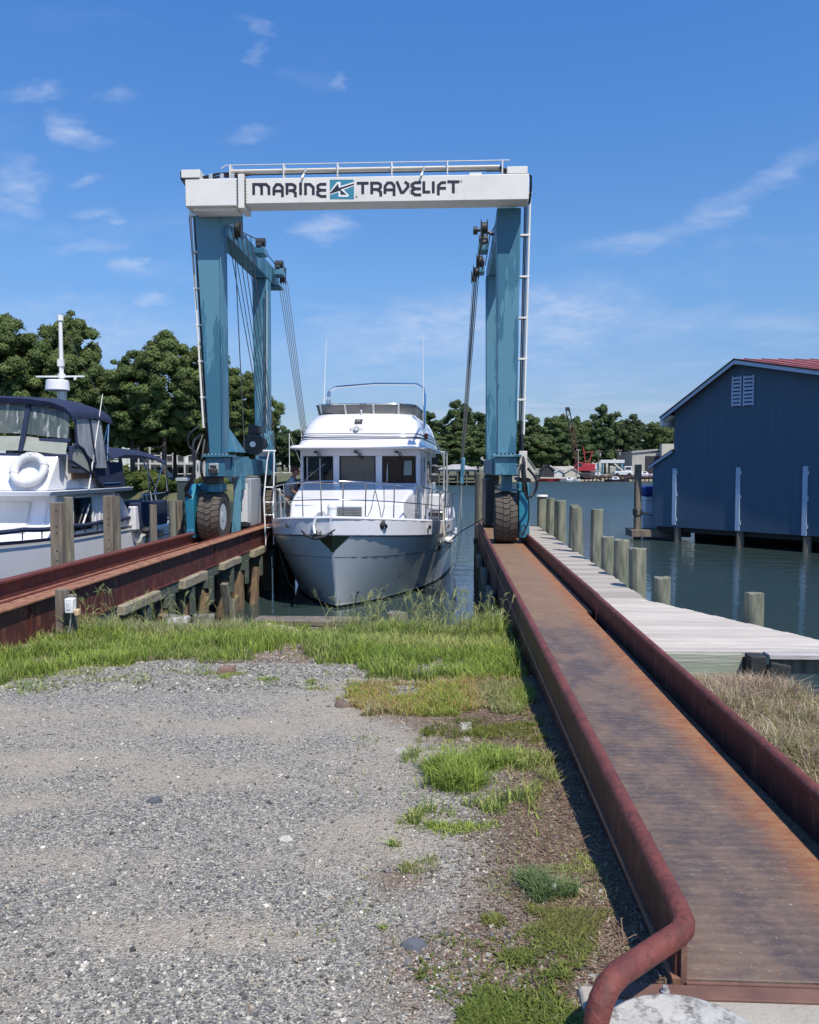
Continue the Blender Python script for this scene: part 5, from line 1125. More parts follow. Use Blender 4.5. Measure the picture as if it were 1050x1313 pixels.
# saloon: front face then the right side running aft
XR = -7.88
MB().hexa([(-11.9, 15.6, .10), (XR+.05, 15.6, .10), (XR, 19.4, .05), (-11.9, 19.4, .05)], [(-11.9, 16.0, 1.05), (XR+.02, 16.0, 1.05), (XR+.02, 18.9, 1.05), (-11.9, 18.9, 1.05)]).build('saloon', 'gel', lb, .03, seg=3)
MB().hexa([(-11.3, 15.66, .33), (-8.35, 15.66, .33), (-8.35, 15.7, .33), (-11.3, 15.7, .33)], [(-11.3, 15.92, .93), (-8.35, 15.92, .93), (-8.35, 15.96, .93), (-11.3, 15.96, .93)]).build('window_cover', mat('cream_cover', (.60, .60, .57), (.66, .66, .63), 2, .7), lb, .02)
for x in (-8.32, -8.0): MB().beam((x, 15.62, .2), (x, 15.93, .98), .012, .012).build('cover_seam', 'wtrim', lb)
for y0, y1, z0, z1, m in ((16.45, 16.62, .15, .98, 'greycan'), (16.68, 17.55, .28, .97, 'glass'), (17.95, 18.35, .26, .92, 'glass')):
    wd = MB().box(XR-.03, XR+.045, y0, y1, z0, z1).build('side_window', m, lb, .006)
    for q in ((y0-.06, y0-.001, z0-.06, z1+.06), (y1+.001, y1+.06, z0-.06, z1+.06), (y0, y1, z1+.001, z1+.06), (y0, y1, z0-.06, z0-.001)): MB().box(XR-.01, XR+.075, *q).build('window_frame', 'white', wd, .005)
for k in range(12): MB().box(XR+.046, XR+.056, 16.47, 16.60, .2+k*.063, .24+k*.063).build('blind_slat', 'wtrim', lb)
MB().beam((XR+.09, 16.95, .33), (XR+.09, 17.35, .82), .03, .02).build('wiper', 'white', lb)
MB().box(XR-.02, XR+.06, 17.72, 18.5, .03, 1.0).build('saloon_door', 'gel', lb, .01)
MB().tube([(XR+.1, 17.85, .3), (XR+.1, 18.2, .3), (XR+.1, 18.2, .42), (XR+.1, 17.85, .42)], .01, 6).build('grab_rail', 'steel', lb)
# flybridge
MB().hexa([(-12, 15.45, 1.052), (-7.72, 15.45, 1.052), (-7.62, 19.3, 1.06), (-12, 19.3, 1.06)], [(-12, 15.4, 1.15), (-7.66, 15.4, 1.15), (-7.58, 19.35, 1.15), (-12, 19.35, 1.15)]).build('bridge_deck', 'gel', lb, .02)
MB().hexa([(-11.9, 15.6, 1.152), (-7.86, 15.6, 1.152), (-7.76, 18.8, 1.152), (-11.9, 18.8, 1.152)], [(-11.8, 16.0, 1.95), (-7.78, 16.0, 1.88), (-8.0, 17.6, 1.86), (-11.8, 17.6, 1.9)]).build('flybridge', 'gel', lb, .04, seg=3)
MB().hexa([(-11.8, 17.6, 1.152), (-7.9, 17.6, 1.152), (-7.7, 19.0, 1.152), (-11.8, 19.0, 1.152)], [(-11.8, 17.6, 1.8), (-8.0, 17.6, 1.8), (-7.85, 18.5, 1.30), (-11.8, 18.5, 1.30)]).build('bridge_side', 'gel', lb, .02)
lrz = thing('life_ring', 'white life ring hanging on the flybridge front of the left cruiser', 'life ring', (-8.24, 15.68, 1.57)); lrz.rotation_euler = (R(-28), 0, 0); BASE[lrz.name] = (0, 0, 0)
MB().torus((0, 0, 0), .30, .082, 'Y', 40, 14).build('ring', mat('white_vinyl_ring', (.66, .66, .66), (.58, .58, .58), 5, .5, bump=.4, bscale=14), lrz)
for k in range(4):
    a = k*math.pi/2+.3; MB().torus((.30*math.cos(a), 0, .30*math.sin(a)), .088, .010, 'Z' if abs(math.cos(a)) > .7 else 'X', 16, 5).build('ring_band', 'wtrim', lrz)
MB().tube([(-.12, -.07, .33), (-.10, -.09, .27), (-.06, -.08, .34), (0, -.09, .28), (.05, -.08, .35), (.12, -.08, .30)], .006, 5).build('ring_cord', 'rope', lrz)
# windscreen band, clear vinyl and canvas; front plane leans aft
def front(x0, x1, zb0, zb1, zt0, zt1, yb, yt, name, m, th=.02, par=None):
    return MB().hexa([(x0, yb, zb0), (x1, yb, zb1), (x1, yb+th, zb1), (x0, yb+th, zb0)], [(x0, yt, zt0), (x1, yt, zt1), (x1, yt+th, zt1), (x0, yt+th, zt0)]).build(name, m, par or lb, .004)
front(-11.8, -8.62, 1.97, 1.95, 2.26, 2.24, 16.0, 16.1, 'windscreen', 'vinyl_low')
front(-8.52, -7.66, 1.95, 1.86, 2.24, 2.12, 16.0, 16.1, 'windscreen', 'vinyl_low')
front(-11.8, -7.60, 2.262, 2.12, 2.32, 2.18, 16.08, 16.1, 'canvas_strip', 'navy', .04)
front(-11.8, -7.64, 1.90, 1.82, 1.955, 1.875, 15.97, 15.98, 'canvas_strip', 'navy', .03)
for x in (-8.62, -9.8):
    MB().hexa([(x, 15.98, 1.93), (x+.10, 15.98, 1.93), (x+.10, 16.03, 1.93), (x, 16.03, 1.93)], [(x+.1, 16.18, 2.95), (x+.19, 16.18, 2.95), (x+.19, 16.24, 2.95), (x+.1, 16.24, 2.95)]).build('canvas_strip', 'navy', lb)
front(-9.7, -8.54, 2.32, 2.29, 2.93, 2.90, 16.1, 16.2, 'clear_panel', 'vinyl', .01)
front(-8.50, -7.64, 2.28, 2.18, 2.92, 2.72, 16.1, 16.2, 'clear_panel', 'vinyl', .01)
# navy top with rounded shoulder
rings = []
for x, dz in ((-12, .08), (-9, .08), (-8.4, .05), (-7.95, -.02), (-7.68, -.12), (-7.55, -.25), (-7.53, -.32)):
    rings.append([(x, 16.05, 2.93+dz), (x, 16.25, 2.98+dz), (x, 17.1, 3.03+dz), (x, 17.98, 2.97+dz), (x, 18.02, 2.90+dz), (x, 17.1, 2.97+dz), (x, 16.25, 2.90+dz), (x, 16.1, 2.83+dz)])
MB().loft(rings).build('canvas_top', 'navy', lb, ang=60)
def sidep(pts, name, m, x=-7.58, th=.015): return MB().prism([(x+(.0 if len(p) < 3 else p[2]), p[0], p[1]) for p in pts], (th, 0, 0)).build(name, m, lb)
sidep([(16.25, 2.60), (16.9, 2.62), (17.15, 1.72), (16.75, 1.9), (16.3, 2.15)], 'clear_panel', 'sidevinyl')
sidep([(16.95, 2.62), (17.5, 2.62), (17.75, 1.6), (17.2, 1.6)], 'clear_panel', 'sidevinyl')
for a, c in (((16.93, 2.64), (17.18, 1.68)), ((16.25, 2.6), (16.32, 1.98))): MB().beam((-7.56, a[0], a[1]), (-7.56, c[0], c[1]), .03, .05, (0, 1, 0)).build('canvas_strip', 'navy', lb)
# curved quarter window
qp = [(16.05, 1.75), (16.1, 2.0), (16.3, 2.08), (16.6, 2.0), (16.85, 1.8), (16.98, 1.48)]
MB().prism([(-7.62, y, z) for y, z in qp], (.03, 0, 0)).build('quarter_window', 'vinyl_low', lb)
MB().tube([(-7.58, y, z) for y, z in qp+[qp[0]]], .035, 6).build('canvas_strip', 'navy', lb)
sidep([(17.25, 1.72), (18.75, 1.74), (18.95, 1.18), (17.8, 1.14), (17.45, 1.35)], 'dodger_cloth', 'navy', -7.66, .03)
MB().tube([(-7.62, 17.4, 1.78), (-7.62, 18.6, 1.79)], .015, 6).build('grab_rail', 'steel', lb)
MB().tube([(-7.62, 17.5, 1.75), (-7.60, 18.0, 2.72)], .016, 6).build('canopy_brace', 'steel', lb)
MB().tube([(-7.62, 17.9, 1.75), (-7.60, 18.0, 2.72)], .016, 6).build('canopy_brace', 'steel', lb)
MB().ball((-7.75, 17.95, 1.95), .16, 8, (.8, 1, 1.6)).build('folded_canvas', 'navy', lb)
MB().box(-7.79, -7.74, 16.5, 17.5, 1.37, 1.50).build('name_board', 'teak', lb, .01)
MB().tube([(-7.74, 16.45, 1.62), (-7.70, 16.6, 1.60), (-7.74, 16.9, 1.6)], .02, 6).build('horn', 'dark', lb)
MB().tube([(-7.62, 17.7, 1.26), (-7.62, 18.6, 1.26), (-7.62, 18.6, 1.18)], .012, 6).build('grab_rail', 'steel', lb)
MB().tube([(-7.60, 16.9, 1.15), (-7.52, 17.5, 3.2)], [.018, .008], 6).build('antenna', 'white', lb)
# mast with radar
ms = MB().tube([(-8.42, 17.5, 3.35), (-8.42, 17.5, 4.80)], [.05, .04], 12).build('mast', 'white', lb)
MB().cyl((-8.42, 17.5, 2.98), (-8.42, 17.5, 3.26), .10, n=12).build('mast_foot', 'alu', ms)
MB().cyl((-8.49, 17.45, 3.27), (-8.49, 17.45, 3.50), .25, .23, 28).build('radar_dome', 'gel', ms, .02)
MB().box(-8.98, -7.92, 17.47, 17.53, 3.565, 3.60).build('spreader', 'gel', ms)
MB().cyl((-8.42, 17.5, 3.55), (-8.42, 17.5, 3.64), .08, n=12).box(-8.48, -8.36, 17.44, 17.52, 3.8, 3.95).cyl((-8.42, 17.5, 4.78), (-8.42, 17.5, 4.90), .065, n=12).build('mast_fitting', 'white', ms)
MB().tube([(-8.40, 17.5, 4.75), (-7.72, 18.2, 2.85)], .006, 5).build('stay', 'cable', ms)
MB().cyl((-8.1, 17.45, 3.50), (-8.1, 17.45, 3.56), .03, n=8).build('spreader_light', 'white', ms)
# cockpit: bimini, poles, cover, coaming
rings = []
for y, z in ((17.9, 1.96), (18.6, 2.06), (19.6, 2.06), (20.6, 1.98), (21.4, 1.86)):
    rings.append([(-7.50, y, z-.16), (-7.6, y, z-.03), (-8.2, y, z+.04), (-9.5, y, z+.05), (-9.5, y, z+.0), (-8.2, y, z-.01), (-7.62, y, z-.07), (-7.53, y, z-.18)])
MB().loft(rings).build('bimini', 'navy', lb, ang=60)
for p, q in (((-7.55, 20.15, 1.9), (-7.56, 20.3, .8)), ((-7.52, 21.2, 1.75), (-7.6, 20.7, .95)), ((-7.52, 21.4, 1.8), (-7.55, 21.6, .85)), ((-7.9, 20.6, 1.95), (-7.7, 21.3, .85))): MB().tube([p, q], .02, 6).build('bimini_pole', 'steel', lb)
MB().hexa([(-8.1, 19.4, .05), (-7.86, 19.4, .05), (-7.8, 20.2, .05), (-8.1, 20.2, .05)], [(-8.1, 19.0, 1.0), (-7.88, 19.0, 1.0), (-7.86, 19.1, 1.0), (-8.1, 19.1, 1.0)]).build('cabin_quarter', 'gel', lb, .01)
MB().hexa([(-7.85, 19.62, .08), (-7.66, 19.62, .08), (-7.66, 19.87, .08), (-7.85, 19.87, .08)], [(-7.85, 19.62, .66), (-7.68, 19.62, .66), (-7.68, 19.82, .66), (-7.85, 19.82, .66)]).build('coaming_post', 'gel', lb, .02)
MB().box(-8.6, -7.66, 19.9, 21.9, .10, .74).build('cockpit_cover', 'navy', lb, .04)
MB().tube([(-7.66, 20.0, .75), (-7.66, 20.1, .92), (-7.66, 21.7, .94), (-7.66, 21.8, .76)], .015, 6).build('cockpit_rail', 'steel', lb)
for k in range(4): MB().tube([(-7.66, 20.1+k*.3, .76), (-7.66, 20.0+k*.3, .98)], .018, 6).build('rod_holder', 'white', lb)
MB().box(-9, -7.62, 20.1, 23.4, -.30, .098).build('cockpit_side', 'gel', lb, .04)
MB().box(-7.618, -7.60, 21.0, 21.4, -.22, -.02).build('port_light', 'glass', lb, .01)
MB().box(-7.618, -7.60, 22.4, 22.6, -.16, .0).build('port_light', 'glass', lb, .01)
MB().ball((-7.50, 19.9, .05), .14, 10, (1, 1.2, .7)).build('outboard_cover', 'rubber', lb)
MB().tube([(-7.5, 19.9, 0), (-7.5, 19.95, -.5)], .03, 6).build('outboard_leg', 'dark', lb)
for k in range(5): MB().tube([(-7.58, 19.4+k*.12, -.1), (-7.56, 19.5+k*.12, -.8)], .008, 5).build('ladder_wire', 'rope', lb)
single(MB().tube([(-7.6, 18.9, .1), (-7.0, 19.6, -.05), (-6.4, 20.6, .18), (-5.98, 18.45, .42)], .012, 6), 'mooring_line', 'dark', 'dark mooring line between the left cruiser and the green box pile', 'rope')
single(MB().tube([(-7.6, 19.0, -.55), (-6.8, 17.8, -.2), (-5.98, 16.05, .3)], .012, 6), 'mooring_line', 'dark', 'dark mooring line from the left cruiser up to the single thin post', 'rope')

# ------------------------------------------------------------------ blue boathouse
bd = Vector((.659, -.752, 0)); bn = Vector((.752, .659, 0)); B0 = Vector((9.02, 33.66, 0))
def BP(s, d, z): p = B0+bd*s+bn*d; return (p.x, p.y, z)
bh = thing('boathouse', 'dark blue boathouse with a red roof standing on piles over the water', 'boathouse', BP(5, 8, WZ))
zb = -.80; ze = 3.86; za = 5.60; sA = 2.75; sE = 11
MB().hexa([BP(0, 0, zb), BP(sA, 0, zb), BP(sA, 18, zb), BP(0, 18, zb)], [BP(0, 0, ze), BP(sA, 0, za-.03), BP(sA, 18, za-.03), BP(0, 18, ze)]).hexa([BP(sA, 0, zb), BP(sE, 0, zb), BP(sE, 18, zb), BP(sA, 18, zb)], [BP(sA, 0, za-.03), BP(sE, 0, ze-.1), BP(sE, 18, ze-.1), BP(sA, 18, za-.03)]).build('wall', 'bluewall', bh)
MB().hexa([BP(-.98, 0, zb), BP(-.003, 0, zb), BP(-.003, 16, zb), BP(-.98, 16, zb)], [BP(-.98, 0, 1.72), BP(-.003, 0, 2.26), BP(-.003, 16, 2.26), BP(-.98, 16, 1.72)]).build('lean_to_wall', 'bluewall', bh)
# siding battens: shallow boards every 0.305 m
k = 0; s_ = -.9
while s_ < sE-.1:
    top = (1.72+(s_+.98)*.55 if s_ < 0 else (ze+(za-ze)*s_/sA if s_ < sA else za-(za-ze+.1)*(s_-sA)/(sE-sA)))-.06
    for q in (.0,):
        o = MB().prism([BP(s_, -.004, zb+.01), BP(s_+.3035, -.004, zb+.01), BP(s_+.3035, -.004, top-(0 if s_ < sA else .06)), BP(s_, -.006, top)], tuple(bn*.003)).build('siding_board', 'bluewall', bh)
    s_ += .305
def slab(s0, z0, s1, z1, d0, d1, th, name, m, par=bh):
    return MB().hexa([BP(s0, d0, z0-th), BP(s1, d0, z1-th), BP(s1, d1, z1-th), BP(s0, d1, z0-th)], [BP(s0, d0, z0), BP(s1, d0, z1), BP(s1, d1, z1), BP(s0, d1, z0)]).build(name, m, par)
sl_ = (za-ze)/sA
rl = slab(-.42, ze-.42*sl_+.07, sA, za+.07, -.35, 18.3, .05, 'roof', 'redroof')
slR = (za-ze+.1)/(sE-sA)
zr0, zr1 = za+.07, ze-.1-.4*slR+.07
rrf = MB().hexa([BP(sA, -.35, zr0-.05), BP(sE+.4, -.35, zr1-.05), BP(sE+.4, 18.3, zr1-.05), BP(sA, 18.3, zr0+1.45)], [BP(sA, -.35, zr0), BP(sE+.4, -.35, zr1), BP(sE+.4, 18.3, zr1), BP(sA, 18.3, zr0+1.5)]).build('roof', 'redroof', bh)
MB().hexa([BP(sA-.06, -.3, zr0-.2), BP(sA, -.3, zr0-.2), BP(sA, 18.2, zr0-.2), BP(sA-.06, 18.2, zr0-.2)], [BP(sA-.06, -.3, zr0-.06), BP(sA, -.3, zr0-.06), BP(sA, 18.2, zr0+1.4), BP(sA-.06, 18.2, zr0+1.4)]).build('ridge_board', 'wtrim', bh)
slab(-.42, ze-.42*sl_+.018, sA, za+.018, -.37, -.33, .13, 'rake_board', 'trim'); slab(sA, za+.018, sE+.4, ze-.1-.4*slR+.018, -.37, -.33, .13, 'rake_board', 'trim')
slab(-.44, ze-.44*sl_+.085, sA, za+.085, -.40, -.352, .06, 'rake_edge', 'dark'); slab(sA, za+.085, sE+.4, ze-.1-.4*slR+.085, -.40, -.352, .04, 'rake_edge', 'dark')
slab(-.42, ze-.42*sl_-.0, -.34, ze-.34*sl_, -.33, 18, .34, 'eave_board', 'wtrim')
slab(-.33, ze-.35, -.01, ze-.16, -.30, 18, .02, 'soffit', 'wtrim')
for k in range(1, 30): pass
for k in range(14):
    d = .3+k*1.3; q_ = 1.5*(d+.35)/18.65
    MB().hexa([BP(sA+.02, d, zr0+q_), BP(sE+.38, d, zr1), BP(sE+.38, d+.04, zr1), BP(sA+.02, d+.04, zr0+q_)], [BP(sA+.02, d, zr0+q_+.03), BP(sE+.38, d, zr1+.03), BP(sE+.38, d+.04, zr1+.03), BP(sA+.02, d+.04, zr0+q_+.03)]).build('roof_seam', 'redroof', rrf)
slab(-1.12, 1.72, -.0, 2.36, -.12, 16, .05, 'lean_to_roof', 'redroof'); slab(-1.12, 1.665, -.0, 2.305, -.14, -.1, .09, 'rake_board', 'trim')
for i, (s0, z0, z1) in enumerate(((-.01, -.70, 1.58), (2.74, -.78, 1.62), (5.28, -.80, 1.66), (7.9, -.80, 1.66))):
    bt = MB().prism([BP(s0, -.06, z0), BP(s0+.17, -.06, z0), BP(s0+.17, -.06, z1), BP(s0, -.06, z1)], tuple(bn*.05)).build('batten', 'trim', bh, .006)
    for z in (-.55, .45, 1.35): MB().prism([BP(s0+.172, -.05, z), BP(s0+.21, -.05, z), BP(s0+.21, -.05, z+.14), BP(s0+.172, -.05, z+.14)], tuple(bn*.04)).build('hinge', 'trim', bt)
for i, (s0, s1) in enumerate(((2.52, 2.86), (2.98, 3.36))):
    z0, z1 = 3.92, 5.05-.0*i
    lv = MB().prism([BP(s0, -.02, z0), BP(s1, -.02, z0), BP(s1, -.02, z1), BP(s0, -.02, z1)], tuple(bn*.012)).build('louvre', 'boomdark', bh)
    for a, c in ((s0-.02, s0+.02), (s1-.02, s1+.02)): MB().prism([BP(a, -.07, z0), BP(c, -.07, z0), BP(c, -.07, z1), BP(a, -.07, z1)], tuple(bn*.05)).build('louvre_frame', 'trim', lv)
    for k in range(8):
        z = z0+.02+k*.142; MB().hexa([BP(s0, -.075, z), BP(s1, -.075, z), BP(s1, -.022, z+.03), BP(s0, -.022, z+.03)], [BP(s0, -.075, z+.06), BP(s1, -.075, z+.06), BP(s1, -.022, z+.10), BP(s0, -.022, z+.10)]).build('louvre_slat', 'trim', lv)
for s0 in (.15, 2.85, 5.4, 8.0, 10.8):
    for d in (.15, 6, 12): p = BP(s0, d, 0); pile_mb(p[0], p[1], zb-.01, .15, seed=int(s0*9)).build('pile', 'pilebrown', bh)
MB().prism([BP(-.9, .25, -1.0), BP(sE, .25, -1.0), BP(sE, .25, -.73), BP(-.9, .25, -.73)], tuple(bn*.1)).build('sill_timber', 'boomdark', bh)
MB().prism([BP(-.9, 3, -2.0), BP(sE, 3, -2.0), BP(sE, 3, -.73), BP(-.9, 3, -.73)], tuple(bn*.1)).build('dark_backing', 'boomdark', bh)  # dark sheet stands in for the dim space under the floor
tag(MB().box(7.55, 10.0, 34.45, 35.7, WZ+.12, WZ+.42).build('floating_dock', 'pilebrown', None, .02), 'low weathered floating dock at the left corner of the boathouse', 'dock')
fp = thing('mooring_pile', 'tall pile with rope turns standing in the water at the left corner of the boathouse', 'pile', (7.9, 34.9, WZ))
pile_mb(7.88, 34.9, 1.74, .15, seed=5).build('post', 'pilebrown', fp)
for k in range(5): MB().torus((7.88, 34.9, -.35+k*.05), .17, .035, 'Z', 18, 6).build('rope_turn', 'dark', fp)
MB().tube([(8.0, 34.8, -.25), (8.5, 34.4, -.40), (8.9, 34.3, -.5)], .05, 6).build('mooring_tail', 'dark', fp)
wb = thing('moored_boat', 'white boat with a blue cover half hidden behind the boathouse corner', 'boat', (8.7, 36.5, WZ))
MB().loft([[(8.4, 36, -1.5), (8.35, 36, -.9), (8.3, 36, -.35), (9.8, 36, -.35), (9.8, 36, -1.5)], [(9.3, 41, -1.5), (9.25, 41, -.9), (9.2, 41, -.3), (11, 41, -.3), (11, 41, -1.5)]]).build('hull', 'gel', wb, .05)
MB().box(8.5, 9.8, 36.2, 37.5, -.34, .35).build('cabin', 'gel', wb, .05)
MB().box(8.45, 9.8, 36.1, 37.4, .36, .80).build('boat_cover', mat('royal_blue_cover', (.01, .035, .20), None, rough=.7), wb, .12, seg=3)
MB().tube([(8.0, 35.95, -.3), (8.0, 35.95, .2), (9.0, 35.95, .2)], .02, 6).build('boat_rail', 'steel', wb)

# ------------------------------------------------------------------ trees
def crown_mesh(name, seed, H, Rr, z0, npuff, nleaf, ls, pr=(.9, 1.5), base=(.062, .088, .026), flat=.62, shape=1.0):
    g_ = np.random.default_rng(seed); Vs = []; Fs = []; Cs = []; off = 0
    cz = (H+z0)/2; hz = (H-z0)/2
    lob = [(g_.uniform(0, 6.28), g_.uniform(-.6, .8), g_.uniform(.75, 1.15)) for _ in range(7)]
    for k in range(npuff):
        while True:
            d = g_.normal(size=3); d /= np.linalg.norm(d); rad = g_.uniform(.25, 1)**.55
            th = math.atan2(d[1], d[0]); m = 1.0
            for a, e, s in lob:
                if abs((th-a+math.pi) % (2*math.pi)-math.pi) < .6 and abs(d[2]-e) < .45: m = s
            if d[2] > -.9: break
        r0 = g_.uniform(*pr)
        wz = 1-.35*max(0, -d[2])*shape
        c = np.array([d[0]*rad*m*(Rr-r0*.7)*wz, d[1]*rad*m*(Rr-r0*.7)*wz, cz+d[2]*rad*m*(hz-r0*flat*.8)])
        if c[2] > H-r0*flat: c[2] = H-r0*flat
        n = int(nleaf*(r0/np.mean(pr))**2)
        u = g_.normal(size=(n, 3)); u /= np.linalg.norm(u, axis=1)[:, None]; u[:, 2] = np.where(u[:, 2] < -.35, -u[:, 2], u[:, 2])
        rr = g_.uniform(.45, 1, n)**.5*(1+.22*np.sin(u[:, 0]*5+k)*np.sin(u[:, 1]*6+k*2)); p = c+u*np.stack([rr*r0, rr*r0, rr*r0*flat], 1)
        a = np.cross(u+g_.normal(size=(n, 3))*.55, g_.normal(size=(n, 3))); a /= np.linalg.norm(a, axis=1)[:, None]
        b2 = np.cross(u, a); b2 /= np.linalg.norm(b2, axis=1)[:, None]
        s = ls*g_.uniform(.6, 1.3, n)[:, None]
        v = np.stack([p+a*s, p-a*s*.5+b2*s*.7, p-a*s*.5-b2*s*.7], 1).reshape(-1, 3)
        Vs.append(v); Fs.append(np.arange(n*3).reshape(-1, 3)+off); off += n*3
        t = g_.uniform(.72, 1.3); hue = g_.uniform(-.012, .014)
        col = np.clip(np.array([base[0]*t+hue, base[1]*t, base[2]*t]), .01, 1)[None, :]*g_.uniform(.75, 1.25, (n, 1)); Cs.append(np.repeat(col, 3, 0))
        # solid heart of the tuft
        cb = []; cf = []
        for i in range(4):
            ph = math.pi*(i+.5)/4
            for j in range(6): q = j*math.pi/3+i*.4; cb.append(c+np.array([math.sin(ph)*math.cos(q)*r0*.62, math.sin(ph)*math.sin(q)*r0*.62, math.cos(ph)*r0*flat*.62]))
        for i in range(3):
            for j in range(6):
                A, B_, C_, D_ = i*6+j, i*6+(j+1) % 6, (i+1)*6+(j+1) % 6, (i+1)*6+j; cf += [(A, B_, C_), (A, C_, D_)]
        Vs.append(np.array(cb)); Fs.append(np.array(cf)+off); off += 24; Cs.append(np.repeat(col[:1]*1.0, 24, 0))
    return fast_mesh(name, np.concatenate(Vs), np.concatenate(Fs), 'foliage', np.concatenate(Cs))
def trunk_mesh(name, seed, H, r, nl=7, zl=.45, Rr=3):
    rs = random.Random(seed); mb = MB(); pts = [(0, 0, -1)]; x = y = 0
    for i in range(6): x += rs.uniform(-.15, .15); y += rs.uniform(-.15, .15); pts.append((x, y, H*.95*(i+1)/6))
    mb.tube(pts, [r*1.25, r*1.0, r*.85, r*.7, r*.5, r*.3, r*.1], 8)
    for k in range(nl):
        t = zl+(.93-zl)*k/nl; i = min(5, int(t*6)); b_ = Vector(pts[i+1]); a = rs.uniform(0, 6.28); L = Rr*(1-.5*t)*rs.uniform(.6, 1)
        e = b_+Vector((math.cos(a)*L, math.sin(a)*L, L*.35)); mb.tube([b_, (b_+e)/2+Vector((0, 0, -.1)), e], [r*.35, r*.22, r*.08], 5)
    me = bpy.data.meshes.new(name); me.from_pydata([tuple(p) for p in mb.v], [], mb.f); me.update(); me.polygons.foreach_set('use_smooth', [True]*len(me.polygons)); me.materials.append(M['bark']); return me
def tree(x, y, zb, cm, tm, label, group=None, sc=1.0, rz=0., cat='tree', name='pine_tree', sz=None):
    o = bpy.data.objects.new(name, None); COL.objects.link(o); o.location = (x, y, zb); o.rotation_euler = (0, 0, rz); o.scale = (sc, sc, sz or sc)
    tag(o, label, cat, group)
    for nm, me in (('trunk', tm), ('crown', cm)):
        if me: c = bpy.data.objects.new(nm, me); COL.objects.link(c); c.parent = o
    return o
near = [(crown_mesh('crown', 100+i, 16, 4.6, 3.2+.5*(i % 3), 170, 330, .135, (.45, 1.15), base=(.135, .18, .062), flat=.75), trunk_mesh('trunk', i, 15, .28)) for i in range(4)]
GL = 'pines on the near left shore'
for (x, y, h, R_, i, rz, lab) in (
    (-43.5, 79, 17.2, 4.8, 0, 0, 'tall pine at the left edge of the picture behind the cruiser'),
    (-37.8, 80, 17.2, 3.9, 1, 1.2, 'tall pine right behind the radar mast of the left cruiser'),
    (-40.6, 86, 16.0, 4.2, 3, 2.2, 'pine filling the gap behind the two tallest left pines'),
    (-34.4, 84, 10.6, 3.6, 2, .3, 'low pine in the dip between the radar mast pine and the broad pine'),
    (-31.4, 80, 13.6, 4.0, 3, .9, 'left shoulder of the broad pine clump left of the crane'),
    (-27.8, 79, 15.3, 4.4, 0, 3.1, 'broad tall pine just left of the crane, highest of its clump'),
    (-24.6, 82, 14.3, 3.7, 1, 4.0, 'pine directly behind the front left crane column'),
    (-22.0, 83, 12.2, 3.2, 2, 2.5, 'smaller pine seen between the two left crane columns'),
    (-30.6, 90, 8.5, 4.0, 2, 1.0, 'low spreading pine in front of the white porch house'),
    (-26.3, 90, 7.5, 3.4, 1, 2.0, 'low pine between the porch house and the crane column'),
    (-20.6, 88, 10.6, 2.9, 3, 5.0, 'lowest pine of the left clump, next to the rear left crane column')):
    cm, tm = near[i]; tree(x, y, -.4, cm, tm, lab, GL, R_/4.6, rz, sz=(h+.4)/16)
far = [(crown_mesh('crown', 200+i, 14, 4.6, 1.2, 120, 110, .27, (.6, 1.3), base=((.10, .145, .06), (.085, .12, .058), (.125, .17, .065))[i % 3], flat=.8), trunk_mesh('trunk', 50+i, 12, .25, 4)) for i in range(6)]  # bluish haze is mixed into the far crown colours
rt = random.Random(5)
def row(pts, label, group, step=5.5, jit=2.0):   # pts: (x, y, height) along the row
    L = 0; lab_ = iter(label) if isinstance(label, list) else None; last_ = label if lab_ is None else label[-1]
    for (x0, y0, h0), (x1, y1, h1) in zip(pts, pts[1:]):
        n = max(1, int(math.hypot(x1-x0, y1-y0)/step))
        for k in range(n):
            t = (k+.5)/n; h = (h0+(h1-h0)*t)*rt.uniform(.86, 1.04); i = rt.randrange(6)
            tree(x0+(x1-x0)*t+rt.uniform(-1, 1)*jit*.5, y0+(y1-y0)*t+rt.uniform(-1, 1)*jit, -.5, far[i][0], far[i][1], next(lab_, last_) if lab_ else label, group, rt.uniform(.85, 1.2), rt.uniform(0, 6.28), name='broadleaf_tree', sz=(h+.5)/14)
row([(-62, 232, 13), (-38, 212, 12.5), (-30, 190, 12), (-22, 178, 12.5)], 'one of the dark trees on the far shore behind the sailing boat masts', 'far trees behind the sailing boats', 3.8)
row([(-24, 178, 11.5), (-12, 170, 14), (-3, 166, 15), (5, 167, 15), (11, 176, 14)], ['tall far tree hidden behind the flybridge of the white boat']*4+['tall dark tree rising just right of the white boat flybridge', 'tall dark tree rising above the grey roofed boat shelter', 'tall dark tree just left of the right rear crane column', 'tall dark tree behind the right rear crane column'], 'far trees on the pavilion point', 4.2)
row([(-8, 160, 9), (6, 162, 9)], ['low waterside tree just right of the white boat flybridge', 'low waterside tree behind the left end of the grey roofed boat shelter', 'low waterside tree behind the right end of the grey roofed boat shelter'], 'low trees on the pavilion point', 4)
row([(10, 205, 14), (22, 206, 16.5), (30, 210, 15.8), (36, 210, 16.8), (43, 212, 17.5), (50, 214, 15.5), (56, 216, 14), (64, 214, 14), (85, 214, 15)], ['tall far tree directly behind the right crane column', 'tall far tree behind the cream gabled shed right of the crane column', 'tall far tree behind the black gabled shed', 'tall far tree right behind the red crawler crane', 'tall far tree above the white top beam of the far boat lift', 'tall far tree above the left end of the tan boatyard hall', 'tall far tree closest to the eave of the blue boathouse', 'far tree hidden behind the blue boathouse gable'], 'trees behind the far boatyard')
row([(14, 198, 10), (24, 199, 12), (34, 202, 9)], ['lower far tree above the cream gabled shed at the waterside', 'lower far tree above the small black shed', 'lower far tree above the cream boat tent', 'lower far tree whose crown meets the red crane machine house'], 'front trees beside the far red crane', 4.5)
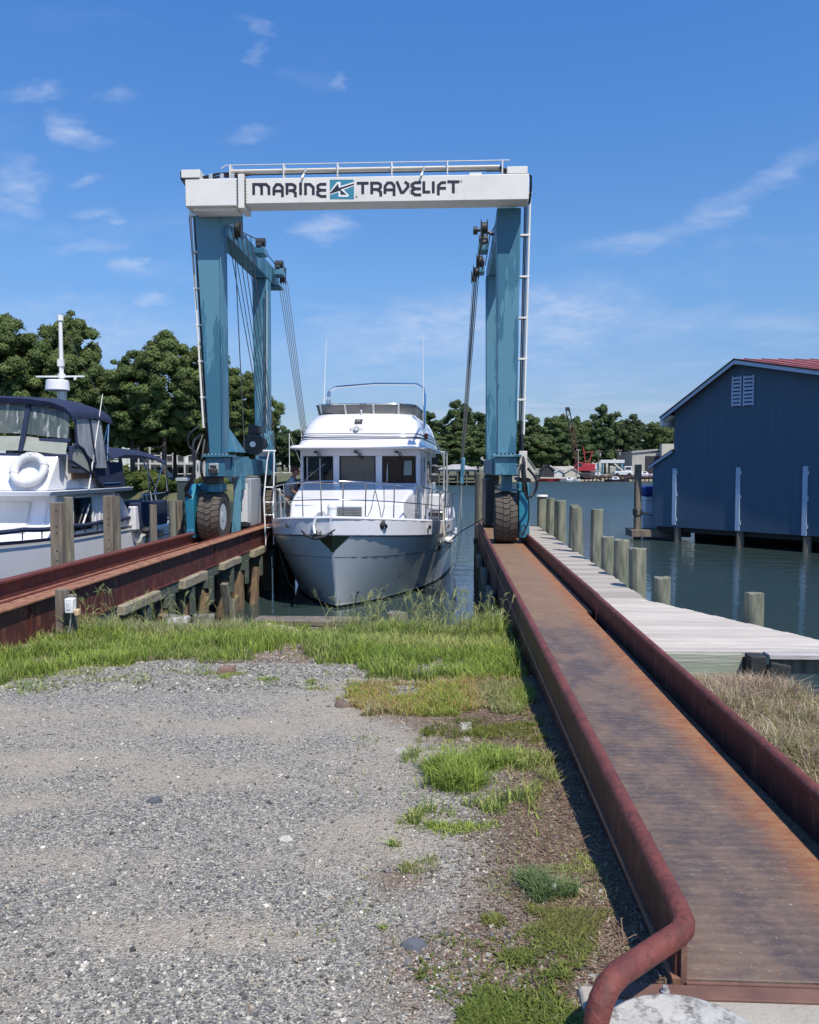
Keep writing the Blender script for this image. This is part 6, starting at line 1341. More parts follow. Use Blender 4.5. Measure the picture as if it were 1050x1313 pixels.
row([(16, 228, 15.5), (38, 232, 16.5), (66, 236, 15.5)], 'one of the rear trees of the wood behind the far boatyard', 'rear trees behind the far boatyard', 3.6)
row([(-120, 120, 16), (-60, 100, 15), (-40, 100, 13), (-24, 104, 9)], 'one of the trees further back behind the left pines', 'rear trees behind the left pines', 6.5)
# undergrowth on the near bank
bush = crown_mesh('bush', 300, 2.0, 2.2, -.3, 16, 130, .22, (.5, .9), base=(.09, .12, .03))
for i, (x, y, s) in enumerate(((-27.5, 72.5, 1.0), (-25.5, 71.5, .75), (-30.5, 78, 1.3), (-23.2, 72, .7), (-34, 79.5, 1.1), (-38, 82, 1.4), (-21.5, 72.5, .8), (-43, 85, 1.5))):
    o = link('shoreline_bush', bush); o.location = (x, y, -.5); o.scale = (s, s, s); o.rotation_euler = (0, 0, i)
    tag(o, 'one of the low green bushes on the bank under the left pines', 'bush', 'bushes on the left bank')

# ------------------------------------------------------------------ far shore buildings and gear
def gable(name, label, x0, x1, y0, y1, zb, ze_, zr, wm, rm, axis='x', oh=.25, extra=None):
    t = thing(name, label, 'building', ((x0+x1)/2, (y0+y1)/2, zb))
    MB().box(x0, x1, y0, y1, zb, ze_).build('wall', wm, t)
    if axis == 'x':
        ym = (y0+y1)/2; MB().prism([(x0, y0, ze_), (x0, y1, ze_), (x0, ym, zr-.1)], (x1-x0, 0, 0)).build('gable', wm, t)
        for ya, yb in ((y0-oh, ym), (y1+oh, ym)): MB().hexa([(x0-oh, ya, ze_-.1), (x1+oh, ya, ze_-.1), (x1+oh, yb, zr-.12), (x0-oh, yb, zr-.12)], [(x0-oh, ya, ze_+.04), (x1+oh, ya, ze_+.04), (x1+oh, yb, zr), (x0-oh, yb, zr)]).build('roof', rm, t)
    else:
        xm = (x0+x1)/2; MB().prism([(x0, y0, ze_), (x1, y0, ze_), (xm, y0, zr-.1)], (0, y1-y0, 0)).build('gable', wm, t)
        for xa, xb in ((x0-oh, xm), (x1+oh, xm)): MB().hexa([(xa, y0-oh, ze_-.1), (xb, y0-oh, zr-.12), (xb, y1+oh, zr-.12), (xa, y1+oh, ze_-.1)], [(xa, y0-oh, ze_+.04), (xb, y0-oh, zr), (xb, y1+oh, zr), (xa, y1+oh, ze_+.04)]).build('roof', rm, t)
    return t
# pavilion on posts (px 566-610)
pv = thing('boat_shelter', 'grey roofed open boat shelter on posts over the water, seen right of the white boat', 'shelter', (1.6, 146, WZ))
MB().hexa([(-2.3, 143, 1.0), (4.7, 143, 1.0), (4.7, 149, 1.0), (-2.3, 149, 1.0)], [(-2.3, 143, 1.35), (4.7, 143, 1.35), (4.7, 149, 1.35), (-2.3, 149, 1.35)]).hexa([(-2.6, 142.7, 1.352), (5.0, 142.7, 1.352), (5.0, 149.3, 1.352), (-2.6, 149.3, 1.352)], [(.3, 145.8, 2.25), (2.1, 145.8, 2.25), (2.1, 146.2, 2.25), (.3, 146.2, 2.25)]).build('roof', 'greyroof', pv)
for x in (-2.0, -.4, 1.2, 2.8, 4.4):
    for y in (143.2, 148.6): MB().cyl((x, y, -2), (x, y, 1.0), .11, n=8).build('post', 'pile', pv)
MB().box(-2.5, 5.0, 143, 149, -.95, -.75).build('platform', 'pile', pv)
for x in (-1.2, .8): MB().box(x, x+.9, 144, 146, -.75, .3).build('stored_gear', 'dark', pv)
gable('waterside_shed', 'cream gabled shed on the far shore just right of the right crane column', 15.0, 18.2, 178, 184, -.5, 1.4, 4.0, 'cream', 'cream', 'y')
gable('waterside_shed', 'small black gabled shed on the far shore left of the pale tents', 20.4, 23.4, 186.5, 190, -.5, 1.0, 2.4, 'boomdark', 'boomdark', 'y')
gable('waterside_shed', 'long low pale roofed shed behind the red crane on the far shore', 23.2, 34.5, 194, 199, -.5, .9, 2.0, 'cream', 'greyroof', 'x')
gable('boat_tent', 'cream boat tent with a dark open front on the far shore', 26.0, 29.4, 188, 192, -.5, .5, 1.6, 'cream', 'cream', 'y')
gable('boat_tent', 'white low boat tent left of the cream one on the far shore', 23.6, 26.0, 189, 193, -.5, .4, 1.3, 'wtrim', 'wtrim', 'y')
t = thing('boat_yard_hall', 'large tan boatyard hall with a dark doorway left of the boathouse', 'building', (46, 192, -.5))
MB().box(41.1, 52, 188, 205, -.5, 5.2).build('wall', 'tan', t)
MB().hexa([(40.9, 187.7, 5.0), (52.3, 187.7, 6.0), (52.3, 205, 6.0), (40.9, 205, 5.0)], [(40.9, 187.7, 5.4), (52.3, 187.7, 6.4), (52.3, 205, 6.4), (40.9, 205, 5.4)]).build('roof', 'greyroof', t)
MB().box(44.0, 48.6, 187.9, 187.98, .1, 4.3).build('doorway', 'boomdark', t)
MB().box(42.4, 43.0, 187.9, 187.98, -.4, 1.2).build('side_door', 'boomdark', t)
MB().box(47.2, 52, 186, 187.8, 2.2, 7.0).build('annex', 'cream', t)
# red crawler crane with its boom
cr = thing('crawler_crane', 'red crawler crane with a dark lattice boom rising above the far trees', 'crane', (30.3, 190, -.5))
MB().box(28.6, 33.0, 189, 192, .9, 2.6).build('machine_house', 'cranered', cr, .1)
MB().box(28.9, 30.2, 188.6, 189, 1.0, 2.9).build('cab', 'cranered', cr, .05)
MB().box(29.1, 30.0, 188.56, 188.59, 1.9, 2.7).build('cab_window', 'boomdark', cr)
MB().box(28.6, 33.2, 188.6, 189.5, -.5, .5).build('track', 'boomdark', cr, .2); MB().box(28.6, 33.2, 191.5, 192.4, -.5, .5).build('track', 'boomdark', cr, .2)
MB().box(29.6, 32, 189.5, 191.5, .3, .9).build('turntable', 'boomdark', cr)
MB().beam((31.6, 190, 2.6), (32.6, 190, 5.4), .2, .2).beam((31.0, 190, 2.6), (30.4, 190, 6.4), .2, .2).beam((30.4, 190, 5.0), (32.6, 190, 5.4), .15, .15).build('gantry_mast', 'cranered', cr)
p0 = Vector((29.4, 190, 1.6)); p1 = Vector((26.7, 190, 15.3)); mb = MB(); mbt = MB()
def lat(mb, a, c, w_):
    d = (c-a).normalized(); s_ = Vector((d.z, 0, -d.x))*w_/2; q = Vector((0, w_/2, 0)); n = int((c-a).length/(w_*1.1))
    for i in (-1, 1):
        for j in (-1, 1): mb.beam(a+s_*i+q*j, c+s_*i+q*j, .13, .13)
    for k in range(n):
        for j in (-1, 1): mb.beam(a+(c-a)*k/n+s_*(1 if k % 2 else -1)+q*j, a+(c-a)*(k+1)/n+s_*(-1 if k % 2 else 1)+q*j, .09, .09)
mid = p0+(p1-p0)*.70
lat(mb, p0, mid, .9); mb.build('boom', 'rustboom', cr); lat(mbt, mid, p1, .8); mbt.box(26.3, 27.1, 189.6, 190.4, 14.7, 15.5).build('boom', 'boomdark', cr)
MB().tube([tuple(p1), (30.4, 190, 6.4)], .03, 4).build('boom_stay', 'cable', cr)
# far travelling lift, poles, digger, pier
fl = thing('far_boat_lift', 'small teal boat lift with a white top beam on the far shore', 'crane', (36.5, 189, -.5))
MB().box(34.0, 39.4, 188, 188.7, 2.75, 3.45).build('top_beam', 'wtrim', fl)
for x in (34.5, 38.9):
    for y in (188.3, 194): MB().box(x-.2, x+.2, y-.2, y+.2, .1, 2.74).build('leg', 'teal', fl)
    MB().box(x-.25, x+.25, 188, 194.4, -.1, .4).build('sill', 'teal', fl)
    for y in (188.5, 193.8): MB().cyl((x-.2, y, -.1), (x+.2, y, -.1), .4, n=14).build('wheel', 'rubber', fl)
for i, (x, h, lab) in enumerate(((35.2, 6.0, 'utility pole rising behind the white top beam on the far shore'), (39.8, 6.2, 'utility pole nearer the tan hall on the far shore'))):
    t = thing('utility_pole', lab, 'pole', (x, 197, -.5), 'utility poles on the far shore'); MB().cyl((x, 197, -.5), (x, 197, h), .14, .1, 8).build('post', 'pilebrown', t); MB().box(x-.9, x+.9, 196.9, 197.1, h-.5, h-.3).build('crossarm', 'pilebrown', t)
    MB().cyl((x+.3, 196.8, h-1.6), (x+.3, 196.8, h-.8), .2, n=8).build('transformer', 'galv', t)
t = thing('yard_light', 'lamp on a tall thin post beside the far red crane', 'lamp', (28.9, 187.5, -.5)); MB().cyl((28.9, 187.5, -.5), (28.9, 187.5, 5.6), .07, n=6).build('post', 'galv', t); MB().box(28.4, 29.4, 187.4, 187.6, 5.6, 5.75).build('lamp_head', 'galv', t)
dg = thing('telescopic_handler', 'white mobile crane with its short jib raised beside the far boat lift', 'crane', (38.5, 190, -.5))
MB().box(36.9, 41, 186.6, 188, .0, .9).build('chassis', 'wtrim', dg, .1); MB().box(39.2, 40.8, 186.8, 188, .9, 2.0).build('cab', 'wtrim', dg, .08); MB().box(39.4, 40.6, 186.77, 186.79, 1.2, 1.8).build('cab_window', 'boomdark', dg)
MB().beam((38.9, 187, .9), (36.9, 187, 2.6), .4, .35).build('jib', 'cream', dg)
for x in (37.5, 40.2): MB().cyl((x, 186.5, .0), (x, 186.9, .0), .5, n=12).build('wheel', 'rubber', dg)
pr_ = thing('far_pier', 'long dark timber pier in front of the far boatyard', 'pier', (38, 184, WZ))
MB().box(29.5, 46, 183.5, 185.5, -.55, -.25).build('pier_deck', 'rustboom', pr_)
for i in range(19): MB().cyl((29.8+i*.88, 183.7, -2), (29.8+i*.88, 183.7, -.1), .14, n=6).build('pier_pile', 'boomdark', pr_)
MB().box(20, 28, 183.6, 185.4, -.75, -.45).build('pier_deck', 'cream', pr_)
def small_boat(x, y, L, label, hm='gel', cab=True, rz=0, z=WZ, cm='gel', grp=None):
    t = thing('small_boat', label, 'boat', (x, y, z), grp, rz=rz or 1e-6)
    rings = []
    for k in range(8):
        s = k/7; hw = .16*L*(1-max(0, s-.45)**2*3.0); zz_ = .09*L+.05*L*s*s
        rings.append([(s*L-L/2, -max(.03, hw), zz_), (s*L-L/2-.02*L, -max(.02, hw)*.8, 0), (s*L-L/2-.03*L, 0, -.05*L), (s*L-L/2-.02*L, max(.02, hw)*.8, 0), (s*L-L/2, max(.03, hw), zz_)])
    MB().loft(rings, True, True).build('hull', hm, t, ang=50)
    if cab: MB().hexa([(-.2*L, -.11*L, .09*L), (.15*L, -.10*L, .1*L), (.15*L, .10*L, .1*L), (-.2*L, .11*L, .09*L)], [(-.18*L, -.10*L, .22*L), (.05*L, -.09*L, .22*L), (.05*L, .09*L, .22*L), (-.18*L, .10*L, .22*L)]).build('cabin', cm, t, .03); MB().box(-.12*L, .02*L, -.113*L, -.10*L, .15*L, .2*L).build('cabin_window', 'glass', t)
    return t
small_boat(26.5, 183, 4.5, 'small white boat at the far shore in front of the cream tent')
small_boat(22.3, 184.4, 5.5, 'red hulled workboat with dark cabin at the far shore', 'cranered', True, cm='boomdark')
small_boat(33.4, 187, 4, 'small cream boat ashore at the right foot of the red crane', 'cream', z=-.3)
small_boat(43.6, 186, 5, 'white boat lying before the tan boatyard hall', z=-.3)
small_boat(36.5, 182.6, 5, 'dark green boat at the far pier under the boat lift', 'boomdark')
for x, zt in ((45.3, .2), (48.5, .1)): single(MB().cyl((x, 182, -2), (x, 182, zt), .14, n=8), 'channel_pile', 'pilebrown', 'dark stake in the water off the far pier, %s of two' % ('left' if x < 46 else 'right'), 'pile')
# sailing boats behind the person
for i, (x, y, h, lab) in enumerate(((-32.0, 160, 8.6, 'white sailing boat with the left of the masts seen beside the crane'), (-29.2, 158, 10.2, 'white sailing boat with the tallest mast behind the person'), (-26.6, 161, 8.2, 'white sailing boat nearest the cabin of the trawler'))):
    t = small_boat(x, y, 8.5, lab, rz=.2+i*.2, grp='sailing boats on the far shore')
    MB().tube([(.5, 0, .6), (.5, 0, h+1.2)], .075, 6).build('mast', 'white', t); MB().tube([(3.9, 0, .8), (.5, 0, h+1)], .035, 4).build('forestay', 'wtrim', t)
    MB().tube([(.4, 0, 1.9), (-3.2, 0, 2.0)], .16, 6).build('furled_sail', 'wtrim', t)
# porch house behind the left trees
ph_ = gable('porch_house', 'white two storey waterside house with balconies behind the left pines', -38.5, -30.5, 98, 108, -.3, 4.2, 6.4, 'wtrim', 'greyroof', 'x')
for f in (0, 2.2):
    for i in range(6):
        x = -38.2+i*1.32
        MB().box(x, x+.85, 97.9, 97.98, .2+f, 1.7+f).build('window', 'boomdark', ph_)
    MB().box(-38.8, -30.2, 96.4, 97.9, 2.05+f-2.2, 2.2+f-2.2).build('balcony', 'wtrim', ph_)
    for i in range(7): MB().box(-38.7+i*1.4, -38.55+i*1.4, 96.4, 96.55, f, 2.05+f).build('balcony_post', 'wtrim', ph_)
    MB().box(-38.8, -30.2, 96.4, 96.46, .85+f, .95+f).build('balcony_rail', 'wtrim', ph_)
small_boat(-24.5, 92, 6, 'white boat stored among the trunks under the left pines', z=-.2)
small_boat(-32.5, 92, 7, 'green boat on the bank before the white porch house', 'teal', z=-.2, rz=.3)

# ------------------------------------------------------------------ gravel stones and grass (uncountable stuff)
def rock_batch(n, sampler, smin, smax, seed, flat=.6, pal=None):
    g_ = np.random.default_rng(seed); xy = sampler(g_, n); n = len(xy)
    s = smin+(smax-smin)*g_.beta(1.2, 4.5, n); z = ground_z(xy[:, 0], xy[:, 1])
    cube = np.array([(-1, -1, -1), (1, -1, -1), (1, 1, -1), (-1, 1, -1), (-1, -1, 1), (1, -1, 1), (1, 1, 1), (-1, 1, 1)], float)
    v = cube[None]*g_.uniform(.45, 1.0, (n, 8, 1))*np.array([1, .8, flat])*g_.uniform(.75, 1.25, (n, 1, 3))
    a = g_.uniform(0, 6.28, n); t = g_.uniform(-.5, .5, n)
    ca, sa = np.cos(a)[:, None], np.sin(a)[:, None]; ct, st = np.cos(t)[:, None], np.sin(t)[:, None]
    x, y, zz_ = v[..., 0], v[..., 1]*ct-v[..., 2]*st, v[..., 1]*st+v[..., 2]*ct
    X_, Y_ = x*ca-y*sa, x*sa+y*ca
    V = np.stack([X_*s[:, None]/2+xy[:, :1], Y_*s[:, None]/2+xy[:, 1:], zz_*s[:, None]/2+(z+s*.10)[:, None]], 2).reshape(-1, 3)
    q = np.array([(0, 3, 2, 1), (4, 5, 6, 7), (0, 1, 5, 4), (1, 2, 6, 5), (2, 3, 7, 6), (3, 0, 4, 7)])
    F = (q[None]+(np.arange(n)*8)[:, None, None]).reshape(-1, 4)
    pal = np.array(pal if pal is not None else [(.14, .135, .12), (.22, .21, .185), (.33, .315, .27), (.46, .43, .36), (.085, .086, .085), (.60, .56, .46), (.39, .335, .25), (.225, .22, .205), (.70, .66, .56)])
    wts = np.array([3, 4, 4, 3, 2, 1.5, 1.5, 3, .6])[:len(pal)]; c = pal[g_.choice(len(pal), n, p=wts/wts.sum())]*g_.uniform(.8, 1.2, (n, 1))
    return V, F, np.repeat(c, 8, 0)
def grav_density(x, y):
    d = np.ones_like(x)
    so_ = np.clip((x-.05+.3*(snoise(x, y, 1.1, 9)-.5))/.4, 0, 1)
    d *= 1-.80*so_
    d *= 1-.72*sand_at(x, y)
    return d
def samp(x0, x1, y0, y1, power=1.0, wedge=True):
    def f(g_, n):
        m = int(n*2.6); y = y0+(y1-y0)*g_.uniform(0, 1, m)**power; x = x0+(x1-x0)*g_.uniform(0, 1, m)
        if wedge: x = np.where(True, -(.60*y+.25)+g_.uniform(0, 1, m)*(.60*y+.25+np.minimum(.66, .11*y+.25)), x)
        k = g_.uniform(0, 1, m) < grav_density(x, y); return np.stack([x[k], y[k]], 1)[:n]
    return f
parts = [rock_batch(62000, samp(0, 0, 2.1, 9.0, 1.25), .005, .017, 1), rock_batch(36000, samp(0, 0, 2.1, 4.6, 1.0), .003, .010, 2), rock_batch(3800, samp(0, 0, 2.2, 9.0, 1.5), .013, .034, 3, .45),
         rock_batch(9000, samp(0, 0, 6.2, 8.9, 1.0), .014, .042, 4, .55)]
off = 0; V_, F_, C_ = [], [], []
for v, f, c in parts: V_.append(v); F_.append(f+off); C_.append(c); off += len(v)
tag(link('gravel', fast_mesh('gravel', np.concatenate(V_), np.concatenate(F_), 'stone', np.concatenate(C_))), 'loose grey crushed stone covering the yard', 'gravel', kind='stuff')
# larger single stones
for i, (x, y, s, c, lab) in enumerate(((-1.47, 3.95, .045, (.09, .10, .11), 'dark angular stone on the gravel left of centre'), (-.73, 3.55, .04, (.55, .52, .46), 'pale upright stone right of the centre of the gravel'),
        (-.29, 4.85, .05, (.42, .40, .36), 'rounded pale stone on the gravel near the weeds'), (-.78, 5.9, .075, (.16, .12, .09), 'brown flat stone on the sandy gravel beside the weeds'),
        (-.12, 2.72, .05, (.12, .13, .15), 'dark blue grey stone among white chips near the bottom of the gravel'))):
    m_ = mat('single_stone', c, tuple(q*.7 for q in c), 30, .85, bump=.4, bscale=50)
    single(lump(x, y, float(ground_z(x, y))-.004, s, s*.6, s*.65, i*3.1, 9), 'stone', m_, lab, 'stone')
single(MB().box(.07, .15, 5.05, 5.5, float(ground_z(.1, 5.2))-.02, float(ground_z(.1, 5.2))+.004), 'buried_slab', 'concrete', 'small pale slab flush with the soil among the weeds', 'slab', bevel=.01)
single(lump(.47, 3.16, float(ground_z(.45, 3.1))-.012, .075, .035, .022, 3.3, 12), 'sandstone_chip', mat('pale_yellow_stone', (.46, .38, .24), (.38, .30, .2), 20, .9), 'pale yellow flat stone right of the grass tuft near the runway', 'stone')
single(lump(.405, 3.12, float(ground_z(.4, 3.12))+.02, .016, .012, .022, 5.3, 8), 'paper_scrap', 'wtrim', 'white scrap of paper caught in the grass tuft near the runway', 'litter')
# bark and leaf litter on the soil
def litter(n, x0, x1, y0, y1, seed, cols, L=(.01, .04), dens=None):
    g_ = np.random.default_rng(seed); x = g_.uniform(x0, x1, n); y = g_.uniform(y0, y1, n)
    if dens is not None: k = g_.uniform(0, 1, n) < dens(x, y); x, y = x[k], y[k]
    n = len(x); z = ground_z(x, y)+.004; a = g_.uniform(0, 6.28, n); l = g_.uniform(*L, n)/2; w_ = l*g_.uniform(.08, .3, n)
    dx, dy = np.cos(a), np.sin(a); dz = g_.uniform(-.25, .35, n)
    P = np.stack([x, y, z], 1); A = np.stack([dx*l, dy*l, dz*l], 1); B_ = np.stack([-dy*w_, dx*w_, g_.uniform(-.3, .3, n)*w_], 1)
    V = np.stack([P-A-B_, P+A-B_, P+A+B_, P-A+B_], 1).reshape(-1, 3); V[:, 2] += np.repeat(np.abs(dz)*l, 4); F = np.arange(n*4).reshape(-1, 4)
    c = np.array(cols)[g_.integers(0, len(cols), n)]*g_.uniform(.7, 1.2, (n, 1)); return V, F, np.repeat(c, 4, 0)
soilmask = lambda x, y: np.clip((x-.05+.3*(snoise(x, y, 1.1, 9)-.5))/.3, .02, 1)*(x < .72)
v, f, c = litter(60000, -.6, .72, 2.1, 7.0, 31, [(.24, .165, .12), (.32, .23, .16), (.36, .28, .20), (.17, .115, .085), (.50, .43, .32), (.22, .15, .12)], (.006, .026), soilmask)
tag(link('plant_litter', fast_mesh('plant_litter', v, f, 'grass', c)), 'dry brown stems and chips littering the soil beside the right runway', 'litter', kind='stuff')
def blades(polys, seed, name, label, cat='grass'):
    g_ = np.random.default_rng(seed); VV, FF, CC = [], [], []; off = 0
    for P, n, h, wd, cols, bend, clump in polys:
        P = np.array(P, float); m = int(n*2.2); x = g_.uniform(P[:, 0].min(), P[:, 0].max(), m*2); y = g_.uniform(P[:, 1].min(), P[:, 1].max(), m*2)
        jx = x+.16*(snoise(x, y, 4, seed)-.5)*2+.10*(snoise(x, y, 13, seed)-.5)*2; jy = y+.22*(snoise(x, y, 4, seed+5)-.5)*2+.10*(snoise(x, y, 12, seed+7)-.5)*2
        k = in_poly(jx, jy, [tuple(q) for q in P]); x, y = x[k], y[k]
        dn = snoise(x, y, 3.2, seed+2)*.6+snoise(x, y, 9, seed+3)*.4
        k = g_.uniform(0, 1, len(x)) < np.clip((dn-clump)*4, 0.02, 1); x, y = x[k][:n], y[k][:n]; nb = len(x)
        hh = g_.uniform(h[0], h[1], nb)*(.55+.8*snoise(x, y, 2.1, seed+8)); w_ = wd*g_.uniform(.6, 1.3, nb); a = g_.uniform(0, 6.28, nb); ba = a+g_.uniform(-.6, .6, nb)+1.57
        be = hh*g_.uniform(.15, bend, nb); z = ground_z(x, y)-.01
        P0 = np.stack([x, y, z], 1); W = np.stack([np.cos(a)*w_/2, np.sin(a)*w_/2, np.zeros(nb)], 1); D_ = np.stack([np.cos(ba), np.sin(ba), np.zeros(nb)], 1); U = np.array([0, 0, 1.])
        M1 = P0+D_*(be*.3)[:, None]+U*(hh*.55)[:, None]; T = P0+D_*be[:, None]+U*(hh*(1-.25*be/hh))[:, None]
        V = np.stack([P0-W, P0+W, M1-W*.8, M1+W*.8, T], 1).reshape(-1, 3)
        F = (np.array([(0, 1, 3), (0, 3, 2), (2, 3, 4)])[None]+(np.arange(nb)*5)[:, None, None]).reshape(-1, 3)
        patch = snoise(x, y, 1.6, seed+6); c = np.array(cols)[np.clip((patch*len(cols)+g_.normal(0, .8, nb)).astype(int), 0, len(cols)-1)]*g_.uniform(.75, 1.25, (nb, 1))
        VV.append(V); FF.append(F+off); CC.append(np.repeat(c, 5, 0)); off += len(V)
    return tag(link(name, fast_mesh(name, np.concatenate(VV), np.concatenate(FF), 'grass', np.concatenate(CC))), label, cat, kind='stuff')
GR = [(.18, .26, .05), (.29, .38, .07), (.39, .47, .10), (.17, .25, .07), (.48, .50, .17)]
GY = [(.25, .33, .08), (.37, .40, .13), (.42, .38, .19), (.21, .28, .08), (.50, .44, .26)]
G1 = [(-4.35, 6.1), (-3.58, 6.27), (-3.27, 6.98), (-2.66, 7.25), (-1.85, 7.5), (-1.75, 8.1), (-1.45, 8.5), (-1.7, 9.25), (-4.35, 9.25)]
G2 = [(-1.5, 9.25), (-1.5, 8.5), (-1.3, 7.9), (-1.25, 7.35), (-.95, 7.15), (-.75, 6.9), (-.2, 6.8), (.62, 6.6), (.66, 9.28)]
blades([(G1, 26000, (.05, .16), .008, GY[:2]+GR, .9, .25), ([(-9, 6.0), (-4.3, 6.0), (-4.3, 9.25), (-9, 9.25)], 9000, (.05, .18), .008, GY, .9, .2), ([(-4.3, 8.6), (-2.2, 8.6), (-2.2, 9.28), (-4.3, 9.28)], 2200, (.10, .24), .007, GY, .8, .25),
        (G2, 24000, (.05, .18), .008, GR, .9, .28), ([(-1.2, 8.7), (.6, 8.5), (.62, 9.3), (-1.3, 9.3)], 4200, (.14, .28), .008, GR, .7, .2),
        ([(-.55, 2.3), (.1, 2.3), (.1, 6.5), (-.7, 6.5)], 1500, (.01, .05), .005, GR+GY, 1.4, .62),
        ([(-4.2, 5.7), (-2.2, 6.7), (-.9, 6.5), (-.8, 7.4), (-2, 7.9), (-4.2, 7.0)], 3200, (.02, .08), .006, GR+GY, 1.3, .5),
        ([(-2.4, 8.3), (-1.4, 8.0), (-1.3, 8.8), (-2.3, 8.9)], 1500, (.05, .14), .007, GR, .9, .3)], 41, 'tall_grass', 'tall bright green grass growing along the bulkhead at the head of the slip')
blades([([(-.85, 6.75), (-.72, 5.75), (-.1, 5.65), (.58, 5.7), (.66, 6.9), (0, 6.8)], 17000, (.03, .10), .007, GR[:2]+GY+[(.48, .32, .13), (.36, .42, .09)], 1.2, .30),
        ([(-.2, 5.05), (.6, 5.0), (.62, 5.6), (-.1, 5.6)], 3200, (.02, .06), .006, [(.18, .21, .03), (.24, .24, .05), (.14, .18, .04)], 1.4, .45),
        ([(-.28, 4.25), (-.2, 4.75), (.3, 5.0), (.6, 4.75), (.62, 3.9), (.32, 3.65), (-.06, 3.8)], 4200, (.03, .11), .006, GR+GY, 1.2, .46), ([(-.2, 4.3), (.1, 4.7), (.45, 4.6), (.4, 4.2), (0, 4.1)], 1800, (.06, .14), .006, GR, 1.1, .35), ([(-.25, 2.4), (.64, 2.4), (.66, 6.8), (-.1, 6.8), (-.2, 4)], 9000, (.01, .05), .005, GR+GY, 1.5, .52),
        ([(-.12, 3.45), (.0, 3.75), (.25, 3.7), (.2, 3.4), (.0, 3.35)], 800, (.02, .06), .006, GR, 1.3, .45),
        ([(-.32, 3.5), (-.2, 3.5), (-.2, 3.62), (-.32, 3.62)], 200, (.03, .06), .006, GR, 1.2, .0), ([(-.24, 2.75), (-.17, 2.75), (-.17, 2.83), (-.24, 2.83)], 160, (.02, .04), .005, GR, 1.2, .0),
        ([(-.20, 3.25), (-.05, 3.25), (-.05, 3.42), (-.20, 3.42)], 260, (.02, .05), .005, GY, 1.2, .2),
        ([(.28, 3.02), (.50, 3.02), (.50, 3.24), (.28, 3.24)], 1000, (.04, .13), .004, [(.14, .22, .09), (.22, .30, .14), (.18, .26, .10)], 1.1, .0),
        ([(-.10, 2.2), (-.02, 2.65), (.06, 2.92), (.35, 3.0), (.66, 2.95), (.42, 2.45), (.30, 2.2)], 30000, (.015, .045), .009, [(.14, .19, .04), (.17, .22, .045), (.24, .26, .07), (.20, .19, .08)], 1.6, .30),
        ([(.2, 3.3), (.6, 3.3), (.62, 3.9), (.2, 3.8)], 3500, (.01, .035), .006, GR, 1.5, .5),
        ([(-1.35, 6.35), (-.7, 6.35), (-.75, 6.7), (-1.3, 6.7)], 1300, (.03, .08), .006, GR, 1.2, .45), ([(-2.1, 6.7), (-1.4, 6.6), (-1.4, 6.9), (-2.1, 7.0)], 700, (.02, .06), .006, GR, 1.2, .5),
        ([(-3.9, 5.4), (-3.3, 6.2), (-2.6, 7.0), (-2.9, 7.2), (-4.2, 6.3)], 800, (.02, .07), .006, GR, 1.2, .55)], 43, 'low_weeds', 'patches of low weeds and yellowing grass on the soil beside the right runway')
DG = [(.44, .35, .24), (.54, .44, .30), (.36, .25, .20), (.60, .52, .36), (.28, .26, .11), (.46, .33, .26)]
blades([([(1.70, 3.0), (3.4, 3.0), (3.3, 4.9), (2.5, 6.3), (2.3, 6.85), (1.70, 6.9)], 26000, (.06, .20), .006, DG, 1.4, .2), ([(1.70, 2.8), (3.2, 2.8), (3.0, 4.3), (1.70, 4.8)], 6000, (.05, .16), .007, [(.2, .24, .07), (.3, .3, .12), (.26, .22, .1)], 1.2, .35),
        ([(2.4, 5.4), (3.2, 4.6), (3.3, 5.0), (2.6, 6.3)], 2500, (.04, .13), .006, GR, 1.2, .4)], 47, 'dry_grass', 'tangled dry straw coloured grass between the right runway and the dock')
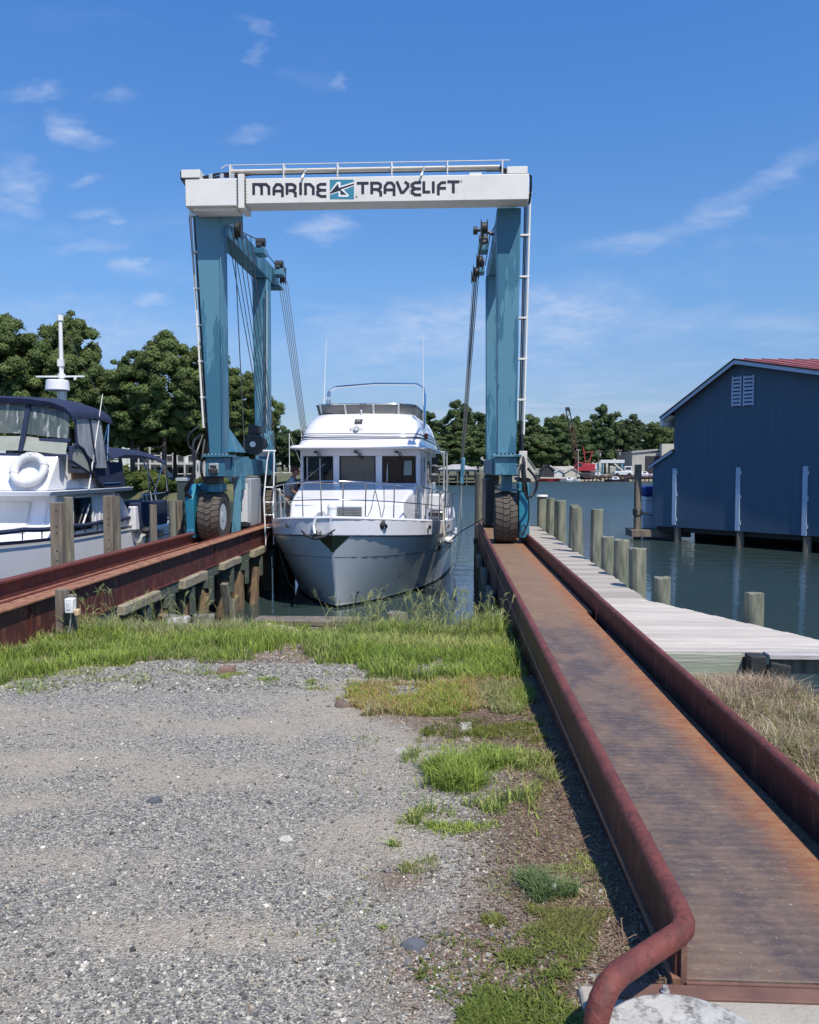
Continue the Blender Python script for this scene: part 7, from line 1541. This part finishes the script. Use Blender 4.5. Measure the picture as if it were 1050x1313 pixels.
# seed stalks of the tall grass
g_ = random.Random(9); mb = MB()
for k in range(150):
    x = g_.choice([g_.uniform(-1.3, .6)]*3+[g_.uniform(-4.2, -2.3)]); y = g_.uniform(8.4, 9.25); z = float(ground_z(x, y)); H = g_.uniform(.28, .50); a = g_.uniform(0, 6.28); bd_ = g_.uniform(.02, .15)
    p0 = Vector((x, y, z)); p1 = p0+Vector((math.cos(a)*bd_*.4, math.sin(a)*bd_*.4, H*.6)); p2 = p0+Vector((math.cos(a)*bd_, math.sin(a)*bd_, H)); mb.tube([p0, p1, p2], [.0022, .0018, .001], 3, False)
    for j in range(g_.choice([2, 3, 4])):
        b_ = a+g_.uniform(-1.6, 1.6); e = p2+Vector((math.cos(b_)*.06, math.sin(b_)*.06, g_.uniform(.0, .07))); s_ = p2-Vector((0, 0, .02*j)); mb.tube([s_, (s_+e)/2+Vector((0, 0, .01)), e], [.002, .003, .0015], 3, False)
    for j in range(3):
        b_ = g_.uniform(0, 6.28); s_ = p0+(p1-p0)*g_.uniform(.2, 1); e = s_+Vector((math.cos(b_)*.12, math.sin(b_)*.12, g_.uniform(.03, .10))); mb.tube([s_, (s_+e)/2+Vector((0, 0, .03)), e], [.003, .0035, .001], 3, False)
M['stalk'] = mat('seed_stalk', (.20, .24, .07), (.27, .27, .12), 8, .7)
tag(mb.build('seed_stalks', 'stalk', None, fix=False), 'branched seed stalks standing above the grass at the water edge', 'grass', kind='stuff')
mb = MB()
for k in range(46):
    y = g_.uniform(2.7, 7.2); x = g_.uniform(.58, .70); z = float(ground_z(x, y)); q = [Vector((x, y, z))]
    a = g_.uniform(1.2, 4.4)
    for j in range(4): q.append(q[-1]+Vector((math.cos(a)*.035, math.sin(a)*.05, g_.uniform(-.0, .05) if j < 2 else -.02))); a += g_.uniform(-.7, .7)
    mb.tube(q, .0022, 3, False)
M['twig'] = mat('dry_vine', (.26, .19, .13), (.17, .12, .09), 8, .9)
tag(mb.build('dry_vines', 'twig', None, fix=False), 'dead vines tangled along the foot of the right runway wall', 'plant', kind='stuff')
